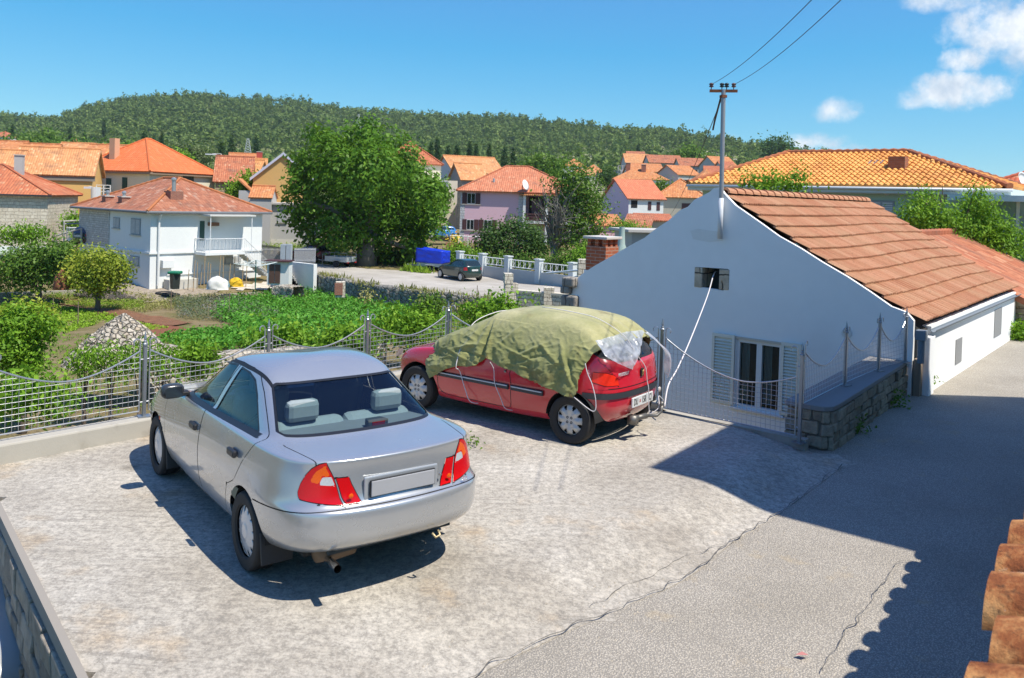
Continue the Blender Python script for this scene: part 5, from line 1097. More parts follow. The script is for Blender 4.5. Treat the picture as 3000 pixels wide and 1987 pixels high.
        if ridge and caps:
            c_ = MB()
            for p, q in caps:
                n = max(2, int((q - p).length / .38)); P = [p.lerp(q, t) + Vector((0, 0, .02)) for t in np.linspace(0, 1, 2 * n)]; c_.tube(P, .1, 6, True, [.12 if i % 2 else .10 for i in range(2 * n)])
            c_.build('ridge_cap', ridge if not isinstance(ridge, bool) else mt, R)
        return R
    def window(s, f, a0, a1, z0, z1, style='dark', sill=True, far=False):
        if a0 > a1: a0, a1 = a1, a0
        if z0 > z1: z0, z1 = z1, z0
        w = a1 - a0; m = MB(); cl = {'brown': SH_BROWN, 'green': SH_GREEN, 'white': SH_WHITE, 'grey': SH_GREY}
        if style.startswith('shut_'):
            col = cl[style[5:]]; s.fbox(m, f, a0, a1, z0, z1, .002, .045); o = m.build('window', SH_BACK if style == 'shut_white' else col, s.T)
            if not far:
                k = MB(); n = max(4, int((z1 - z0) / .09))
                for h0, h1 in ((a0 + w * .06, a0 + w * .46), (a0 + w * .54, a0 + w * .94)):
                    for i in range(n): z = z0 + (z1 - z0) * (.06 + .88 * i / n); s.fbox(k, f, h0, h1, z, z + .88 * (z1 - z0) / n * .55, .047, .06)
                k.build('louvres', col, o)
        elif style.startswith('open_'):
            col = cl[style[5:]]; g0, g1 = a0 + w * .27, a1 - w * .27; s.fbox(m, f, g0, g1, z0, z1, .002, .03); o = m.build('window', SH_WHITE, s.T)
            gm = (g0 + g1) / 2
            for q0, q1 in ((g0 + .05, gm - .03), (gm + .03, g1 - .05)): k = MB(); s.fbox(k, f, q0, q1, z0 + .06, z1 - .06, .031, .036); k.build('pane', GLASS, o)
            for q0, q1 in ((a0, g0 - .01), (g1 + .01, a1)): k = MB(); s.fbox(k, f, q0, q1, z0 - .02, z1 + .02, .01, .05); k.build('shutter', col, o)
        elif style == 'glass':
            s.fbox(m, f, a0, a1, z0, z1, .002, .05); o = m.build('window', SH_WHITE, s.T); am = (a0 + a1) / 2
            for q0, q1 in ((a0 + .07, am - .035), (am + .035, a1 - .07)): k = MB(); s.fbox(k, f, q0, q1, z0 + .07, z1 - .07, .051, .056); k.build('pane', GLASS, o)
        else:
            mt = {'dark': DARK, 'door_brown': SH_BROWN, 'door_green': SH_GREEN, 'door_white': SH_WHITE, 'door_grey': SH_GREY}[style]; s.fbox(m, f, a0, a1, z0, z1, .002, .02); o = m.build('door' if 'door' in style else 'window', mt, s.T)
        if sill and not far and 'door' not in style: k = MB(); s.fbox(k, f, a0 - .08, a1 + .08, z0 - .10, z0 - .03, .0, .12); k.build('sill', plaster('sill_stone', (.52, .49, .43), .3), o)
        return o
    def wpx(s, f, u0, v0, u1, v1, style='dark', **k):
        a = s.px(f, u0, v0); b = s.px(f, u1, v1); return s.window(f, a[0], b[0], a[1], b[1], style, **k)
    def box(s, name, mt, x0, y0, z0, x1, y1, z1, parent=None, bevel=0.): m = MB(); m.span(x0, y0, z0, x1, y1, z1); return m.build(name, mt, parent or s.T, bevel=bevel)
    def chimney(s, x, y, z0, z1, w, mt, cap=True):
        m = MB(); m.span(x - w / 2, y - w / 2, z0, x + w / 2, y + w / 2, z1); c = m.build('chimney', mt, s.T)
        if cap: k = MB(); k.span(x - w / 2 - .06, y - w / 2 - .06, z1 + .002, x + w / 2 + .06, y + w / 2 + .06, z1 + .07); k.build('chimney_cap', plaster('cap_concrete', (.55, .53, .48), .3), c)
        return c
def width_to(L, rz, u, v):       # how far along rz from L until the photo column u
    d = ray(u, v); k = d.x / d.y; c, sn = math.cos(R_(rz)), math.sin(R_(rz)); return (k * L.y - L.x) / (c - k * sn)
T_RED = rooftile('tile_red', (.54, .18, .085), (.45, .135, .065), .36, .24, .4, (.62, .27, .13)); T_ORANGE = rooftile('tile_orange', (.62, .26, .10), (.52, .19, .075), .36, .24, .45, (.70, .40, .2)); T_OLD = rooftile('tile_old', (.52, .20, .10), (.40, .13, .065), .36, .22, .75, (.60, .34, .2)); T_LIGHT = rooftile('tile_light', (.68, .33, .14), (.58, .25, .10), .34, .2, .5, (.78, .5, .26))
T_YEL = rooftile('tile_yellow', (.66, .33, .12), (.58, .25, .09), .36, .24, .35, (.8, .45, .18))

# ---------------------------------------------------------------- the neighbour on the right (throws the shade on the lane)
def sh_src(p, h): return Vector((p.x + .484 * h, p.y - .314 * h, h))      # where something at height h must stand to shade p
def build_neighbour():
    N_ = thing('neighbour_house', 'old house across the lane, showing only mossy barrel tiles at the right edge', 'house')
    st = stone('neighbour_stone', (.45, .41, .34), (.33, .30, .25), (.18, .16, .13))
    H = 7.0; A = sh_src(gz(1500, 1081), H); D = sh_src(gz(1872, 905, ROADZ), H); E = sh_src(gz(2420, 922, ROADZ), H); F = A + Vector((5.5, -4.3, 0)); 
    P = [(A.x, A.y), (F.x, F.y), (E.x + 2, E.y - 1.5), (E.x, E.y), (D.x, D.y)]; m = MB(); m.prism(P, -.5, H); m.build('tall_block', st, N_)
    h = 1.68; B = sh_src(gz(2118, 1290, ROADZ), h); Cc = sh_src(gz(1950, 1568, ROADZ), h); d = (Cc - B).normalized(); B0 = Vector((B.x, B.y, 0)); q = Vector((-d.y, d.x, 0)); q = q if q.x > 0 else -q
    B0 = B0 - d * .55 + q * .08; L = 8.0; w = 5.0; m = MB(); a = B0 + q * .42; b = B0 + d * L + q * .42; m.prism([p.xy[:] for p in (a, b, b + q * w, a + q * w)][::(1 if (b - a).cross(q).z > 0 else -1)], -.5, h - .3); m.build('low_wall', st, N_)
    t = NT('old_barrel_tiles'); c = t.ramp(t.noise(7, 7, .68), (.30, (.10, .03, .015)), (.46, (.30, .10, .035)), (.60, (.56, .27, .10)), (.8, (.68, .42, .18))); c = t.mix(t.rng(t.noise(24, 6, .7), .54, .68, 0, .85), c, (.10, .055, .03)); c = t.mix(t.rng(t.noise(13, 5, .7, t.map(t.coord(), loc=(3, 3, 1))), .62, .7, 0, .6), c, (.42, .43, .42)); t.bump(t.noise(40, 6, .7), .7, .015); tm = t.set(col=c, rough=.9, spec=.2)
    slope = .30; pitch = .30; n = int(L / pitch)
    dk = MB(); dk.poly([B0 + q * .03 + Vector((0, 0, h - .03)), B0 + d * L + q * .03 + Vector((0, 0, h - .03)), B0 + d * L + q * w + Vector((0, 0, h - .03 + slope * w)), B0 + q * w + Vector((0, 0, h - .03 + slope * w))]); dk.build('under_tiles', plain('tile_bed', (.055, .03, .02), .95, 0., .4, 14.), N_)
    rnd = random.Random(5)
    for k in range(n):
        for row in range(7):
            base = B0 + d * (pitch * (k + .5) + rnd.uniform(-.03, .03)) + q * (row * .62 + rnd.uniform(-.05, .05) + .03); z = h - .085 + slope * row * .62; M_ = MB(); NN = 9; R0, R1 = .13 + rnd.uniform(-.01, .01), .125
            ln = .74; up = Vector((0, 0, slope)); tw = d * rnd.uniform(-.03, .03)
            def ring(R, t_, dz=0): c0 = base + q * (ln * t_) + tw * t_ + Vector((0, 0, z + slope * ln * t_ + (1 - t_) * .035 + dz)); return [M_.vert(c0 + d * (R * math.cos(x)) + Vector((0, 0, R * .72 * math.sin(x)))) for x in np.linspace(-.15, PI + .15, NN)]
            r0 = ring(R0, 0); rm = ring((R0 + R1) / 2 + .004, .5); r1 = ring(R1, 1); i0 = ring(R0 - .028, 0); i1 = ring(R1 - .02, .55, -.02)
            for aa, bb in ((r0, rm), (rm, r1), (i0, r0), (i1, i0)):
                for j in range(NN - 1): M_.face([aa[j], bb[j], bb[j + 1], aa[j + 1]])
            if row == 0: M_.face(ring(R0 - .03, .06)[::-1])
            o = M_.build('roof_tile', tm, N_, True, auto=50)
    return N_
build_neighbour()
# ---------------------------------------------------------------- annexe behind the cottage
def build_annexe():
    o = C0 + E2 * (CL + .05) - E1 * .55; X = House('annexe', 'low stone outbuilding with brown tiles behind the white cottage', o, math.degrees(math.atan2(E2.y, E2.x)), 7., 6.2, -1., .62)
    # front face is the lane side
    X.walls(stone('annexe_stone', (.50, .44, .34), (.38, .32, .25), (.22, .19, .15))); X.roof(T_OLD, 'gx', 1.55, .22, True, wallm=plaster('annexe_gable', (.5, .45, .36)))
build_annexe()
# ---------------------------------------------------------------- green house with the wide orange roof
def build_green():
    R0 = at(2303, 435, 30); L = at(1625, 431, 37.2); rz = math.degrees(math.atan2(R0.y - L.y, R0.x - L.x)); W = (Vector((R0.x, R0.y)) - Vector((L.x, L.y))).length
    X = House('green_house', 'pale green house with wide bright orange hipped roof behind the cottage', L, rz, W, 9.0, -.3, 3.72); g = plaster('green_render', (.42, .56, .46), .12, (.35, .42, .34)); X.walls(g)
    # real rows of tiles on the two slopes in view
    ov = .5; a, b, c, d = -ov, X.W + ov, -ov, X.D + ov; z = X.h; rise = 1.62; ym = (c + d) / 2; r0, r1 = Vector((a + 2.6, ym, z + rise)), Vector((b - 4.6, ym, z + rise)); A, B, C_, D_ = [Vector(q) for q in ((a, c, z), (b, c, z), (b, d, z), (a, d, z))]
    t = NT('s_tiles_orange'); gg = t.n('NewGeometry'); c_ = t.ramp(t.noise(1.3, 7, .65), (.3, (.60, .22, .055)), (.5, (.74, .34, .085)), (.75, (.80, .44, .14))); c_ = t.mix(t.rng(t.noise(7, 6, .7), .54, .70, 0, .75), c_, (.22, .085, .04)); c_ = t.mix(t.rng(t.noise(.5, 4), .5, .7, 0, .4), c_, (.42, .15, .05)); t.bump(t.noise(60, 4), .3, .01); tm = t.set(col=c_, rough=.75, spec=.3)
    sk = MB(); 
    for P in ([A, B, r1, r0], [B, C_, r1], [C_, D_, r0, r1], [D_, A, r0]): sk.poly([p - Vector((0, 0, .10)) for p in P])
    sk.build('roof_deck', plain('deck_dark', (.16, .06, .03), .9), X.T)
    def tiles(P0, P1, Q1, Q0, nm):        # eave P0-P1, ridge side Q0-Q1 (may meet)
        m = MB(); e = (P1 - P0).normalized(); n = e.cross(Q0 - P0).normalized(); n = n if n.z > 0 else -n; g_ = n.cross(e); L_ = (Q0 - P0).dot(g_); rows = max(3, int(L_ / .34)); rw = L_ / rows; k0 = (Q0 - P0).dot(e) / L_; k1 = ((P1 - Q1).dot(e)) / L_; LE = (P1 - P0).length; cw = .235; N = 6
        for r in range(rows):
            lo, hi = r * rw - .02, (r + 1) * rw + .03; xa, xb = k0 * (r + .5) * rw, LE - k1 * (r + .5) * rw; i = int(xa / cw)
            while i * cw < xb:
                x0 = i * cw; i += 1
                if x0 < xa - cw * .5 or x0 + cw > xb + cw * .5: continue
                jz = random.uniform(-.008, .008); R = []
                for s_, lift in ((lo, .05), (hi, .0)): R.append([m.vert(P0 + e * (x0 + cw * f) + g_ * s_ + n * (lift + jz + h)) for f, h in ((0, .0), (.15, .045), (.38, .07), (.62, .05), (.78, .008), (1., -.008))])
                R.insert(0, [m.vert(P0 + e * (x0 + cw * f) + g_ * lo + n * (jz - .02)) for f in (0, .15, .38, .62, .78, 1.)])
                for q in range(2):
                    for j in range(N - 1): m.face([R[q][j], R[q][j + 1], R[q + 1][j + 1], R[q + 1][j]])
        return m.build(nm, tm, X.T)
    tiles(A, B, r1, r0, 'front_slope'); tiles(B, C_, r1, r1, 'end_slope')
    cp = MB()
    for p, q in ((A, r0), (B, r1), (r0, r1), (C_, r1)):
        n = max(2, int((q - p).length / .36)); P = [p.lerp(q, t_) + Vector((0, 0, .05)) for t_ in np.linspace(0, 1, 2 * n)]; cp.tube(P, .1, 7, True, [.135 if k % 2 == 0 else .095 for k in range(2 * n)])
    cp.build('ridge_cap', rooftile('ridge_terracotta', (.50, .19, .085), (.38, .12, .05), .4, .4, .8), X.T, True, auto=30)
    m = MB(); m.span(a + .02, c - .03, z - .26, b - .02, c + .03, z - .03); m.span(b - .03, c, z - .26, b + .03, d, z - .03); m.build('fascia', plain('fascia_green', (.55, .62, .60), .5), X.T)
    m = MB(); m.span(a, c + .04, z - .29, b, d, z - .265); m.build('soffit', plain('soffit_white', (.6, .62, .6), .7), X.T)
    m = MB(); m.tube([(a, c - .09, z - .09), (b + .1, c - .09, z - .09)], .06, 8); m.build('gutter', plain('gutter_white', (.62, .64, .64), .4), X.T, True)
    br = brick('roof_brick', (.40, .14, .06), (.28, .09, .045), (.25, .17, .12)); p = X.px('F', 2008, 420, 0)
    f = .45; yc = ym * f; xx = p[0] + .55; X.box('chimney', br, xx - .32, yc - .28, z + rise * .25, xx + .32, yc + .28, z + rise * f + .55); X.box('chimney_flashing', plain('flashing', (.55, .56, .55), .5), xx - .36, yc - .5, z + .3, xx + .36, yc - .27, z + rise * .42)
    xs = X.px('F', 1925, 390, 0)[0] + .6; m = MB(); P = [Vector((xs + i * .55, ym * t_ , z + (rise) * t_ * .95 + .16)) for i, t_ in ((0, .56), (1, .56), (1, .68), (0, .68))]; m.poly(P); m.build('skylight', plain('skylight', (.25, .25, .27), .2, .2), X.T)
    m = MB(); xs = X.px('F', 1912, 430)[0]; m.tube([(xs, ym * .12, z + .1), (xs, ym * .12, z + .42)], .05, 6); m.build('vent_pipe', plain('vent_brown', (.3, .12, .06), .7), X.T)
    X.wpx('F', 2010, 463, 2066, 505, 'shut_white'); v = X.px('F', 2051, 445); m = MB(); m.lathe([(0, .14), (.09, .12), (.12, .03), (.10, 0)], (v[0], -.0, v[1]), 'Y', 12); lamp = m.build('wall_lamp', plain('globe_white', (.7, .7, .68), .4), X.T, True); lamp.scale = (1, -1, 1)
    m = MB(); m.span(X.W - .02, -1.6, -.2, X.W + 3.2, 6.5, 0.); m.span(X.W - 1.1, -2.4, z - .5, X.W + 4.2, 6.5, z - .3); m.build('porch_slab', plain('porch_white', (.62, .66, .64), .6), X.T)
    fr = plain('porch_frame', (.66, .68, .68), .4); m = MB()
    for k in range(5): x = X.W + .15 + k * .75; m.span(x - .05, -1.5, 0, x + .05, -1.4, z - .5)
    for zz in (.9, 1.9, 2.6): m.span(X.W + .1, -1.49, zz, X.W + 3.2, -1.41, zz + .08)
    m.build('porch_frame', fr, X.T); m = MB(); m.span(X.W + .1, -1.465, 0.02, X.W + 3.2, -1.445, z - .5); m.build('porch_glass', glass_dark('porch_pane', (.22, .30, .32), .1), X.T)
    X.box('porch_wall', plaster('porch_green', (.30, .42, .36), .1), X.W - .03, -1.2, .0, X.W + .1, 3, z - .5)
build_green()
def build_far_right():
    L = at(2283, 432, 47); X = House('red_roofed_house', 'house with red tiled roof and small chimney at the right edge', L, -38, 10, 8, 0., L.z); X.walls(plaster('cream_render', (.62, .60, .52), .2)); X.roof(rooftile('tile_scarlet', (.52, .13, .06), (.42, .10, .05), .36, .24, .3), 'hip', 1.9, .4)
    X.chimney(3.2, 3.2, X.h + .8, X.h + 2.35, .5, brick('roof_brick', (.40, .14, .06), (.28, .09, .045), (.25, .17, .12)))
    d = thing('satellite_dish', 'white satellite dish under the red roof at the right edge', 'satellite dish'); m = MB(); p = at(2362, 418, 44); m.lathe([(0, 0), (.25, .04), (.45, .14), (.46, .14), (.25, .05), (0, .012)], (0, 0, 0), 'Z', 18); dd = m.build('dish', WHITE, d, True); dd.location = p; dd.rotation_euler = (1.2, 0, .5)
    m = MB(); m.tube([p + Vector((0, .05, 0)), p + Vector((.1, .4, -.9))], .03, 6); m.build('arm', DARKM, d)
build_far_right()

# ---------------------------------------------------------------- the village below
def build_white_house():
    L = at(345, 662, 56); rz = 50.; W = width_to(L, rz, 603, 640); ze = at(350, 489, 56).z; zb = L.z - .3
    D = 11.0; X = House('white_house', 'two-storey white house with balcony, outside stair and brown hipped roof', L, rz, W, D, zb, ze)
    Wm = plaster('house_white', (.76, .77, .75), .12, (.5, .45, .38), .4); X.walls(Wm); X.roof(rooftile('tile_brownred', (.44, .185, .105), (.34, .125, .07), .38, .24, .75, (.55, .36, .26)), 'hip', 2.35, .5, rooftile('ridge_orange', (.50, .19, .08), (.42, .15, .06), .4, .4, .5))
    m = MB(); X.fbox(m, 'F', -.08, W + .06, X.h * .46, X.h * .46 + .14, -.05, .10); X.fbox(m, 'L', 0, D + .08, X.h * .46, X.h * .46 + .14, -.05, .10); X.fbox(m, 'F', W * .14, W, X.h * .185, X.h * .185 + .10, -.02, .09); m.build('string_course', Wm, X.T)
    m = MB(); g = plain('gutter_grey', (.16, .17, .18), .5); a = .5; m.tube([(-a, D + a, X.h - .05), (-a, -a, X.h - .05), (W + a, -a, X.h - .05)], .09, 6); m.build('gutter', g, X.T)
    m = MB(); m.span(-.46, -.46, X.h - .14, W + .46, D, X.h - .10); m.build('soffit', plaster('soffit_grey', (.42, .42, .40), .2), X.T)
    p = X.px('F', 364, 600); m = MB(); m.tube([(p[0], -.42, X.h - .15), (p[0], -.12, X.h - .6), (p[0], -.12, .3)], .075, 8); m.build('downpipe', WHITE, X.T)
    b = X.px('L', 212, 500)[0], X.px('L', 254, 500)[0]; m = MB(); X.fbox(m, 'L', 0.0, b[1], X.h * .49, X.h - .15, .0, .06); m.build('stone_cladding', stone('grey_cladding', (.74, .70, .66), (.58, .55, .51), (.42, .39, .35), .35, .16), X.T)
    X.wpx('L', 263, 502, 277, 527, 'shut_white'); X.wpx('L', 304, 504, 325, 543, 'shut_white'); X.wpx('L', 301, 590, 322, 614, 'shut_white'); X.wpx('L', 224, 591, 246, 600, 'shut_grey', sill=False)
    X.wpx('F', 519, 594, 556, 608, 'shut_white'); X.wpx('F', 462, 511, 472, 556, 'door_green'); a = X.px('F', 480, 514), X.px('F', 500, 522); m = MB(); X.fbox(m, 'F', a[0][0], a[1][0], a[1][1], a[0][1], .0, .4); m.build('awning_box', plain('awning_brown', (.22, .10, .05), .7), X.T)
    # balcony with rail, canopy and stair
    s0 = X.px('F', 458, 575)[0] - .3; s1 = X.px('F', 540, 572)[0]; zf = X.h * .475; m = MB(); X.fbox(m, 'F', s0, s1, zf - .18, zf, -.02, 1.5); B = m.build('balcony', Wm, X.T)
    def rail(name, pts, h, n, par):
        m = MB(); pts = [Vector(p) for p in pts]; up = Vector((0, 0, h)); m.tube([p + up for p in pts], .03, 5); m.tube([p + Vector((0, 0, .1)) for p in pts], .02, 4)
        for p, q in zip(pts, pts[1:]):
            k_ = max(2, int((q - p).length * n))
            for k in range(k_ + 1): c = p.lerp(q, k / k_); m.tube([c, c + Vector((.03 if k % 2 else -.03, 0, h * .5)), c + up], .014, 4)
        return m.build(name, WHITE, par)
    rail('railing', [(s0 + .05, 0, zf), (s0 + .05, -1.42, zf), (s1, -1.42, zf)], .95, 7, B)
    sx = width_to(L, rz, 600, 620) - .3; m = MB(); n = 12
    for k in range(n): x0 = s1 + (sx - s1) * k / n; z = zf - (k + 1) * (zf - X.h * .16) / n; m.span(x0, -1.5, z - .16, x0 + (sx - s1) / n + .06, -.5, z)
    m.build('stair', plaster('stair_white', (.66, .66, .63), .3), X.T); rail('railing', [(s1, -1.42, zf), (sx, -1.42, X.h * .17)], .95, 7, X.T)
    ca = X.px('F', 460, 497)[0], X.px('F', 565, 498)[0]; zc = X.px('F', 470, 500, 1.2)[1]; m = MB(); X.fbox(m, 'F', ca[0], ca[1], zc, zc + .10, .0, 1.5); cn = m.build('canopy', plaster('canopy_white', (.62, .61, .57), .4), X.T)
    m = MB()
    for x in (s0 + .4, ca[1] - .25): m.tube([(x, -1.4, zf), (x, -1.4, zc)], .035, 6)
    for k in (0,): pass
    m2 = MB(); m2.tube([(s0 + .4, -1.4, zf), (s0 + .4, -1.4, zc)], .035, 6); m2.build('canopy_post', WHITE, cn); m2 = MB(); m2.tube([(ca[1] - .25, -1.4, zf), (ca[1] - .25, -1.4, zc)], .035, 6); m2.build('canopy_post', WHITE, cn)
    br = brick('old_brick', (.34, .13, .08), (.25, .09, .06), (.3, .22, .17)); zn = plain('flue_steel', (.42, .43, .42), .4, .6)
    def chim(u, v, w, h, flue): p = X.px('F', u, v, -1.0); c = X.chimney(p[0], 1.6, X.h + .25, X.h + .9 + h, w, br, False); k = MB(); k.lathe([(.14, 0), (.14, flue), (.19, flue + .02), (.19, flue + .14), (.05, flue + .22), (0, flue + .24)], (p[0], 1.6, X.h + .9 + h), 'Z', 10); k.build('flue', zn, c)
    chim(411, 470, .95, .5, .75)
    for t in (3.0, 5.6):
        c = X.chimney(.7, D - t, X.h + .2, X.h + .85, .6, br, True); k = MB(); k.lathe([(.12, 0), (.12, .2), (.17, .22), (.16, .32), (0, .4)], (.7, D - t, X.h + .92), 'Z', 10); k.build('flue', zn, c)
    # side balcony on the left end
    m = MB(); X.fbox(m, 'L', -1.6, .1, X.h * .50, X.h * .50 + .14, -1.5, .3); sb = m.build('side_balcony', Wm, X.T); o, a_, n_ = X.face('L'); q = [X.loc(o + a_ * s + n_ * d + Vector((0, 0, zb + X.h * .52))) for s, d in ((.0, .3), (-1.6, .3), (-1.6, -1.5))]; rail('railing', q, .9, 6, sb)
    p = X.px('F', 370, 640); q = X.px('F', 402, 672); X.box('meter_box', Wm, p[0], -.35, 1.5, p[0] + .8, -.002, 2.05, bevel=.02); X.box('garden_sink', plaster('sink_concrete', (.55, .53, .47), .5), p[0] + .2, -.9, 0, p[0] + 2.3, -.1, .75, bevel=.03)
    return X
WH = build_white_house()
def grey_mat(): return plaster('grey_render', (.46, .45, .43), .5, (.32, .29, .25))
def simple(name, label, uL, v, Y, rz, uR, D, h, rk, rise, wm, rm, wins=(), chim=(), ov=.3, zb=None, ridge=True, far=False, ins=(None, None)):
    L = at(uL, v, Y); W = width_to(L, rz, uR, v); X = House(name, label, L, rz, W, D, min(L.z - h, land(L.x, L.y) - .4), L.z); X.walls(wm)
    if rk != 'flat': X.roof(rm, rk, rise, ov, ridge, wallm=wm, inset=ins)
    for w in wins: X.wpx(*w[:6], far=far)
    for c in chim: X.chimney(*c)
    return X
CREAM = plaster('cream_wall', (.76, .70, .54), .35, (.42, .34, .26)); OCHRE = plaster('ochre_wall', (.72, .44, .15), .9, (.66, .58, .44), .6); TAN = plaster('tan_wall', (.56, .35, .13), .12); PINK = plaster('pink_wall', (.70, .46, .52), .15); LILAC = plaster('lilac_wall', (.60, .55, .66), .35, (.42, .27, .34), .3); WHT = plaster('white_wall', (.74, .74, .71), .15); GREY = grey_mat(); ROUGH = stone('rough_stone', (.78, .70, .56), (.62, .54, .42), (.46, .39, .30), .6, .26, .014, .08, .03)
BRK = brick('old_brick', (.34, .13, .08), (.25, .09, .06), (.3, .22, .17))
# left edge: stone house, ochre house, cream house
L = at(-260, 441, 62); X = House('stone_house', 'pale rubble stone house with orange hipped roof at the left edge', L, 14, width_to(L, 14, 110, 441), 9, L.z - 7.2, L.z); X.walls(ROUGH); X.roof(rooftile('tile_rust', (.56, .19, .085), (.46, .14, .065), .36, .22, .5, (.62, .36, .2)), 'hip', 2.3, .3)
m = MB(); X.fbox(m, 'F', 0, X.W, 0, 3.2, -.02, .02); m.build('plinth', WHT, X.T); m = MB(); X.fbox(m, 'F', -.3, X.W + .4, X.h - .12, X.h, .30, .40); m.build('gutter', DARKM, X.T); X.chimney(X.W - 3.2, 4, X.h + .6, X.h + 3.1, .6, GREY)
X.wpx('F', 22, 570, 47, 592, 'shut_grey', sill=False); m = MB(); a = X.px('F', 0, 560); X.fbox(m, 'F', 0, a[0] + 5.2, 2.6, 2.75, 0, .9); m.build('awning', plain('awning_green', (.40, .48, .36), .8), X.T)
X = simple('ochre_house', 'long house with peeling ochre wall and orange tiles behind the stone house', 30, 401, 74, 20, 212, 8, 8.6, 'gx', 2.6, OCHRE, T_LIGHT, [('F', 146, 442, 169, 470, 'shut_brown'), ('F', 146, 514, 169, 524, 'shut_brown')], [], .3)
m = MB(); X.fbox(m, 'F', 0, X.W, 0, 3.0, -.02, .03); m.build('stone_base', ROUGH, X.T); m = MB(); X.fbox(m, 'F', -.2, X.W + .3, X.h - .5, X.h - .05, 0, .16); m.build('cornice', plaster('cornice_grey', (.25, .22, .18), .3), X.T)
X = simple('ochre_wing', 'low orange-roofed wing in front of the ochre house at the far left', -120, 402, 72, 18, 36, 7, 8.6, 'gx', 2.4, ROUGH, T_LIGHT, [], [], .2)
X = simple('cream_house', 'cream two-storey house with bright red hipped roof and green shutters', 346, 396, 84, 72, 497, 9.5, 9.5, 'hip', 3.6, CREAM, rooftile('tile_bright', (.66, .18, .06), (.60, .15, .05), .42, .3, .08, (.66, .22, .09)), [('F', 423, 402, 447, 432, 'shut_green'), ('F', 545, 402, 570, 432, 'shut_green'), ('L', 283, 410, 294, 440, 'shut_green'), ('L', 246, 412, 257, 440, 'shut_green')], [], .45)
_c = X.px('L', 275, 385)[0]; X.chimney(1.6, X.D - 3.5, X.h + .4, X.h + 3.4, .7, plaster('chimney_peach', (.62, .36, .22), .2), False); m = MB(); X.fbox(m, 'F', -.4, X.W + .4, X.h - .3, X.h - .08, 0, .35); X.fbox(m, 'L', -.4, X.D + .4, X.h - .3, X.h - .08, 0, .35); m.build('cornice', plaster('cornice_brown', (.30, .22, .15), .3), X.T)
m = MB(); p = X.px('L', 229, 405); X.fbox(m, 'L', p[0] - .6, p[0] + .3, p[1] - .9, p[1] + 1.0, .1, .9); m.build('water_tank', plain('tank_steel', (.45, .46, .47), .3, .8), X.T)
X = simple('cream_balcony_wing', 'small cream balcony wing with white railing beside the cream house', 222, 452, 78, 8, 255, 3, 4.5, 'flat', 0, CREAM, None, []); m = MB()
for z in (.35, .65, .95): X.fbox(m, 'F', 0, X.W, X.h + z, X.h + z + .07, 0, .06)
for t in (0, .5, .97): X.fbox(m, 'F', X.W * t, X.W * t + .08, X.h, X.h + 1.0, 0, .06)
m.build('railing', WHITE, X.T)
X = simple('white_pier', 'white pier wall with a lamp beside the ochre house', 213, 432, 73, 8, 222, 1.2, 5, 'flat', 0, WHT, None)
X = simple('rust_roof_house', 'stone cottage with brown roof right of the cream house', 498, 420, 92, 16, 580, 8, 5, 'gx', 3.0, stone('ochre_stone', (.50, .40, .24), (.38, .30, .19), (.25, .2, .14), .4, .2), T_OLD, [('F', 520, 430, 538, 448, 'dark')], [], .3)
X = simple('orange_roof_house', 'low house with clean orange roof behind the brown-roofed cottage', 535, 412, 100, 4, 588, 8, 5, 'gx', 2.4, WHT, T_YEL, [], [], .3)
# tan gable with its grey annexe
L = at(585, 410, 84); X = House('tan_gable_house', 'tall tan gable wall with orange roof left of the big tree', L, 14, 5.8, 11, L.z - 5.2, L.z); X.walls(TAN); X.roof(T_ORANGE, 'gy', 2.6, .25, False, wallm=TAN); m = MB(); w = X.W
for a, b in (((-.3, X.h - .12), (w / 2, X.h + 2.6)), ((w / 2, X.h + 2.6), (w + .3, X.h - .12))): m.poly([(a[0], -.30, a[1] - .25), (b[0], -.30, b[1] - .25), (b[0], -.30, b[1] + .05), (a[0], -.30, a[1] + .05)])
m.build('barge_board', plain('barge_lilac', (.50, .50, .58), .6), X.T)
X = simple('grey_garage', 'flat-roofed grey concrete building with white door beside the big tree', 602, 472, 80, 10, 735, 9, 6.2, 'flat', 0, GREY, None, [('F', 641, 492, 662, 514, 'shut_white')]); m = MB(); m.span(-.3, -.3, X.h, X.W + .3, X.D, X.h + .18); m.build('roof_slab', plaster('slab_grey', (.50, .48, .45), .4), X.T); m = MB(); X.fbox(m, 'F', 0, X.W, 0, X.h * .46, -.01, .025); m.build('lower_render', plaster('render_pale', (.60, .57, .52), .5), X.T)
X = simple('small_orange_shed', 'small grey lean-to shed with an orange roof on the garage', 578, 456, 79, 8, 626, 4, 2.0, 'gx', 1.1, GREY, T_ORANGE, [], [], .15); X = simple('gable_lean', 'narrow grey gable with orange tiles right of the cream house', 552, 440, 82, 10, 580, 4, 3.5, 'leanx', 1.2, GREY, T_ORANGE, [], [], .1)
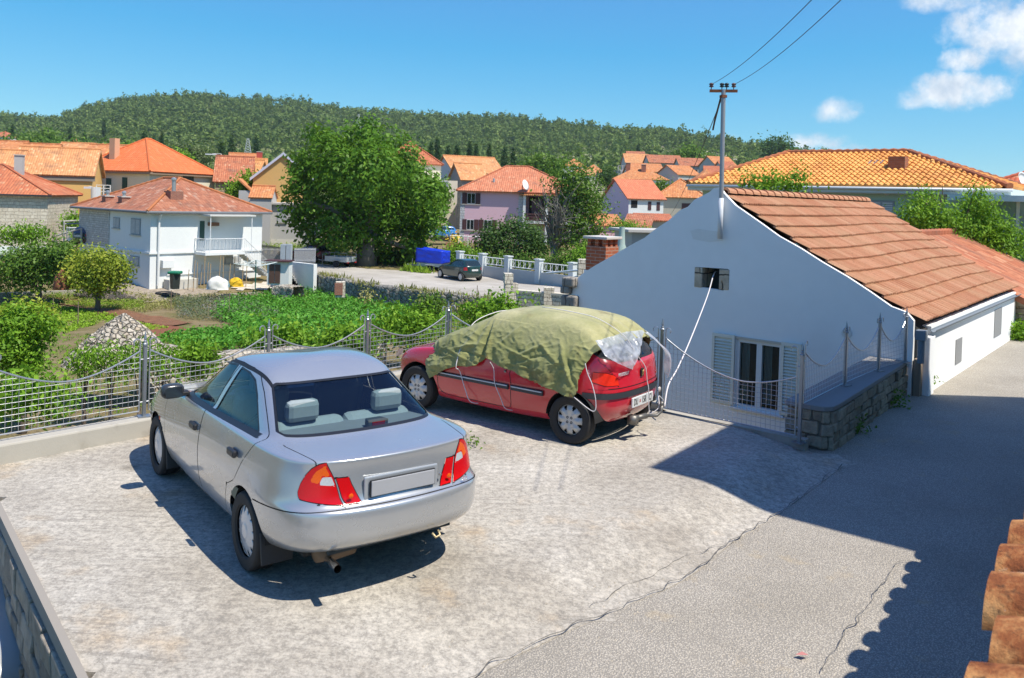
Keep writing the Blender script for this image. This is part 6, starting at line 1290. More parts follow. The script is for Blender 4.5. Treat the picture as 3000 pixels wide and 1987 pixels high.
# roofs behind the left row
for (nm, lb, u, v, Y, rz, uR, D, h, rk, rise, wm, rm) in (
    ('far_orange_house', 'orange roofed house with grey gable at far left skyline', -30, 356, 112, 2, 28, 7, 5, 'gx', 2.0, GREY, T_ORANGE), ('far_orange_house', 'long plain orange roof with a white gable end', 26, 366, 110, 3, 108, 7, 5, 'gx', 2.2, WHT, T_ORANGE), ('far_tan_roof_house', 'weathered tan roof between two orange roofs', 112, 362, 116, 2, 182, 8, 5, 'gx', 2.2, GREY, T_LIGHT),
    ('far_orange_house', 'wide orange roof with a grey gable behind the ochre house', 178, 372, 108, 2, 285, 8, 5, 'gx', 2.4, CREAM, T_ORANGE), ('far_yellow_roof_house', 'yellow-orange roof with cream gable behind the ochre house', 226, 384, 98, 2, 296, 7, 4, 'gx', 2.2, CREAM, T_YEL), ('far_brown_roof_house', 'low brown roof strip left of the cream house', 255, 398, 92, 2, 300, 7, 4, 'gx', 1.8, GREY, T_RED),
    ('far_red_shed', 'small dark red lean-to roof over brick posts', 288, 358, 125, -8, 318, 5, 4, 'lean', .9, BRK, T_RED), ('far_tan_strip_house', 'pale tiled roof strip behind the red roof chimney', 298, 392, 100, 0, 345, 6, 4, 'gx', 1.8, GREY, T_LIGHT),
    ('hillside_house', 'white two-storey house with red-brown roof on the wooded slope', 146, 333, 470, 18, 196, 12, 5.5, 'hip', 3.4, WHT, T_RED), ('hillside_house', 'pair-gabled white house with orange roof on the slope', 212, 345, 440, 25, 262, 12, 5.0, 'gx', 3.6, WHT, T_ORANGE), ('hillside_house', 'red roof corner at the far left below the pines', -30, 316, 480, -5, 18, 12, 5, 'hip', 3.6, WHT, T_RED),
    ('grey_gable_house', 'grey gabled house with orange roof and red chimney left of the tan gable', 534, 383, 120, 20, 600, 9, 5, 'gx', 2.0, GREY, T_ORANGE), ('grey_gable_house', 'second smaller orange roof in front of the grey gabled house', 556, 391, 112, 15, 612, 7, 4, 'gx', 1.6, GREY, T_YEL),
    ('cream_tower_house', 'cream upper storey with balcony right behind the big tree', 880, 376, 104, 10, 1020, 9, 6, 'hip', 3.0, CREAM, T_RED), ('cream_block', 'cream wall with glass bricks and a blocked door right of the big tree', 962, 415, 101, 6, 1058, 4, 7, 'flat', 0, CREAM, None),
    ('pale_gable_house', 'pale grey gable house with tan roof behind the pink house', 1050, 398, 122, 24, 1165, 9, 7, 'gx', 2.6, plaster('pale_grey', (.52, .53, .55), .15), T_LIGHT), ('stone_gable_house', 'ruined grey stone gable in front of the pale gable house', 1068, 416, 114, 22, 1125, 6, 6, 'gx', 2.4, stone('ruin_stone', (.36, .35, .33), (.26, .25, .24), (.2, .19, .17), .5, .3), T_LIGHT), ('pale_gable_house', 'small white gable peeping over the pink roof', 1210, 402, 150, 10, 1235, 6, 4, 'gx', 1.4, WHT, T_RED)):
    X = simple(nm, lb, u, v, Y, rz, uR, D, h, rk, rise, wm, rm, ov=.3, far=True)
    if nm == 'hillside_house': [X.window('F', X.W * a, X.W * a + 1.2, X.h - 2.6, X.h - .9, 'dark', far=True) for a in (.15, .45, .75)]
    if lb.startswith('grey gabled'): X.chimney(4, 2, X.h + .6, X.h + 2.2, .8, plain('red_chimney', (.42, .06, .04), .7))
    if nm == 'cream_tower_house':
        X.wpx('F', 966, 384, 978, 402, 'glass'); m = MB(); X.fbox(m, 'F', 2.2, X.W + 1.2, 1.8, 2.0, 0, 1.6)
        for k in range(14): X.fbox(m, 'F', 2.2 + k * .3, 2.26 + k * .3, 2.0, 3.0, 1.5, 1.55)
        X.fbox(m, 'F', 2.2, X.W + 1.2, 3.0, 3.08, 1.48, 1.57); m.build('balcony', plain('balcony_pale', (.6, .58, .54), .6), X.T); m = MB(); m.tube([(X.W + .6, -.6, 2), (X.W + .6, -.6, 6.2)], .17, 8); m.build('flue', plaster('flue_grey', (.5, .5, .48), .3), X.T)
    if nm == 'cream_block': X.wpx('F', 1012, 418, 1036, 440, 'shut_grey'); X.wpx('F', 1018, 470, 1030, 500, 'door_grey'); X.wpx('F', 985, 450, 996, 478, 'dark')
    if lb.startswith('pale grey'): X.wpx('F', 1060, 412, 1068, 424, 'shut_green', far=True)
# pink house
L = at(1062, 560, 95); X = House('pink_house', 'pink two-storey house with dark red shutters, veranda and orange hipped roof', L, -4, width_to(L, -4, 1206, 560), 11, L.z - .6, at(1062, 440, 95).z); X.walls(PINK); X.W0 = X.W
sw = X.W; X.W = sw + 7.0; X.roof(rooftile('tile_salmon', (.60, .23, .12), (.50, .17, .085), .40, .24, .35, (.66, .34, .2)), 'hip', 3.1, .5, T_OLD, inset=(5.2, 7.2)); X.W = sw
for r in (('F', 1069, 446, 1110, 472, 'open_brown'), ('F', 1069, 507, 1105, 532, 'open_brown'), ('F', 1107, 508, 1148, 535, 'open_brown')): X.wpx(*r)
q = plaster('quoin_pale', (.62, .62, .62), .1)
for a, b in ((-.03, .5), (X.W - .5, X.W + .03)): m = MB(); X.fbox(m, 'F', a, b, 0, X.h - .1, -.02, .03); m.build('quoins', stone('quoin_block', (.62, .62, .62), (.55, .55, .56), (.4, .4, .4), .5, .3, .02, .005), X.T)
X.box('veranda_block', PINK, X.W - .01, 2.2, 0, X.W + 7, 11, X.h - .2); X.box('veranda_floor', q, X.W, -.4, X.h * .46, X.W + 7.6, 2.3, X.h * .46 + .3); X.box('veranda_roof', T_ORANGE, X.W - .4, -.7, X.h - .35, X.W + 7.6, 2.2, X.h - .2)
for x in (.05, 2.6, 5.2, 7.3): X.box('veranda_post', WHITE, X.W + x, -.38, 0, X.W + x + .28, -.1, X.h - .36)
for x0, x1 in ((.35, 2.58), (2.9, 5.18), (5.5, 7.28)):
    m = MB()
    for z in (.25, .55, .85): m.span(X.W + x0, -.3, X.h * .46 + .3 + z - .2, X.W + x1, -.22, X.h * .46 + .3 + z)
    m.build('veranda_rail', SH_BROWN, X.T)
X.window('F', X.W + 1.0, X.W + 2.2, X.h * .52, X.h - .8, 'door_brown'); X.box('veranda_door', DARK, X.W + .6, 2.15, X.h * .52, X.W + 3.6, 2.19, X.h - .5); X.box('veranda_shade', q, X.W + .3, 2.1, 0, X.W + 2.2, 2.18, X.h * .44)
m = MB(); m.tube([(3.6, 1.6, X.h + .5), (3.6, 1.6, X.h + 1.5)], .13, 8); m.build('vent_pipe', plain('vent_zinc', (.5, .5, .5), .4, .5), X.T)
Dd = thing('satellite_dish', 'white satellite dish on the corner of the pink house roof', 'satellite dish'); p = at(1212, 429, 94); m = MB(); m.lathe([(0, 0), (.35, .05), (.62, .19), (.63, .2), (.35, .07), (0, .02)], (0, 0, 0), 'Z', 18); dd = m.build('dish', WHITE, Dd, True); dd.location = p; dd.rotation_euler = (1.25, 0, 1.0); m = MB(); m.tube([p, p + Vector((-.2, .4, 0)), p + Vector((-.2, .4, -1.2))], .05, 6); m.build('arm', DARKM, Dd)
# lilac house, orange hip and the houses climbing to the right
L = at(1454, 459, 112); X = House('lilac_house', 'lilac-sided white house with red roof and outside stair right of the bare tree', L, 14, width_to(L, 14, 1534, 461), 10, L.z - 4.6, L.z); X.walls(WHT); m = MB(); X.fbox(m, 'L', 0, X.D, 0, X.h, 0, .05); m.poly([X.loc(X.face('L')[0] + X.face('L')[1] * s + X.face('L')[2] * .04 + Vector((0, 0, X.zb + z))) for s, z in ((X.D, X.h - .02), (0, X.h - .02), (X.D / 2, X.h + 2.6))][::-1]); m.build('lilac_wall', LILAC, X.T); X.roof(rooftile('tile_coral', (.60, .20, .10), (.54, .17, .085), .42, .28, .06, (.6, .24, .12)), 'gx', 2.75, .35, False, wallm=LILAC)
for w in (('F', 1459, 463, 1473, 481, 'dark'), ('F', 1498, 466, 1505, 486, 'shut_brown'), ('F', 1518, 467, 1525, 487, 'shut_brown')): X.wpx(*w, far=True)
m = MB()
for k in range(12): X.fbox(m, 'F', .6 + k * .34, .9 + k * .34, 1.6 - k * .2, 1.72 - k * .2, .1, 1.2)
X.fbox(m, 'F', 0, .9, 1.4, 1.62, 0, 1.2)
for k in range(10): X.fbox(m, 'F', .1 + k * .42, .2 + k * .42, 1.6 - max(0, k - 1) * .25, 2.5 - max(0, k - 1) * .25, 1.1, 1.2)
m.build('stair', WHT, X.T)
Y1 = simple('orange_hip_house', 'small beige house under a bright orange hipped roof', 1519, 455, 122, -8, 1632, 9, 4.4, 'hip', 2.8, plaster('beige_wall', (.50, .46, .38), .3), T_ORANGE, [('F', 1576, 470, 1600, 490, 'shut_brown')], [], .4, far=True)
for (lb, u, v, Y, rz, uR, D, h, rk, rise, wm, rm) in (
    ('low orange roof under the lilac house wall', 1360, 520, 100, 4, 1440, 5, 2, 'lean', 1.3, PINK, T_ORANGE), ('brown lean-to roof below the lilac house stair', 1444, 524, 98, -14, 1499, 5, 2, 'lean', 1.5, plaster('beige_wall', (.50, .46, .38), .3), T_OLD), ('long orange porch roof below the white wall', 1474, 508, 104, -4, 1552, 4, 2.6, 'lean', .8, plaster('beige_wall', (.50, .46, .38), .3), T_RED),
    ('hipped orange roof with two red chimneys', 1418, 413, 165, -6, 1545, 12, 4, 'hip', 3.0, WHT, T_ORANGE), ('white house with long red-orange roof', 1460, 396, 195, 3, 1535, 10, 5, 'gx', 2.2, WHT, T_ORANGE), ('small tan roof left of the village row', 1447, 376, 250, 2, 1503, 9, 5, 'gx', 3.0, GREY, T_LIGHT), ('pinkish roof high in the village row', 1452, 366, 275, 0, 1492, 8, 4, 'gx', 2.6, GREY, T_OLD),
    ('wide brick-red roof over a grey stone front', 1502, 376, 240, 2, 1578, 10, 7, 'gx', 2.6, GREY, T_OLD), ('long terracotta roof right of the grey stone front', 1572, 383, 225, 0, 1630, 9, 6, 'gx', 2.4, GREY, T_OLD), ('grey unrendered gable with orange roof', 1568, 404, 175, 26, 1618, 8, 5.5, 'gx', 2.2, GREY, T_ORANGE), ('bright orange roof at the end of the row', 1622, 382, 232, 0, 1652, 8, 5, 'gx', 2.0, WHT, T_ORANGE),
    ('grey villa with arch and twin orange roofs', 1655, 382, 215, 16, 1702, 9, 6, 'gx', 2.6, GREY, T_ORANGE), ('orange hipped roof below the row', 1605, 420, 150, -6, 1668, 9, 4, 'hip', 2.4, CREAM, T_ORANGE), ('pale red roof behind the orange hip', 1630, 402, 185, -10, 1668, 8, 4, 'gx', 2.0, WHT, T_RED), ('flat grey block beside the long red-orange roof', 1428, 392, 205, 0, 1462, 8, 6, 'flat', 0, GREY, None), ('white house with orange hip left of the village', 1302, 384, 240, 0, 1354, 8, 4, 'hip', 2.4, WHT, T_ORANGE), ('low orange roofs right of the small white house', 1345, 398, 215, -6, 1398, 9, 4, 'hip', 2.2, CREAM, T_ORANGE), ('pink-roofed house behind the half-bare tree', 1330, 404, 190, -4, 1375, 9, 4, 'gx', 1.6, CREAM, T_LIGHT), ('dark red roof just left of the power pole', 1672, 390, 205, 4, 1702, 8, 4, 'gx', 2.0, GREY, T_RED), ('orange roof just right of the power pole', 1678, 398, 180, -8, 1712, 8, 4, 'hip', 1.8, GREY, T_ORANGE)):
    X = simple('village_house', lb, u, v, Y, rz, uR, D, h, rk, rise, wm, rm, ov=.3, far=True, ridge=False)
    if h >= 5 and rk != 'flat': [X.window('F', X.W * a, X.W * a + 1.0, X.h - 2.4, X.h - 1.0, 'dark', far=True) for a in (.2, .55, .8)]
    if 'chimneys' in lb: X.chimney(6, 3, X.h + .8, X.h + 3., .9, BRK); X.chimney(3, 6, X.h + .8, X.h + 3.4, .9, BRK)
    if 'flat grey' in lb: m = MB(); [m.span(k * 1.1, 0, X.h, k * 1.1 + .2, .1, X.h + .9) for k in range(6)]; m.span(0, 0, X.h + .9, X.W, .1, X.h + 1.0); m.build('parapet_rail', GREY, X.T)

# ---------------------------------------------------------------- plants
def ground_pt(u, v, rmax=400):
    d = ray(u, v); t = 3.
    while t < rmax:
        p = CAMP + d * t
        if p.z <= land(p.x, p.y): return Vector((p.x, p.y, land(p.x, p.y)))
        t += .12 + t * .004
    return CAMP + d * rmax
def leaf_cloud(rng, blobs, n, size, clump=12, hollow=.5, asp=.55, spread=1.7, droop=0., up=.45):
    B = np.array(blobs, float); w = (B[:, 3] * B[:, 4] * B[:, 5]) ** (2 / 3); w /= w.sum(); nc = max(1, n // clump); bi = rng.choice(len(B), nc, p=w)
    d = rng.normal(size=(nc, 3)); d /= np.linalg.norm(d, axis=1)[:, None]; r = hollow + (1 - hollow) * rng.random(nc) ** .5; r *= 1 + .10 * rng.normal(size=nc)
    c = B[bi, :3] + d * r[:, None] * B[bi, 3:6]; P = np.repeat(c, clump, 0) + rng.normal(size=(nc * clump, 3)) * size * spread; D = np.repeat(d, clump, 0); m = len(P)
    nrm = np.repeat(d + rng.normal(size=(nc, 3)) * .38, clump, 0) * .95 + rng.normal(size=(m, 3)) * .36 + np.array([0, 0, up]); nrm /= np.linalg.norm(nrm, axis=1)[:, None]
    t = rng.normal(size=(m, 3)) + np.array([0, 0, -droop * 2]); t -= nrm * (t * nrm).sum(1)[:, None]; t /= np.linalg.norm(t, axis=1)[:, None]; b = np.cross(nrm, t); s = (size * (.6 + .8 * rng.random(m)))[:, None]
    V = np.stack([P + t * s * .6, P + b * s * asp * .5, P - t * s * .5, P - b * s * asp * .5], 1).reshape(-1, 3); return V, np.arange(m * 4).reshape(-1, 4)
BARK = plain('bark', (.13, .10, .075), .95, 0., .35, 6.); BARKG = plain('bark_grey', (.20, .18, .155), .95, 0., .3, 6.)
L_WAL = leafmat('leaf_walnut', (0.032, 0.085, 0.009), (0.090, 0.209, 0.018), (0.220, 0.372, 0.038), .35, .7); L_MID = leafmat('leaf_mid', (0.040, 0.093, 0.013), (0.110, 0.212, 0.029), (0.240, 0.340, 0.064)); L_DARK = leafmat('leaf_dark', (0.022, 0.060, 0.014), (0.055, 0.120, 0.029), (0.121, 0.200, 0.054)); L_YEL = leafmat('leaf_citrus', (0.105, 0.176, 0.016), (0.285, 0.351, 0.033), (0.570, 0.540, 0.091)); L_BRT = leafmat('leaf_bright', (0.070, 0.160, 0.014), (0.170, 0.336, 0.025), (0.340, 0.512, 0.049)); L_OLV = leafmat('leaf_olive', (0.068, 0.090, 0.042), (0.150, 0.195, 0.084), (0.270, 0.315, 0.154)); L_CYP = leafmat('leaf_cypress', (0.010, 0.032, 0.011), (0.024, 0.061, 0.020), (0.051, 0.104, 0.031), .15)
def tree(name, label, cat, base, blobs, n, size, mt, trunk=.2, th=None, limbs=6, bark=None, group=None, seed=1, **kw):
    rng = np.random.default_rng(seed); T = thing(name, label, cat, base, 0, group); b = [(x - base.x, y - base.y, z - base.z, *r) for x, y, z, *r in blobs]
    V, F = leaf_cloud(rng, b, n, size, **kw); mesh_np('crown' if trunk else 'foliage', V, F, mt, T)
    if trunk:
        th = th or .25 * max(q[2] + q[5] for q in b); m = MB(); m.tube([(0, 0, -.3), (trunk * .1, 0, th * .5), (0, trunk * .15, th)], trunk, 9, True, [trunk * 1.35, trunk, trunk * .85]); bk = bark or BARK
        tr = m.build('trunk', bk, T, True); ids = rng.choice(len(b), min(limbs, len(b)), replace=False)
        for i in ids:
            q = b[i]; mid = Vector((q[0] * .4, q[1] * .4, th + (q[2] - th) * .55)); m = MB(); m.tube(smooth_pts([(0, 0, th * .9), mid, (q[0], q[1], q[2])], 4), .1, 6, True, list(np.linspace(trunk * .55, trunk * .12, 9))); m.build('limb', bk, T, True)
    return T
def pxblobs(L, Y, seed=0, dj=.5): # blobs drawn over the photo at depth Y, scattered in depth
    rng = random.Random(seed); out = []
    for u, v, r in L:
        R = r * VK / FPX * Y; y = Y + rng.uniform(-1, 1) * dj * R * 2.2; p = at(u, v, y); out.append((p.x, p.y, p.z, R, R * 1.1, R))
    return out
# the big tree by the street
b = at(845, 613, 69.5); WB = [(760, 348, 46), (818, 326, 40), (878, 338, 46), (925, 372, 46), (712, 400, 46), (790, 395, 62), (862, 398, 66), (938, 418, 52), (985, 446, 38), (698, 462, 40), (765, 472, 64), (850, 478, 70), (930, 488, 62), (985, 505, 36), (714, 522, 36), (782, 535, 48), (930, 548, 52), (972, 552, 36), (860, 528, 52), (742, 560, 26), (900, 585, 24), (690, 425, 26), (1000, 470, 26), (960, 580, 22)]
WB = pxblobs(WB, 69.5, 3, .9); WB += pxblobs([(700, 380, 30), (740, 318, 30), (690, 500, 24), (1005, 430, 22), (1000, 530, 24), (850, 300, 22)], 69.5, 14, .5); WB += [(x, y + 5.5, z, r * .9, r2, r3) for x, y, z, r, r2, r3 in WB[5:14]]
tree('broadleaf_tree', 'large round dark green tree standing beside the street left of the pink house', 'tree', Vector((b.x, b.y, land(b.x, b.y))), WB, 36000, .34, L_WAL, .75, 3.0, 10, BARKG, seed=4, clump=24, hollow=.66, spread=1.25)
# half-bare tree
b = at(1280, 606, 70); BB = pxblobs([(1330, 408, 30), (1300, 415, 20), (1355, 440, 28), (1325, 450, 30), (1370, 470, 24), (1350, 500, 28), (1385, 515, 16), (1330, 530, 26), (1365, 545, 22), (1300, 560, 22), (1310, 490, 20), (1270, 470, 10)], 70, 5)
T = tree('half_bare_tree', 'half-bare tree with many grey twigs on its left and leaves on its right', 'tree', Vector((b.x, b.y, land(b.x, b.y))), BB, 7500, .26, L_MID, .35, 2.0, 11, BARKG, seed=6, clump=9, hollow=.2, spread=2.4)
rr = random.Random(9)
m = MB(); base = Vector((0, 0, 1.5))
for k in range(46):
    u, v = rr.uniform(1235, 1345), rr.uniform(425, 560); p = at(u, v, 70 + rr.uniform(-2.5, 2.5)) - T.location; a = base + Vector((rr.uniform(-.3, .3), 0, rr.uniform(0, 2.))); mid = a.lerp(p, .5) + Vector((rr.uniform(-.4, .4), 0, .5)); m.tube(smooth_pts([a, mid, p], 3), .02, 4, False, list(np.linspace(.085, .018, 7)))
    for j in range(3): q = mid.lerp(p, rr.uniform(.1, .8)); m.tube([q, q + Vector((rr.uniform(-1.1, .8), rr.uniform(-.5, .5), rr.uniform(.3, 1.3)))], .014, 3, False)
m.build('bare_branches', BARKG, T)
def bush(label, pts, Y, n, size, mt, seed, name='bush', cat='bush', trunk=0, group=None, **kw):
    B = pxblobs(pts, Y, seed); x = sum(q[0] for q in B) / len(B); y = sum(q[1] for q in B) / len(B); return tree(name, label, cat, Vector((x, y, land(x, y))), B, n, size, mt, trunk, seed=seed, group=group, **kw)
bush('dense dark green bush in front of the pink house', [(1120, 565, 26), (1150, 545, 28), (1190, 535, 30), (1225, 550, 28), (1170, 580, 28), (1130, 592, 20), (1215, 585, 26), (1245, 575, 22), (1105, 590, 16)], 77, 9000, .26, L_DARK, 11)
bush('pale flowering hedge below the pink house railing', [(1040, 590, 16), (1065, 580, 18), (1090, 600, 16), (1050, 606, 14)], 74, 3500, .2, L_BRT, 12)
bush('mid green shrubs behind the pale baluster wall', [(1120, 612, 14), (1160, 608, 14), (1210, 610, 14), (1255, 612, 14), (1300, 606, 16), (1335, 600, 18), (1350, 575, 14)], 66, 6000, .2, L_MID, 13)
bush('bright bush beside the brick chimney', [(1345, 590, 14), (1350, 610, 12), (1325, 612, 12)], 60, 1800, .18, L_BRT, 14)
bush('leafy vine under the orange lean-to roofs', [(1430, 520, 14), (1455, 528, 14), (1480, 535, 12), (1440, 540, 12), (1500, 540, 10)], 92, 2600, .22, L_BRT, 15)
bush('round dark tree left of the village roofs', [(1405, 405, 14), (1392, 412, 10), (1418, 408, 8)], 205, 1800, .5, L_DARK, 16, 'round_tree', 'tree', .3)
bush('light green garden trees between the lilac and orange houses', [(1490, 445, 12), (1510, 438, 10), (1528, 436, 12), (1548, 440, 8)], 128, 2600, .34, L_MID, 17, 'round_tree', 'tree', .2)
bush('young trees beyond the orange hip roof', [(1655, 425, 9), (1640, 432, 8), (1670, 432, 9)], 140, 1400, .34, L_MID, 18, 'round_tree', 'tree', .2)
bush('dark fig tree in front of the stone house', [(25, 612, 26), (60, 600, 28), (95, 598, 26), (130, 592, 26), (150, 585, 22), (10, 640, 22), (50, 640, 24), (100, 632, 26), (135, 618, 22), (165, 590, 14)], 50, 9000, .19, L_MID, 21, 'fig_tree', 'tree', .14)
bush('yellow-green lemon tree beside the white house', [(185, 615, 26), (220, 605, 28), (255, 610, 26), (280, 625, 18), (200, 640, 28), (240, 640, 28), (270, 648, 18), (170, 635, 18), (225, 660, 18)], 47, 9000, .17, L_YEL, 22, 'lemon_tree', 'tree', .14, limbs=7)
bush('leafy pergola vine at the far left of the white house', [(160, 512, 12), (180, 510, 12), (200, 508, 12), (190, 525, 12), (205, 520, 10), (170, 522, 8)], 66, 2400, .2, L_BRT, 23, 'climbing_vine', 'vine')
bush('grape vine trained along the stone house front', [(5, 546, 6), (25, 543, 6), (45, 542, 7), (65, 544, 8), (85, 543, 6), (103, 542, 6)], 58, 1800, .2, L_BRT, 24, 'grape_vine', 'vine', .1, limbs=2)
bush('bushy citrus with pale new leaves at the left edge behind the fence', [(20, 760, 34), (60, 750, 32), (92, 765, 26), (15, 810, 32), (60, 810, 32), (30, 850, 20), (75, 850, 20), (45, 735, 20), (110, 745, 16)], 17.5, 9000, .08, L_BRT, 25, 'citrus_tree', 'tree', .07, clump=9)
bush('pale-topped shrub above the citrus at the left edge', [(30, 728, 14), (100, 738, 14), (60, 725, 12)], 18.0, 1600, .085, L_YEL, 26)
for i, (u, v, lab) in enumerate(((195, 848, 'small peach tree at the left foot of the stone heap'), (256, 846, 'forked peach tree with bare trunk behind the first fence panel'), (322, 840, 'peach tree just left of the first whole fence post'), (375, 845, 'drooping peach tree just right of the first whole fence post'))):
    bush(lab, [(u - 17, v - 10, 11), (u, v - 16, 12), (u + 17, v - 9, 11), (u + 6, v - 2, 9)], 18.2, 750, .11, L_BRT, 30 + i, 'peach_tree', 'tree', .045, group='peach trees behind the fence', asp=.3, droop=.7, limbs=4, clump=6)
for i, (pts, Y, lab) in enumerate((([(440, 825, 12), (455, 842, 14), (480, 830, 10)], 20, 'low bush in front of the terrace wall'), ([(890, 745, 22), (925, 750, 24), (960, 748, 22), (990, 740, 18), (905, 770, 20), (945, 775, 20), (985, 765, 16), (1010, 750, 14)], 27, 'tall leafy bean plants behind the second fence post'), ([(1085, 722, 10), (1110, 728, 12), (1135, 722, 12), (1160, 716, 14), (1178, 714, 8), (1230, 700, 6)], 30, 'vine leaves behind the tarpaulin'), ([(60, 905, 26), (20, 920, 24), (100, 925, 20), (140, 915, 16)], 14.5, 'shrubs behind the lowest left fence panel'), ([(790, 790, 12), (830, 795, 12), (770, 798, 8)], 24, 'small shrub beyond the saloon roof'), ([(640, 785, 10), (600, 795, 10), (665, 790, 10), (690, 786, 10)], 26, 'green leaves above the terrace wall'), ([(985, 720, 9), (1003, 700, 6), (1000, 714, 7), (975, 712, 6)], 40, 'dark weeds at the foot of the drystone wall'))):
    bush(lab, pts, Y, 1900 if Y > 16 else 1500, .11 if Y < 22 else .15, L_BRT if i != 6 else L_MID, 40 + i)
# cherry tree and twigs beyond the cottage roof
b = at(2215, 600, 27); CB = pxblobs([(2110, 500, 26), (2140, 480, 26), (2170, 505, 30), (2120, 530, 26), (2165, 545, 30), (2205, 520, 30), (2240, 490, 30), (2262, 460, 20), (2275, 500, 30), (2215, 560, 32), (2260, 550, 34), (2300, 530, 30), (2330, 555, 26), (2350, 580, 20), (2290, 575, 30), (2240, 590, 26), (2325, 600, 20), (2145, 460, 12), (2125, 452, 9), (2252, 440, 8), (2355, 545, 16)], 27, 8, .6)
T = tree('cherry_tree', 'bright green cherry tree with drooping leaves beyond the cottage roof', 'tree', Vector((b.x, b.y, -.4)), CB, 15000, .115, L_BRT, .13, 1.6, 12, BARK, seed=50, asp=.42, droop=.9, clump=9, spread=1.7, hollow=.4)
m = MB(); a = at(2165, 500, 27) - T.location
for u, v in ((2170, 440), (2185, 452), (2150, 448), (2178, 425)): p = at(u, v, 27) - T.location; m.tube([a, a.lerp(p, .5) + Vector((.1, 0, .1)), p], .02, 4, True, [.035, .022, .01])
m.build('bare_twig', BARK, T)
bush('light green shoots showing over the cottage ridge', [(1745, 425, 8), (1775, 428, 9), (1800, 424, 9), (1825, 432, 8), (1838, 412, 8), (1850, 430, 7), (1870, 440, 6), (1765, 436, 8), (1815, 438, 8), (1730, 415, 5)], 29.5, 1500, .13, L_BRT, 52, 'sapling', 'tree', .05, droop=.5)
bush('weeds growing at the foot of the annexe wall', [(2350, 765, 10), (2362, 772, 12), (2340, 775, 7)], 19.5, 700, .09, L_BRT, 53, 'weed_clump', 'weeds')
def weed(u, v, z, h, n, lab, s=.05): p = gz(u, v, z); rng = np.random.default_rng(int(u)); V, F = leaf_cloud(rng, [(0, 0, h * .4, h * .6, h * .6, h * .5)], n, s); mesh_np('foliage', V, F, L_MID, thing('weed_clump', lab, 'weeds', p))['kind'] = 'stuff'
weed(2122, 902, ROADZ, .30, 260, 'weed tuft at the far end of the lane wall'); weed(2070, 940, ROADZ, .16, 160, 'small weed halfway along the foot of the lane wall'); weed(1980, 1000, ROADZ, .14, 150, 'low weed near the front corner of the lane wall'); weed(1092, 1028, 0, .06, 60, 'single green sprig lying beside the saloon tail', .04)
# ---------------------------------------------------------------- garden plots
def gpoly(P): return [ground_pt(u, v).xy[:] for u, v in P]
def scatter(name, poly, n, size, h, mt, rows=0., seed=1, asp=.6, clump=8, up=.7):
    rng = np.random.default_rng(seed); xs = [p[0] for p in poly]; ys = [p[1] for p in poly]; C_ = []
    while len(C_) < n // clump:
        x, y = rng.uniform(min(xs), max(xs)), rng.uniform(min(ys), max(ys))
        if rows: q = (x * .8 + y * .6) / rows; q = (math.floor(q) + .5 + rng.normal() * .16) * rows - (x * .8 + y * .6); x += q * .8; y += q * .6
        if inside(poly, x, y): C_.append((x, y, land(x, y) + h * (.3 + .6 * rng.random())))
    C_ = np.array(C_); m = len(C_) * clump; P = np.repeat(C_, clump, 0) + rng.normal(size=(m, 3)) * np.array([h * .5, h * .5, h * .28]); nrm = rng.normal(size=(m, 3)) * .6 + np.array([0, 0, up]); nrm /= np.linalg.norm(nrm, axis=1)[:, None]; t = rng.normal(size=(m, 3)); t -= nrm * (t * nrm).sum(1)[:, None]; t /= np.linalg.norm(t, axis=1)[:, None]; b = np.cross(nrm, t); s = (size * (.6 + .8 * rng.random(m)))[:, None]
    V = np.stack([P + t * s * .6, P + b * s * asp * .5, P - t * s * .5, P - b * s * asp * .5], 1).reshape(-1, 3); return tag(mesh_np(name, V, np.arange(m * 4).reshape(-1, 4), mt), kind='stuff')
L_POT = leafmat('leaf_potato', (0.040, 0.136, 0.015), (0.099, 0.304, 0.033), (0.220, 0.480, 0.075), .3, .5); L_LAV = leafmat('leaf_lavender', (0.075, 0.112, 0.045), (0.165, 0.195, 0.112), (0.300, 0.255, 0.330), .3, .6); L_GRS = leafmat('leaf_grass', (0.108, 0.180, 0.017), (0.234, 0.375, 0.028), (0.396, 0.510, 0.063), .35, .4); L_DRY = leafmat('leaf_dry_grass', (0.150, 0.165, 0.045), (0.300, 0.285, 0.090), (0.480, 0.420, 0.195), .3, .5)
scatter('potato_plants', gpoly([(515, 702), (640, 677), (800, 674), (985, 716), (1045, 738), (900, 772), (640, 790), (560, 760), (500, 738)]), 34000, .16, .42, L_POT, .7, 1)
scatter('lavender_plants', gpoly([(395, 700), (520, 690), (640, 722), (640, 750), (520, 745), (420, 740)]), 9000, .12, .40, L_LAV, 0, 2, .35)
scatter('bean_plants', gpoly([(365, 790), (490, 776), (700, 762), (880, 770), (800, 795), (645, 806), (430, 818)]), 15000, .13, .34, L_POT, .8, 3)
L_CLV = leafmat('leaf_clover', (.16, .28, .02), (.26, .42, .03), (.36, .52, .06), .3, .4)
scatter('clover', gpoly([(0, 708), (110, 706), (260, 730), (395, 762), (320, 770), (240, 742), (150, 772), (0, 745)]), 16000, .09, .12, L_CLV, 0, 4)
scatter('grass', gpoly([(95, 686), (200, 682), (330, 700), (330, 718), (205, 716)]), 7000, .11, .2, L_GRS, 0, 5, .3)
scatter('grass', gpoly([(0, 675), (150, 668), (400, 690), (640, 672), (720, 660), (600, 690), (420, 715), (330, 725), (100, 700), (0, 700)]), 9000, .14, .2, L_DRY, 0, 6, .3)
scatter('grass', gpoly([(604, 556), (705, 556), (800, 575), (800, 600), (735, 600), (606, 580)]), 9000, .22, .6, L_GRS, 0, 7, .25)
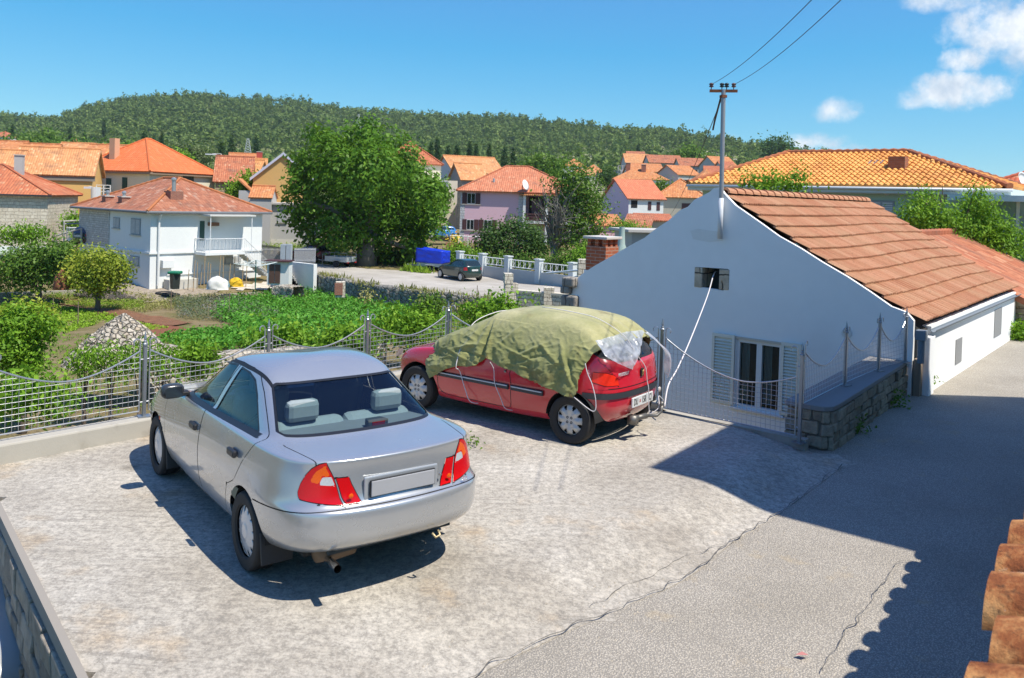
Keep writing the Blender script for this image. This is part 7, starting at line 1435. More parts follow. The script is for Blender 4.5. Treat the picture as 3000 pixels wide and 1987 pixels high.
scatter('grass', gpoly([(150, 775), (330, 780), (470, 830), (640, 840), (860, 830), (860, 880), (480, 930), (330, 960), (0, 1010), (0, 860)]), 8000, .08, .10, L_BRT, 0, 8, .35)
scatter('grass', gpoly([(1015, 738), (1180, 712), (1310, 705), (1310, 750), (1100, 790), (1000, 800), (870, 800), (870, 780)]), 9000, .12, .25, L_BRT, 0, 9, .4)
scatter('grass', gpoly([(940, 600), (1060, 585), (1130, 600), (1340, 610), (1340, 632), (1080, 612), (960, 612)]), 6000, .2, .35, L_MID, 0, 10, .3)
scatter('grass', gpoly([(660, 590), (800, 600), (830, 640), (740, 632), (700, 610)]), 3000, .18, .25, L_DRY, 0, 11, .3)
def soil(name, P, col, rows=.6):
    poly = gpoly(P); bm = bmesh.new(); xs = [p[0] for p in poly]; ys = [p[1] for p in poly]; st = .5; nx, ny = int((max(xs) - min(xs)) / st) + 2, int((max(ys) - min(ys)) / st) + 2; V = {}
    for i in range(nx + 1):
        for j in range(ny + 1): x, y = min(xs) + i * st, min(ys) + j * st; V[i, j] = (x, y)
    for i in range(nx):
        for j in range(ny):
            if inside(poly, V[i, j][0] + st / 2, V[i, j][1] + st / 2): bm.faces.new([bm.verts.new((x, y, land(x, y) + .07 + .04 * noise.noise(Vector((x * 2, y * 2, 0))))) for x, y in (V[i, j], V[i + 1, j], V[i + 1, j + 1], V[i, j + 1])])
    bmesh.ops.remove_doubles(bm, verts=bm.verts, dist=.001); t = NT(name); c = t.ramp(t.noise(2.5, 8, .7), (.3, tuple(q * .6 for q in col)), (.55, col), (.75, tuple(min(1, q * 1.4) for q in col))); t.bump(t.noise(6, 8, .7), 1., .08); tag(bm_obj(bm, name, t.set(col=c, rough=.95), None, True), kind='structure')
soil('soil_bed', [(285, 742), (395, 758), (505, 773), (350, 786), (318, 770)], (.24, .085, .035)); soil('soil_path', [(118, 692), (185, 700), (300, 722), (440, 748), (395, 758), (290, 742), (200, 724)], (.22, .10, .045)); soil('yard_gravel', [(270, 650), (345, 672), (360, 668), (500, 672), (520, 690), (400, 698), (330, 702), (260, 672)], (.34, .28, .21)); soil('house_patio', [(540, 664), (640, 652), (660, 660), (640, 672), (545, 674)], (.60, .54, .44))
# stone heap and dry terrace wall behind the fence
def rock_skin(name, mt, parent, fn, nu, nv, amp, sc):
    V = [fn(i / nu, j / nv) for j in range(nv + 1) for i in range(nu + 1)]; out = []
    for p in V: d, _ = noise.voronoi(p * sc); k = noise.cell(p * sc); out.append(p + Vector((noise.noise(p * 3), noise.noise(p * 3 + Vector((5, 0, 0))), 0)) * amp * .5 + Vector((0, -1, .4)) * ((d[1] - d[0]) * amp * 1.6 - amp * .4))
    F = [(j * (nu + 1) + i, j * (nu + 1) + i + 1, (j + 1) * (nu + 1) + i + 1, (j + 1) * (nu + 1) + i) for j in range(nv) for i in range(nu)]; return mesh_np(name, out, np.array(F), mt, parent, False)
def drystone(name, label, pts, h, w, mt, Y=None, top=None, sc=4., amp=.09, zb=None):
    T = thing(name, label, 'wall'); Q = [Vector(p) for p in pts]; L = [0]
    for a, b in zip(Q, Q[1:]): L.append(L[-1] + (b - a).length)
    def sec(u, v):      # front face, top, back face
        d = u * L[-1]; p = Vector([float(np.interp(d, L, [q[k] for q in Q])) for k in range(3)]); i = min(len(Q) - 2, max(0, int(np.searchsorted(L, d) - 1))); t = (Q[i + 1] - Q[i]).normalized(); n = Vector((t.y, -t.x, 0)); n.normalize(); hh = h * (1 + .10 * noise.noise(Vector((d * .8, 0, 0))))
        if v < .45: return p + n * (w / 2 + .08 * (1 - v / .45)) + Vector((0, 0, hh * v / .45 - .3 * (1 - v / .45)))
        if v < .62: return p + n * (w / 2 - w * (v - .45) / .17) + Vector((0, 0, hh))
        return p - n * w / 2 + Vector((0, 0, hh * (1 - (v - .62) / .38)))
    n = int(L[-1] / .12); rock_skin('stone_face', mt, T, sec, min(n, 320), 26, amp, sc); return T
def rubble(name, c1, c2, j, sc=4.):
    t = NT(name); o = t.coord(); c = t.sep(t.vor(sc, None, 'F1', 'Color')); e = t.vor(sc, None, 'DISTANCE_TO_EDGE'); k = t.mix(c[0], c1, c2); k = t.mix(t.rng(t.noise(7, 6, .7), .45, .75, 0, .6), k, tuple(q * .55 for q in c2)); k = t.mix(t.rng(c[1], .75, 1, 0, .6), k, (.46, .36, .24)); k = t.mix(t.rng(e, .0, .06, 1, 0), k, j); t.bump(t.math('ADD', t.rng(e, 0, .15), t.math('MULTIPLY', t.noise(20, 5), .4)), 1., .05); return t.set(col=k, rough=.95, spec=.15)
RUB = rubble('pale_rubble', (.56, .50, .40), (.38, .34, .28), (.07, .06, .05), 4.4); RUBG = rubble('grey_rubble', (.36, .345, .30), (.22, .21, .185), (.03, .028, .025), 3.2)
hp = [at(335, 800, 21.5), at(470, 815, 22.5), at(640, 812, 24.), at(760, 805, 25.5), at(880, 792, 27.)]; hp = [Vector((p.x, p.y, p.z - 1.25)) for p in hp]
drystone('terrace_wall', 'pale dry-stone terrace wall seen through the fence mesh', hp, 1.28, .6, RUB, sc=4.2, amp=.07)
HT = thing('stone_heap', 'pale conical dry-stone heap behind the left fence', 'stone heap'); c = at(246, 806, 20.); hw = 135 * VK / FPX * 20; hh = (806 - 734) * VK / FPX * 20
def heap(u, v): a = (u - .02) * PI * 1.04; r = (1 - v) ** .82; return Vector((c.x - math.cos(a) * hw * r * 1.02, c.y + .9 - math.sin(a) * 1.3 * r, c.z - .5 + (hh + .5) * v ** .95))
rock_skin('stone_skin', rubble('heap_rubble', (.56, .50, .41), (.36, .32, .26), (.06, .05, .04), 7.5), HT, heap, 90, 56, .07, 6.)

# ---------------------------------------------------------------- the street across the garden
SZ = -3.0
def s3(u, v, z=SZ): return gz(u, v, z)
SP = [s3(*p) for p in ((640, 618), (728, 634), (800, 648), (900, 664), (1000, 677), (1160, 692), (1330, 700), (1345, 668), (1180, 655), (1120, 640), (1000, 630), (930, 626), (850, 622), (700, 606))]
tg = NT('street_asphalt'); cc = tg.ramp(tg.noise(.5, 7, .65), (.3, (.30, .27, .22)), (.55, (.42, .385, .33)), (.75, (.50, .46, .40))); tg.bump(tg.noise(30, 4), .3, .01)
sheet_from_poly('street', [(p.x, p.y) for p in SP], lambda x, y: SZ + .02, tg.set(col=cc, rough=.92), 1.2, 1.2)
wp = [s3(*p) for p in ((726, 634), (800, 648), (900, 664), (1000, 677), (1160, 692), (1200, 696))]; drystone('drystone_wall', 'long grey dry-stone wall holding up the street above the potato field', [Vector((p.x, p.y, -4.35)) for p in wp], 1.42, .6, RUBG, sc=3.4, amp=.09)
wp2 = [s3(u, v + 3) for u, v in ((735, 634), (800, 648), (900, 664), (1000, 677), (1160, 692))]
_gp = [(p.x, p.y + 0) for p in wp2] + [(p.x + .2, p.y + .9) for p in wp2[::-1]]
def strip_grass(name, P, Q, n, size, h, mt, seed):
    rng = np.random.default_rng(seed); C_ = []
    while len(C_) < n // 6:
        k = rng.integers(len(P) - 1); t = rng.random(); p = P[k].lerp(P[k + 1], t); q = p + Q * rng.random()
        if noise.noise(q * .6) > -.1: C_.append((q.x, q.y, q.z + h * .4 * rng.random()))
    C_ = np.repeat(np.array(C_), 6, 0); m = len(C_); Pp = C_ + rng.normal(size=(m, 3)) * np.array([.12, .12, h * .3]); nrm = rng.normal(size=(m, 3)); nrm /= np.linalg.norm(nrm, axis=1)[:, None]; t = rng.normal(size=(m, 3)) * .4 + np.array([0, 0, 1.]); b = np.cross(nrm, t); s = (size * (.6 + .8 * rng.random(m)))[:, None]; V = np.stack([Pp + t * s * .7, Pp + b * s * .14, Pp - t * s * .3, Pp - b * s * .14], 1).reshape(-1, 3); return tag(mesh_np(name, V, np.arange(m * 4).reshape(-1, 4), mt), kind='stuff')
strip_grass('verge_grass', [p + Vector((0, 0, .03)) for p in wp2], Vector((0, 1.0, 0)), 1100, .2, .24, L_DRY, 3); strip_grass('verge_grass', [s3(*p) for p in ((930, 628), (1000, 634), (1015, 636))], Vector((.3, 3.5, 0)), 1500, .3, .4, L_GRS, 4)
tree('bush', 'ferny weeds hanging on the drystone wall', 'bush', Vector((s3(1060, 690).x, s3(1060, 690).y, -4)), [(*s3(u, v + 8)[:2], -3.5, .5, .3, .45) for u, v in ((1030, 682), (1070, 688), (1100, 690), (850, 660), (980, 680))], 900, .16, L_DRY, 0, seed=77)
tree('bush', 'dark shade shrubs under the big tree', 'bush', at(900, 605, 72), pxblobs([(890, 600, 16), (915, 605, 14), (935, 590, 16), (870, 608, 10), (950, 605, 10)], 72, 3), 2600, .25, L_DARK, 0, seed=78)
# brick box, pillar and pale walls
p = s3(787, 660); BX = thing('brick_post', 'small whitewashed post with a red brick face on the drystone wall', 'post', (p.x, p.y, -3.7)); m = MB(); m.box((0, 0, .45), (.6, .5, 1.0), .2); m.build('post_body', STONE_L, BX, bevel=.03); m = MB(); m.box((-.05, -.29, .5), (.5, .08, .75), .2); m.build('brick_face', brick('old_brick', (.34, .13, .08), (.25, .09, .06), (.3, .22, .17)), BX)
p = at(1180, 703, 46); PL = thing('stone_pillar', 'square pale stone gate pillar standing at the end of the street', 'pillar', (p.x, p.y, p.z - .3), .15); m = MB()
m.prism([(-.36, -.33), (.36, -.33), (.36, .33), (-.36, .33)], 0, 1.45); m.prism([(-.40, -.35), (.06, -.35), (.06, .35), (-.40, .35)], 1.46, 2.0); m.build('stone_shaft', stone('pillar_stone', (.80, .74, .62), (.64, .58, .47), (.3, .26, .2), .36, .21, .014, .02), PL)
LW = thing('low_stone_wall', 'low pale coursed stone wall right of the gate pillar', 'wall'); a = at(1192, 703, 46); b_ = at(1335, 700, 44.5); m = MB(); bar(m, a, b_, .5, a.z - .6, a.z + .68); m.build('stone_body', STONE_L, LW); m = MB(); bar(m, a, b_, .56, a.z + .682, a.z + .80); m.build('coping', plaster('pale_coping', (.60, .55, .45), .3), LW); q_ = at(1268, 700, 45.2); m = MB(); m.box((q_.x, q_.y - .05, q_.z + .2), (.55, .62, 1.3)); m.build('wall_pier', STONE_L, LW)
BW = thing('baluster_wall', 'pale grey concrete wall with posts and curved white railings along the street', 'wall'); pa = s3(1062, 632); pb = s3(1345, 669); gm = plaster('pale_concrete', (.50, .52, .51), .6, (.30, .29, .27), .8); m = MB(); bar(m, pa, pb, .22, SZ - 1, SZ + .80); m.build('wall_base', gm, BW); dv = (pb - pa); Lb = dv.length
us = [0.0, .21, .43, .68, .93]; P5 = [pa + dv * t for t in us]
for p in P5: m = MB(); m.box((p.x, p.y, SZ + .82), (.42, .42, 1.64), math.atan2(dv.y, dv.x)); m.box((p.x, p.y, SZ + 1.67), (.54, .54, .08), math.atan2(dv.y, dv.x)); m.build('post', plain('post_paleblue', (.58, .62, .62), .7), BW)
for a, b_ in zip(P5, P5[1:]):
    m = MB(); a = a + (b_ - a).normalized() * .25; b_ = b_ - (b_ - a).normalized() * .25
    for z in (1.45, .95): m.tube([a + Vector((0, 0, z)), b_ + Vector((0, 0, z))], .035, 5)
    n = int((b_ - a).length / .24)
    for k in range(1, n): c_ = a.lerp(b_, k / n); s_ = .05 if k % 2 else -.05; m.tube([c_ + Vector((0, 0, .92)), c_ + Vector((s_, s_, 1.2)), c_ + Vector((0, 0, 1.47))], .022, 4)
    m.build('railing', WHITE, BW)
HR = thing('hand_rail', 'pair of pale steel pipes running from the gable towards the street', 'rail')
for (u0, v0, u1, v1) in ((1262, 632, 1372, 622), (1330, 640, 1365, 632)): m = MB(); m.tube([at(u0, v0, 38), at(u1, v1, 33)], .045, 6); m.build('pipe', plain('pipe_pale', (.60, .65, .68), .5), HR)
p = at(1395, 610, 24)
QS = thing('stone_pier', 'pale block-work pier and low wall behind the brick chimney', 'wall'); p = at(1352, 622, 30); m = MB(); m.box((p.x, p.y, p.z - .3), (.5, .5, 1.3)); m.build('pier', STONE_L, QS)
GS = thing('grey_outbuilding', 'small flat grey outbuilding with a bottle-shaped flue behind the gable', 'outbuilding'); p = at(1455, 550, 40); m = MB(); m.box((p.x + 1.2, p.y + 1, p.z - .9), (2.9, 2.5, 2.4), .2); m.build('wall', GREY, GS); m = MB(); m.box((p.x + 1.2, p.y + 1, p.z + .36), (3.4, 3., .12), .2); m.build('roof_slab', plaster('slab_grey', (.50, .48, .45), .4), GS); p = at(1437, 560, 38); m = MB(); m.lathe([(.42, -1.4), (.42, -.7), (.16, -.1), (.13, .5), (.13, .7)], (p.x, p.y, p.z), 'Z', 12); m.build('flue', plaster('flue_teal', (.36, .46, .42), .6), GS, True)
# house yard: piers, pickets, steps, sheds, clutter
YD = thing('picket_fence', 'dark picket fence and grey gate piers above the steps beside the white house', 'fence'); py = 61
def pk(u0, v0, u1, v1, Y0, Y1, h, n, mt, par, nm='pickets'):
    m = MB(); a, b_ = at(u0, v0, Y0), at(u1, v1, Y1)
    for z in (.15, h - .12): m.tube([a + Vector((0, 0, z)), b_ + Vector((0, 0, z))], .03, 4)
    for k in range(n + 1): c_ = a.lerp(b_, k / n); m.tube([c_, c_ + Vector((.02, 0, h))], .022, 4)
    return m.build(nm, mt, par)
pk(604, 606, 650, 608, 60, 61, 1.05, 20, plain('picket_grey', (.30, .29, .28), .6), YD); pk(604, 590, 655, 596, 63, 64, .8, 26, DARKM, YD, 'far_pickets'); pk(680, 607, 728, 607, 60, 60, 1.05, 24, plain('picket_pale', (.45, .45, .45), .6), YD)
for u in (655, 668): p = at(u, 606, 60.5); m = MB(); m.box((p.x, p.y, p.z + .15), (.36, .4, 2.3)); m.build('gate_pier', plain('pier_bluegrey', (.36, .40, .43), .8), YD)
YW = thing('yard_wall', 'white rendered yard wall with dark hand rail beside the steps', 'wall'); a = at(672, 650, 59.5); b_ = at(728, 655, 58.); m = MB(); bar(m, a, b_, .3, -5, at(690, 607, 59).z); m.build('wall_body', WHT, YW); m = MB(); m.tube([at(650, 600, 59.5), at(676, 640, 58.5)], .035, 5); m.tube([at(650, 612, 59.5), at(676, 652, 58.5)], .035, 5); m.build('hand_rail', DARKM, YW)
m = MB()
for k in range(9): p = at(655 + k * 4.2, 612 + k * 5.2, 59.3); m.box((p.x, p.y, p.z - .4), (.5, 1.0, .8))
m.build('steps', plaster('step_concrete', (.45, .44, .42), .4), YW)
SH = thing('bin_shed', 'small white box store with two brown doors below the steps', 'shed'); p = at(646, 656, 57.5); m = MB(); m.box((p.x, p.y, p.z + .75), (1.5, .9, 1.6)); m.build('body', WHT, SH); m = MB(); m.box((p.x, p.y - .1, p.z + 1.6), (1.75, 1.2, .08)); m.build('lid', SH_BROWN, SH)
for dx in (-.42, -.02): m = MB(); m.box((p.x + dx, p.y - .47, p.z + .72), (.36, .05, 1.3)); m.build('door', plain('door_brown', (.10, .055, .04), .6), SH)
BN = thing('wheelie_bin', 'dark wheeled bin with a green lid against the white house', 'bin'); p = at(404, 668, 54); m = MB(); m.lathe([(0, 0), (.30, 0), (.36, .95), (.36, .97)], (p.x, p.y, p.z), 'Z', 4); m.build('body', plain('bin_black', (.03, .035, .03), .5), BN); m = MB(); m.box((p.x, p.y, p.z + 1.06), (.78, .7, .2)); m.build('lid', plain('bin_green', (.01, .17, .09), .5), BN, bevel=.08)
CD = thing('rotary_dryer', 'green rotary clothes dryer with folded white arms on the patio', 'clothes dryer'); p = at(590, 668, 55); h = at(590, 612, 55).z - p.z; m = MB(); m.tube([p, p + Vector((0, 0, h + .3))], .04, 6); m.build('pole', plain('dryer_green', (.01, .13, .09), .5), CD); m = MB()
for k in range(4): a_ = PI / 4 + k * PI / 2; q = p + Vector((1.55 * math.cos(a_), 1.55 * math.sin(a_), h + .12)); m.tube([p + Vector((0, 0, h - .15)), q], .022, 4); m.tube([p + Vector((0, 0, h + .32)), p.lerp(q, .45) + Vector((0, 0, (h + .0) * .55))], .018, 4)
for f in (.5, .75, 1.):
    Q = [p + Vector((1.55 * f * math.cos(PI / 4 + k * PI / 2), 1.55 * f * math.sin(PI / 4 + k * PI / 2), h - .15 + .27 * f)) for k in range(5)]; m.tube(Q, .010, 3)
m.build('arms', plain('dryer_white', (.55, .62, .6), .5), CD)
st = MB(); st.tube([(0, 0, -.2), (.03, 0, 2.1)], .028, 5); ST = st.build('garden_stake', plain('cane', (.42, .30, .16), .8), None)
stk = [(434, 668), (446, 671), (455, 664), (463, 660), (471, 666), (478, 670), (484, 662), (505, 666), (515, 658), (528, 663), (560, 650), (568, 660), (540, 648)]; ST['category'] = 'stake'; ST['label'] = 'thin pale garden cane in front of the white house'; ST['group'] = 'canes in front of the white house'
for k, (u, v) in enumerate(stk): o = ST if k == 0 else ST.copy(); (COL.objects.link(o) if k else None); o.location = ground_pt(u, v + 6); o.scale.z = .7 + .5 * ((k * 37) % 10) / 10; o.rotation_euler = (.04 * (k % 3 - 1), .03 * (k % 2), 0)
fs = MB(); fs.tube([(0, 0, -.2), (0, 0, 1.5)], .022, 5); FS = fs.build('garden_post', plain('rusty_rod', (.22, .16, .11), .8), None); FS['category'] = 'post'; FS['group'] = 'thin rods in the garden'
for k, (u, v, lab) in enumerate(((529, 735, 'thin rod among the lavender plants'), (395, 720, 'thin rod at the left end of the lavender'), (290, 690, 'thin rod below the lemon tree'), (122, 745, 'thin rod at the edge of the clover'), (180, 755, 'thin rod right of the pale-topped shrub'), (1101, 740, 'pale stake between the fence corner and the tarpaulin'))):
    o = FS if k == 0 else FS.copy(); (COL.objects.link(o) if k else None); o['label'] = lab; o.location = ground_pt(u, v); o.scale.z = (.9, .8, 1.1, .8, .8, 1.3)[k]
tm = MB(); tm.lathe([(.36 + .09 * math.cos(q), .09 * math.sin(q)) for q in np.linspace(0, 2 * PI, 9)[:-1]], (0, 0, 0), 'Z', 18, closed=True); TY = tm.build('old_tyre', TYRE, None, True); TY['category'] = 'tyre'; TY['group'] = 'old tyres lying by the white house'
for k, (u, v, lab) in enumerate(((410, 687, 'old tyre on the gravel farthest left'), (425, 692, 'old tyre second from the left in the row'), (448, 700, 'old tyre third from the left in the row'), (472, 704, 'old tyre on the gravel nearest the field'))): o = TY if k == 0 else TY.copy(); (COL.objects.link(o) if k else None); o['label'] = lab; o.location = ground_pt(u - 30, v - 4) + Vector((0, 0, .09)); o.scale = (1.3, 1.3, 1)
drystone('stone_heap', 'small pile of pale rubble at the corner of the patio', [Vector((p.x, p.y, p.z - .5)) for p in (at(642, 668, 55.5), at(690, 670, 54.5))], .75, 1.0, RUB, sc=3.4, amp=.12)
KW = thing('garden_kerb', 'low concrete kerb between the house yard and the potato field', 'kerb'); m = MB(); a, b_ = ground_pt(512, 692), ground_pt(640, 676); bar(m, a, b_, .25, a.z - .6, a.z + .28); m.build('kerb_beam', plaster('kerb_grey', (.36, .33, .27), .6), KW)
KW = thing('garden_kerb', 'low concrete kerb behind the lemon tree at the left', 'kerb'); m = MB(); a, b_ = ground_pt(-20, 692), ground_pt(215, 678); bar(m, a, b_, .25, a.z - .6, a.z + .3); m.build('kerb_beam', plaster('kerb_grey', (.36, .33, .27), .6), KW)
o = sheet('dust_sheet', 'crumpled white sheet heaped on the white house patio', lambda u, v: (0, 0, 0), 2, 2); bpy.data.objects.remove(o)
def lump(name, label, cat, p, r, mt, seed=1): bm = bmesh.new(); bmesh.ops.create_icosphere(bm, subdivisions=4, radius=1); [setattr(v, 'co', Vector((v.co.x * r[0], v.co.y * r[1], max(-.02, v.co.z) * r[2])) * (1 + .22 * noise.noise(v.co * 2.2 + Vector((seed, 0, 0))))) for v in bm.verts]; q = bm_obj(bm, name, mt, None); q.location = p; return tag(q, label, cat)
lump('dust_sheet', 'crumpled white sheet heaped on the white house patio', 'sheet', at(502, 668, 54), (.75, .5, .75), plain('sheet_white', (.66, .64, .58), .8), 2); lump('yellow_cloth', 'yellow cloth draped over a low stand on the patio', 'cloth', at(545, 662, 55), (.5, .35, .55), plain('cloth_yellow', (.72, .42, .01), .8), 5); lump('blue_tub', 'small blue-grey tub beside the yellow cloth', 'tub', at(519, 664, 54.5), (.32, .32, .5), plain('tub_blue', (.20, .32, .36), .6), 7); lump('brush_pile', 'pile of grey cut branches under the lemon tree', 'brush pile', ground_pt(240, 692), (2.0, .8, .55), rubble('brush', (.16, .14, .12), (.09, .08, .07), (.02, .02, .02), 9.), 8)
lump('rust_drum', 'rusty orange drum under the fig tree', 'drum', at(145, 668, 47), (.5, .5, 1.0), rust, 9)
PG = thing('pergola', 'grey pergola frame and carport in front of the ochre house', 'pergola'); m = MB()
for u0, v0, u1, v1, Y0, Y1 in ((148, 568, 148, 512, 64, 64), (188, 570, 188, 530, 62, 62), (215, 565, 215, 512, 66, 66), (146, 512, 216, 508, 64, 66), (150, 518, 210, 516, 63, 65), (130, 545, 190, 528, 62, 62)): m.tube([at(u0, v0, Y0), at(u1, v1, Y1)], .06, 5)
m.build('frame', plain('pergola_grey', (.40, .38, .35), .8), PG)
# ---------------------------------------------------------------- cars farther off
def small_car(name, label, p, rz, col, L=1., Wd=1., H=1., rough=.28, rear=True, plate=True, cat='car'):
    T = thing(name, label, cat, p, rz); sc = lambda q: Vector((q[0] * L, q[1] * Wd, q[2] * H)); S = Shell(HRINGS, 84, 64, lambda j, a: 1 - .05 * a * a); bm = S.bm; S.arch(0, .285, .33); S.arch(2.385, .285, .33)
    WN = poly_sd([(1.72, .965), (1.22, 1.25), (1.10, 1.285), (.20, 1.28), (-.10, 1.14), (-.16, 1.0)]); RE = poly_sd([(-1, .965), (.58, .985), (.60, 1.03), (.5, 1.27), (-1, 1.285)]); LA = poly_sd([(.93, .90), (.62, .90), (.56, .70), (.95, .70)]); wrap = lambda c: c.y + max(0, c.x + .48)
    cut(bm, lambda c: WN(c.x, c.z), lambda c: c.y > .4 and c.z > .9); cut(bm, lambda c: RE(c.y, c.z), lambda c: (c.x < .1 or c.x > .9) and c.z > .92); cut(bm, lambda c: LA(wrap(c), c.z), lambda c: c.x < -.1 and .6 < c.z < .97 and c.y > .2); bm.normal_update(); G = {k: [] for k in ('body', 'side', 'screen', 'lamp', 'bumper')}
    for f in bm.faces:
        c = f.calc_center_median(); pil = abs(c.x - .72) < .03 or abs(c.x - .18) < .02
        G['side' if c.y > .4 and c.z > .9 and WN(c.x, c.z) < 0 and not pil else 'screen' if (c.x < .1 or c.x > .9) and c.z > .92 and RE(c.y, c.z) < 0 else 'lamp' if c.x < -.1 and .6 < c.z < .97 and c.y > .2 and LA(wrap(c), c.z) < 0 else 'body'].append(f)
    pt = carpaint(name + '_paint', col, 0., rough, .05); O = [resample(G['body'], 'body', pt, T, both=True)]; gl = glass_dark('car_dark_glass', (.015, .024, .024), .05)
    O.append(resample(G['screen'], 'screens', gl, T, both=True))
    for mir in (False, True): O.append(resample(G['side'], 'side_window', gl, T, mirror=mir)); O.append(resample(G['lamp'], 'tail_lamp', plain('small_red_lens', (.40, .01, .01), .2), T, mirror=mir, offset=.004))
    for x0 in (0, 2.385):
        for s in (1, -1): m = MB(); m.lathe([(.0, s * .07), (.16, s * .085), (.19, s * .08)], (x0, s * .70, .285), 'Y', 14); w = m.build('wheel', plain('alloy', (.5, .5, .5), .4, .3), T); k = MB(); k.lathe([(.185, s * .08), (.27, s * .085), (.285, s * .06), (.285, -s * .07)], (x0, s * .70, .285), 'Y', 18); k.build('tyre', TYRE, w); O += [w, w.children[0]]
    m = MB(); m.span(2.6, -.6, .22, -.3, .6, .34); O.append(m.build('underside', BLACK, T)); 
    if plate: m = MB(); m.box((-.535, 0, .72), (.02, .50, .11)); O.append(m.build('number_plate', plain('plate_white', (.62, .62, .60), .5), T))
    for o in O:
        if o and o.parent == T: o.scale = (L, Wd, H)
    return T
p = s3(1075, 652); small_car('estate_car', 'dark green estate car parked on the street by the baluster wall', (p.x + .3, p.y + .6, SZ + .02), R_(127), (.006, .035, .030), 1.10, 1.05, 1.10)
p = at(180, 570, 62); small_car('dark_hatchback', 'dark blue hatchback with red tail lamps under the pergola', (p.x, p.y + .8, p.z), R_(75), (.008, .012, .03), 1.15, 1.08, 1.08)
p = at(1043, 552, 92); small_car('blue_car', 'bright blue car parked beside the pink house', (p.x, p.y, p.z), R_(200), (.03, .20, .52), 1.05, 1.05, 1.02)
p = s3(725, 608); small_car('red_estate', 'dark red estate car parked behind pale railings under the big tree', (p.x + .6, p.y, SZ + .05), R_(150), (.13, .012, .014), 1.15, 1.05, 1.05)
p = gz(-12, 1475, -1.35); small_car('parked_car', 'corner of a pale grey car parked below the lot at the left edge', (p.x - .95, p.y + .62, -1.38), R_(-52), (.36, .36, .34), 1., 1., 1.)
def trailer(name, label, p, rz, kind):
    T = thing(name, label, 'trailer', p, rz); gm_ = plain('trailer_grey', (.42, .45, .45), .5, .3)
    m = MB(); m.span(-1.05, -.65, .45, 1.05, .65, .50); [m.span(-1.05, y, .50, 1.05, y + .03, .85) for y in (-.65, .62)]; [m.span(x, -.62, .50, x + .03, .62, .85) for x in (-1.05, 1.02)]; m.build('box', gm_, T)
    m = MB(); m.tube([(1.05, -.4, .45), (1.9, 0, .45)], .04, 6); m.tube([(1.05, .4, .45), (1.9, 0, .45), (2.2, 0, .47)], .04, 6); m.tube([(1.75, 0, 0), (1.75, 0, .95)], .03, 6); m.build('drawbar', GALV, T)
    for s in (1, -1):
        m = MB(); m.lathe([(0, s * .06), (.15, s * .07), (.25, s * .07), (.28, s * .05), (.28, -s * .06)], (-.1, s * .72, .28), 'Y', 18); m.build('wheel', TYRE, T, True); m = MB(); m.span(-.48, s * .64, .56, .28, s * .86, .60); m.build('mudguard', gm_, T, bevel=.02)
        m = MB(); m.box((-1.07, s * .5, .42), (.04, .22, .10)); m.build('tail_lamp', plain('small_red_lens', (.40, .01, .01), .2), T)
    if kind == 'blue':
        bm = bmesh.new(); bmesh.ops.create_cube(bm, size=1); bmesh.ops.subdivide_edges(bm, edges=bm.edges, cuts=12, use_grid_fill=True)
        for v in bm.verts: c = v.co; top = c.z > .45; v.co = Vector((c.x * 2.25, c.y * 1.42, .72 + (c.z + .5) * (1.02 + .10 * c.x * 2))) + Vector((noise.noise(c * 4), noise.noise(c * 4 + Vector((3, 0, 0))), noise.noise(c * 3))) * .035 - Vector((0, 0, .06 if top and abs(c.y) < .4 else 0))
        t = NT('blue_tarp'); t.bump(t.noise(5, 6, .6, dist=.8), .6, .05); bm_obj(bm, 'blue_cover', t.set(col=(.006, .035, .50), rough=.4), T)
    else:
        m = MB(); [m.tube([(-1.05, y, .85), (-1.05, y, 1.15), (1.05, y, 1.15), (1.05, y, .85)], .02, 4) for y in (-.63, .63)]; m.build('rail', GALV, T)
p = s3(1000, 628); trailer('covered_trailer', 'small trailer under a bright blue cover beside the street', (p.x, p.y, SZ - .02), R_(160), 'blue'); p = s3(785, 618); trailer('open_trailer', 'open grey car trailer behind the dark red estate car', (p.x, p.y + .3, SZ), R_(155), 'open')
RL = thing('garden_rail', 'white tube railing with flower boxes in front of the pink house', 'railing'); m = MB(); Y0 = 86
for u in (1041, 1060, 1081, 1104): m.tube([at(u, 572, Y0), at(u, 545, Y0)], .06, 5)
m.tube([at(1040, 545, Y0), at(1125, 549, Y0)], .06, 5); m.build('rails', WHITE, RL); m = MB(); q = at(1052, 568, Y0); m.box(q, (1.9, .5, .6)); m.build('flower_box', plain('terracotta', (.42, .20, .11), .8), RL); V, F = leaf_cloud(np.random.default_rng(5), [(q.x, q.y, q.z + .8, .8, .3, .35)], 140, .17); mesh_np('flowers', V, F, plain('flower_yellow', (.80, .58, .02), .7), RL)['kind'] = 'stuff'
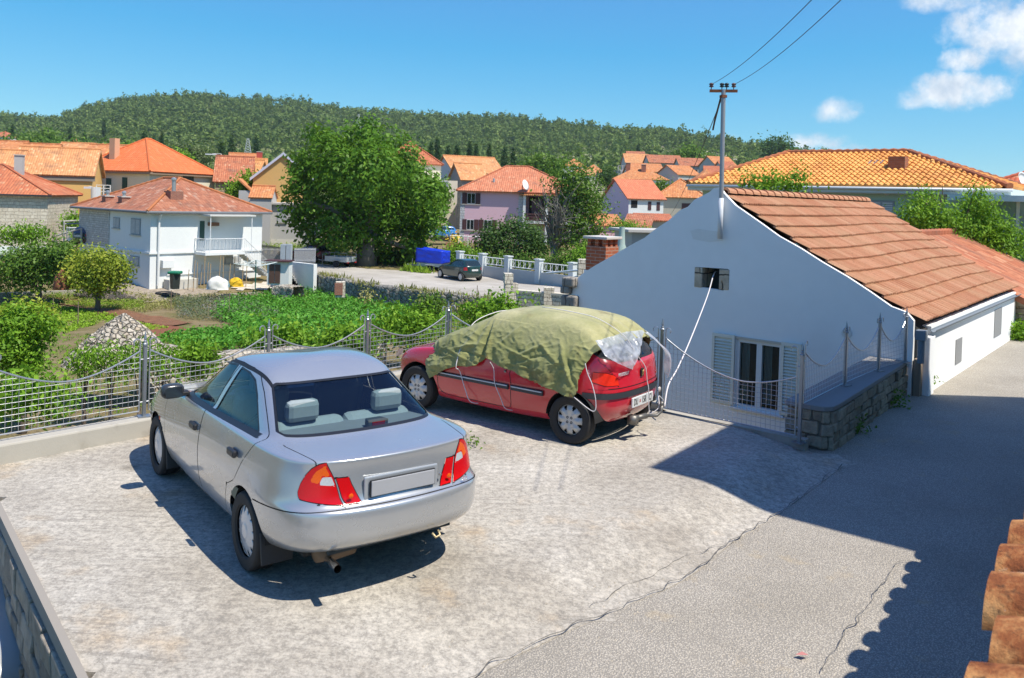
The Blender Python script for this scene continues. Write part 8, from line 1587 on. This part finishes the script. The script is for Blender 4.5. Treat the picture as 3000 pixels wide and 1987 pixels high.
# street lamps and a lattice mast
def lamp(u, v0, v1, Y, du, lab): T = thing('street_lamp', lab, 'street lamp'); a, b_ = at(u, v1, Y), at(u, v0, Y); m = MB(); m.tube([a, b_], .12, 6); m.tube([b_, at(u + du, v0, Y)], .08, 5); m.build('pole', plain('lamp_pole', (.45, .42, .38), .7), T); m = MB(); m.box(at(u + du * 1.15, v0 + 1, Y), (abs(du) * .022 * Y / 40 + .3, .3, .18)); m.build('lamp_head', WHITE, T)
lamp(511, 356, 390, 130, -20, 'street lamp with a long arm behind the cream house'); lamp(440, 354, 376, 150, 6, 'short street lamp above the cream house roof'); lamp(213, 433, 470, 72, -8, 'street lamp on the white pier by the ochre house')
def mast(u, v0, v1, w, Y, lab): 
    T = thing('lattice_mast', lab, 'mast'); m = MB(); a, b_ = at(u, v1, Y), at(u, v0, Y)
    for dx in (-1, 1): m.tube([a + Vector((dx * w, 0, 0)), b_ + Vector((dx * w * .2, 0, 0))], .10, 4)
    for k in range(9): t0, t1 = k / 9, (k + 1) / 9; p0, p1 = a.lerp(b_, t0), a.lerp(b_, t1); m.tube([p0 + Vector((-w * (1 - .8 * t0), 0, 0)), p1 + Vector((w * (1 - .8 * t1), 0, 0))], .07, 4); m.tube([p0 + Vector((w * (1 - .8 * t0), 0, 0)), p1 + Vector((-w * (1 - .8 * t1), 0, 0))], .07, 4)
    m.build('lattice', plain('mast_grey', (.45, .47, .48), .6), T)
mast(573, 320, 372, 1.6, 300, 'grey lattice mast behind the grey gabled house'); mast(829, 264, 300, 1.8, 520, 'thin lattice mast on the hill above the big tree')
LF = MB(); LF.poly([(0, 0, 0), (.05, .02, .012), (.09, 0, .0), (.05, -.03, .015)]); lf = tag(LF.build('fallen_leaf', plain('leaf_red', (.42, .16, .15), .7)), 'pinkish fallen leaf on the lane near the right edge', 'leaf'); lf.location = gz(1838, 1522, ROADZ) + Vector((0, 0, .025))

rn = random.Random(4); gm_ = MB()
def grit(p, r):
    q = [Vector((math.cos(a), math.sin(a), 0)) * r * rn.uniform(.6, 1.2) for a in (0, 2.1, 4.2)]; i = [gm_.vert(p + k) for k in q]; t_ = gm_.vert(p + Vector((0, 0, r * rn.uniform(.5, 1.)))); [gm_.face([i[k], i[(k + 1) % 3], t_]) for k in range(3)]
for k in range(900):
    if k < 420: c_ = CRK[rn.randrange(len(CRK) - 1)]; x, y = c_.x + rn.gauss(0, .28), c_.y + rn.gauss(0, .28)
    elif k < 640: c_ = SA.lerp(SB, rn.random()); x, y = c_.x + abs(rn.gauss(0, .10)) * .773, c_.y - abs(rn.gauss(0, .10)) * .635
    else: x, y = rn.uniform(-4, 5), rn.uniform(4.5, 11)
    z_ = lotz(x, y) if inside(LOT, x, y) else ROADZ
    if inside(LOT, x, y) or (x - 2.41) * E2.y - (y - 7.465) * E2.x > -.2: grit(Vector((x, y, z_)), rn.uniform(.004, .013))
tag(gm_.build('loose_grit', plain('grit_stone', (.42, .37, .30), .9, 0., .4, 30.)), kind='stuff')

# ---------------------------------------------------------------- wooded hill
def build_forest():
    rng = np.random.default_rng(21); Vs, n = [], 0
    def add(name, pts, q, mt):
        V = []
        for (x, y, z, r, h) in pts:
            nb = 3 if r > 3 else 2; bl = [(x + rng.normal() * r * .35, y + rng.normal() * r * .35, z + h * (.62 + .16 * rng.normal()), r * .75, r * .75, h * .36) for _ in range(nb)]; v, _f = leaf_cloud(rng, bl, q, r * .40, clump=6, hollow=.8, asp=.85, spread=.42, up=.25); V.append(v)
        V = np.concatenate(V); tag(mesh_np(name, V, np.arange(len(V)).reshape(-1, 4), mt), kind='stuff')
    P, S = [], []
    while len(P) < 6200:
        az = rng.uniform(-.64, .36); R = ridge_r(az); t = rng.random() ** .55 * 1.04; r = 265 + (R - 265) * t; x, y = r * math.sin(az), r * math.cos(az)
        right = sstep(-.02, .2, az); dens = (.35 + .65 * sstep(.35, .75, t)) * (1 - right) + right * (.05 + .95 * sstep(.74, .95, t)); dens *= .55 + .9 * (noise.noise(Vector((x * .012, y * .012, 4))) + .35)
        if rng.random() < dens: s = rng.uniform(.75, 1.3); P.append((x, y, land(x, y) - .5, 3.6 * s, 8.5 * s * rng.uniform(.85, 1.3)))
    while len(S) < 3600:
        az = rng.uniform(-.64, .34); R = ridge_r(az); r = 200 + (R - 200) * rng.random() ** .65; x, y = r * math.sin(az), r * math.cos(az)
        if rng.random() < .42 + 1.1 * noise.noise(Vector((x * .02, y * .02, 9))) - .12 * sstep(-.02, .15, az): s = rng.uniform(.5, 1.4); S.append((x, y, land(x, y) - .4, 2.4 * s, 3.0 * s))
    F1 = leafmat('leaf_pine', (.06, .105, .03), (.135, .195, .055), (.27, .33, .10), .25, .09, 0.); F2 = leafmat('leaf_scrub', (.10, .15, .045), (.18, .235, .075), (.28, .33, .12), .3, .04, 0.)
    add('pine_forest', P, 72, F1); add('hillside_scrub', S, 42, F2)
build_forest()
def cypress(u, vt, vb, Y, lab, w=.16, kind=L_CYP, name='cypress'):
    a, b = at(u, vb, Y), at(u, vt, Y); h = b.z - a.z; B = [(a.x, a.y, a.z + h * t, h * w * k, h * w * k, h * .16) for t, k in ((.16, .85), (.34, 1.), (.52, .9), (.70, .66), (.85, .4), (.95, .2))]
    T = tree(name, lab, 'tree', Vector((a.x, a.y, a.z)), B, 1500, h * .055, kind, .2, h * .12, 0, BARK, group='cypresses at the foot of the hill', seed=int(u), clump=6, hollow=.6, asp=.6, spread=.7)
for u, vt, vb, Y, lab in ((333, 304, 356, 230, 'tall dark cypress above the left end of the red roof'), (352, 318, 358, 235, 'broad dark cypress between two tall ones'), (373, 310, 360, 230, 'slim cypress just right of the red roof peak'), (511, 332, 384, 190, 'dark cypress beside the long-armed street lamp'), (535, 316, 372, 230, 'tall broad cypress left of the lattice mast'), (592, 316, 372, 260, 'cypress right of the lattice mast'), (40, 314, 350, 280, 'cypress above the far-left roofs'), (196, 306, 340, 260, 'cypress between the two hillside houses'), (28, 290, 322, 330, 'lone cypress high at the far left'), (162, 294, 325, 340, 'slim cypress above the hillside house'), (240, 280, 315, 430, 'cypress on the slope above the gabled house'), (995, 330, 385, 200, 'cypress just right of the big tree crown'), (1035, 336, 390, 210, 'cypress behind the cream balcony house'), (1055, 334, 388, 205, 'broad cypress above the pale gable house'), (1085, 328, 380, 220, 'tall cypress behind the pale gable roof'), (1100, 334, 384, 215, 'cypress right of the tallest one'), (1130, 334, 386, 220, 'slim cypress in the middle of the row'), (1165, 340, 392, 200, 'wide cypress near the pink roof peak'), (1185, 345, 398, 195, 'last dark cypress above the pink roof'), (1010, 320, 375, 240, 'taller cypress behind the row'), (940, 320, 380, 230, 'cypress half hidden by the big tree crown'), (1475, 330, 362, 420, 'dark cypress alone on the right slope')): cypress(u, vt, vb, Y, lab, .17 if 'broad' in lab or 'wide' in lab else .12)
for i, (pts, Y, mt, lab) in enumerate((([(275, 352, 16), (300, 350, 14), (258, 356, 12), (290, 362, 12)], 160, L_MID, 'rounded green tree between the left roofs and the red roof'), ([(400, 352, 12), (425, 358, 12), (445, 362, 10), (460, 356, 12), (480, 366, 8)], 150, L_OLV, 'olive-green trees behind the red roof'), ([(60, 330, 14), (90, 335, 16), (115, 326, 16), (15, 335, 12)], 240, L_MID, 'broad trees above the far-left roofs'), ([(405, 375, 8), (425, 374, 8), (384, 368, 7)], 118, L_BRT, 'bright shrubs right of the red hipped roof'), ([(1220, 385, 10), (1245, 378, 12), (1265, 390, 10), (1290, 385, 10)], 190, L_MID, 'green trees between the pink roof and the half-bare tree'), ([(1580, 365, 10), (1600, 362, 12), (1640, 372, 8)], 290, L_MID, 'trees above the upper village roofs'), ([(1010, 440, 8), (1020, 455, 8), (1000, 470, 7)], 98, L_MID, 'small shrub beside the cream block wall'), ([(570, 418, 6), (585, 425, 7), (560, 432, 6), (540, 445, 6), (552, 448, 6)], 86, L_BRT, 'vine between the brown roof and the tan gable'), ([(170, 345, 8), (200, 350, 8), (140, 345, 8)], 190, L_MID, 'shrubs below the hillside houses'), ([(1780, 345, 12), (1800, 340, 10), (1815, 350, 9)], 420, L_DARK, 'dark pines on the last spur of the hill'))):
    bush(lab, pts, Y, 2200, .0034 * Y, mt, 90 + i, 'garden_tree', 'tree', .2)
o = []
for az0, az1, el, R in ((.36, .62, .034, 5200),):
    A = np.linspace(az0, az1, 60); V = []
    for a in A: h = HC + R * el * (.25 + .75 * max(0, 1 - ((a - .50) / .12) ** 2)) * (1 + .1 * math.sin(a * 60)); V += [(R * math.sin(a), R * math.cos(a), -60), (R * math.sin(a), R * math.cos(a), h), ((R + 900) * math.sin(a), (R + 900) * math.cos(a), -60)]
    F = [(3 * i + k, 3 * i + 3 + k, 3 * i + 4 + k, 3 * i + 1 + k) for i in range(59) for k in (0, 1)]; tag(mesh_np('distant_hills', V, np.array(F), plain('hill_blue', (.06, .10, .13), .95), None, True), kind='structure')

# ---------------------------------------------------------------- the summer air between us and the hill
def build_haze():
    m = MB(); m.span(-1100, -60, -30, 1100, 1300, 150); t = NT('summer_haze'); t.N.remove(t.b); v = t.n('VolumePrincipled'); v.inputs['Color'].default_value = (.78, .88, 1, 1); v.inputs['Density'].default_value = .00012; v.inputs['Anisotropy'].default_value = .2; t.L.new(v.outputs[0], t.out.inputs['Volume'])
    tag(m.build('haze', t.m), kind='stuff')
build_haze()
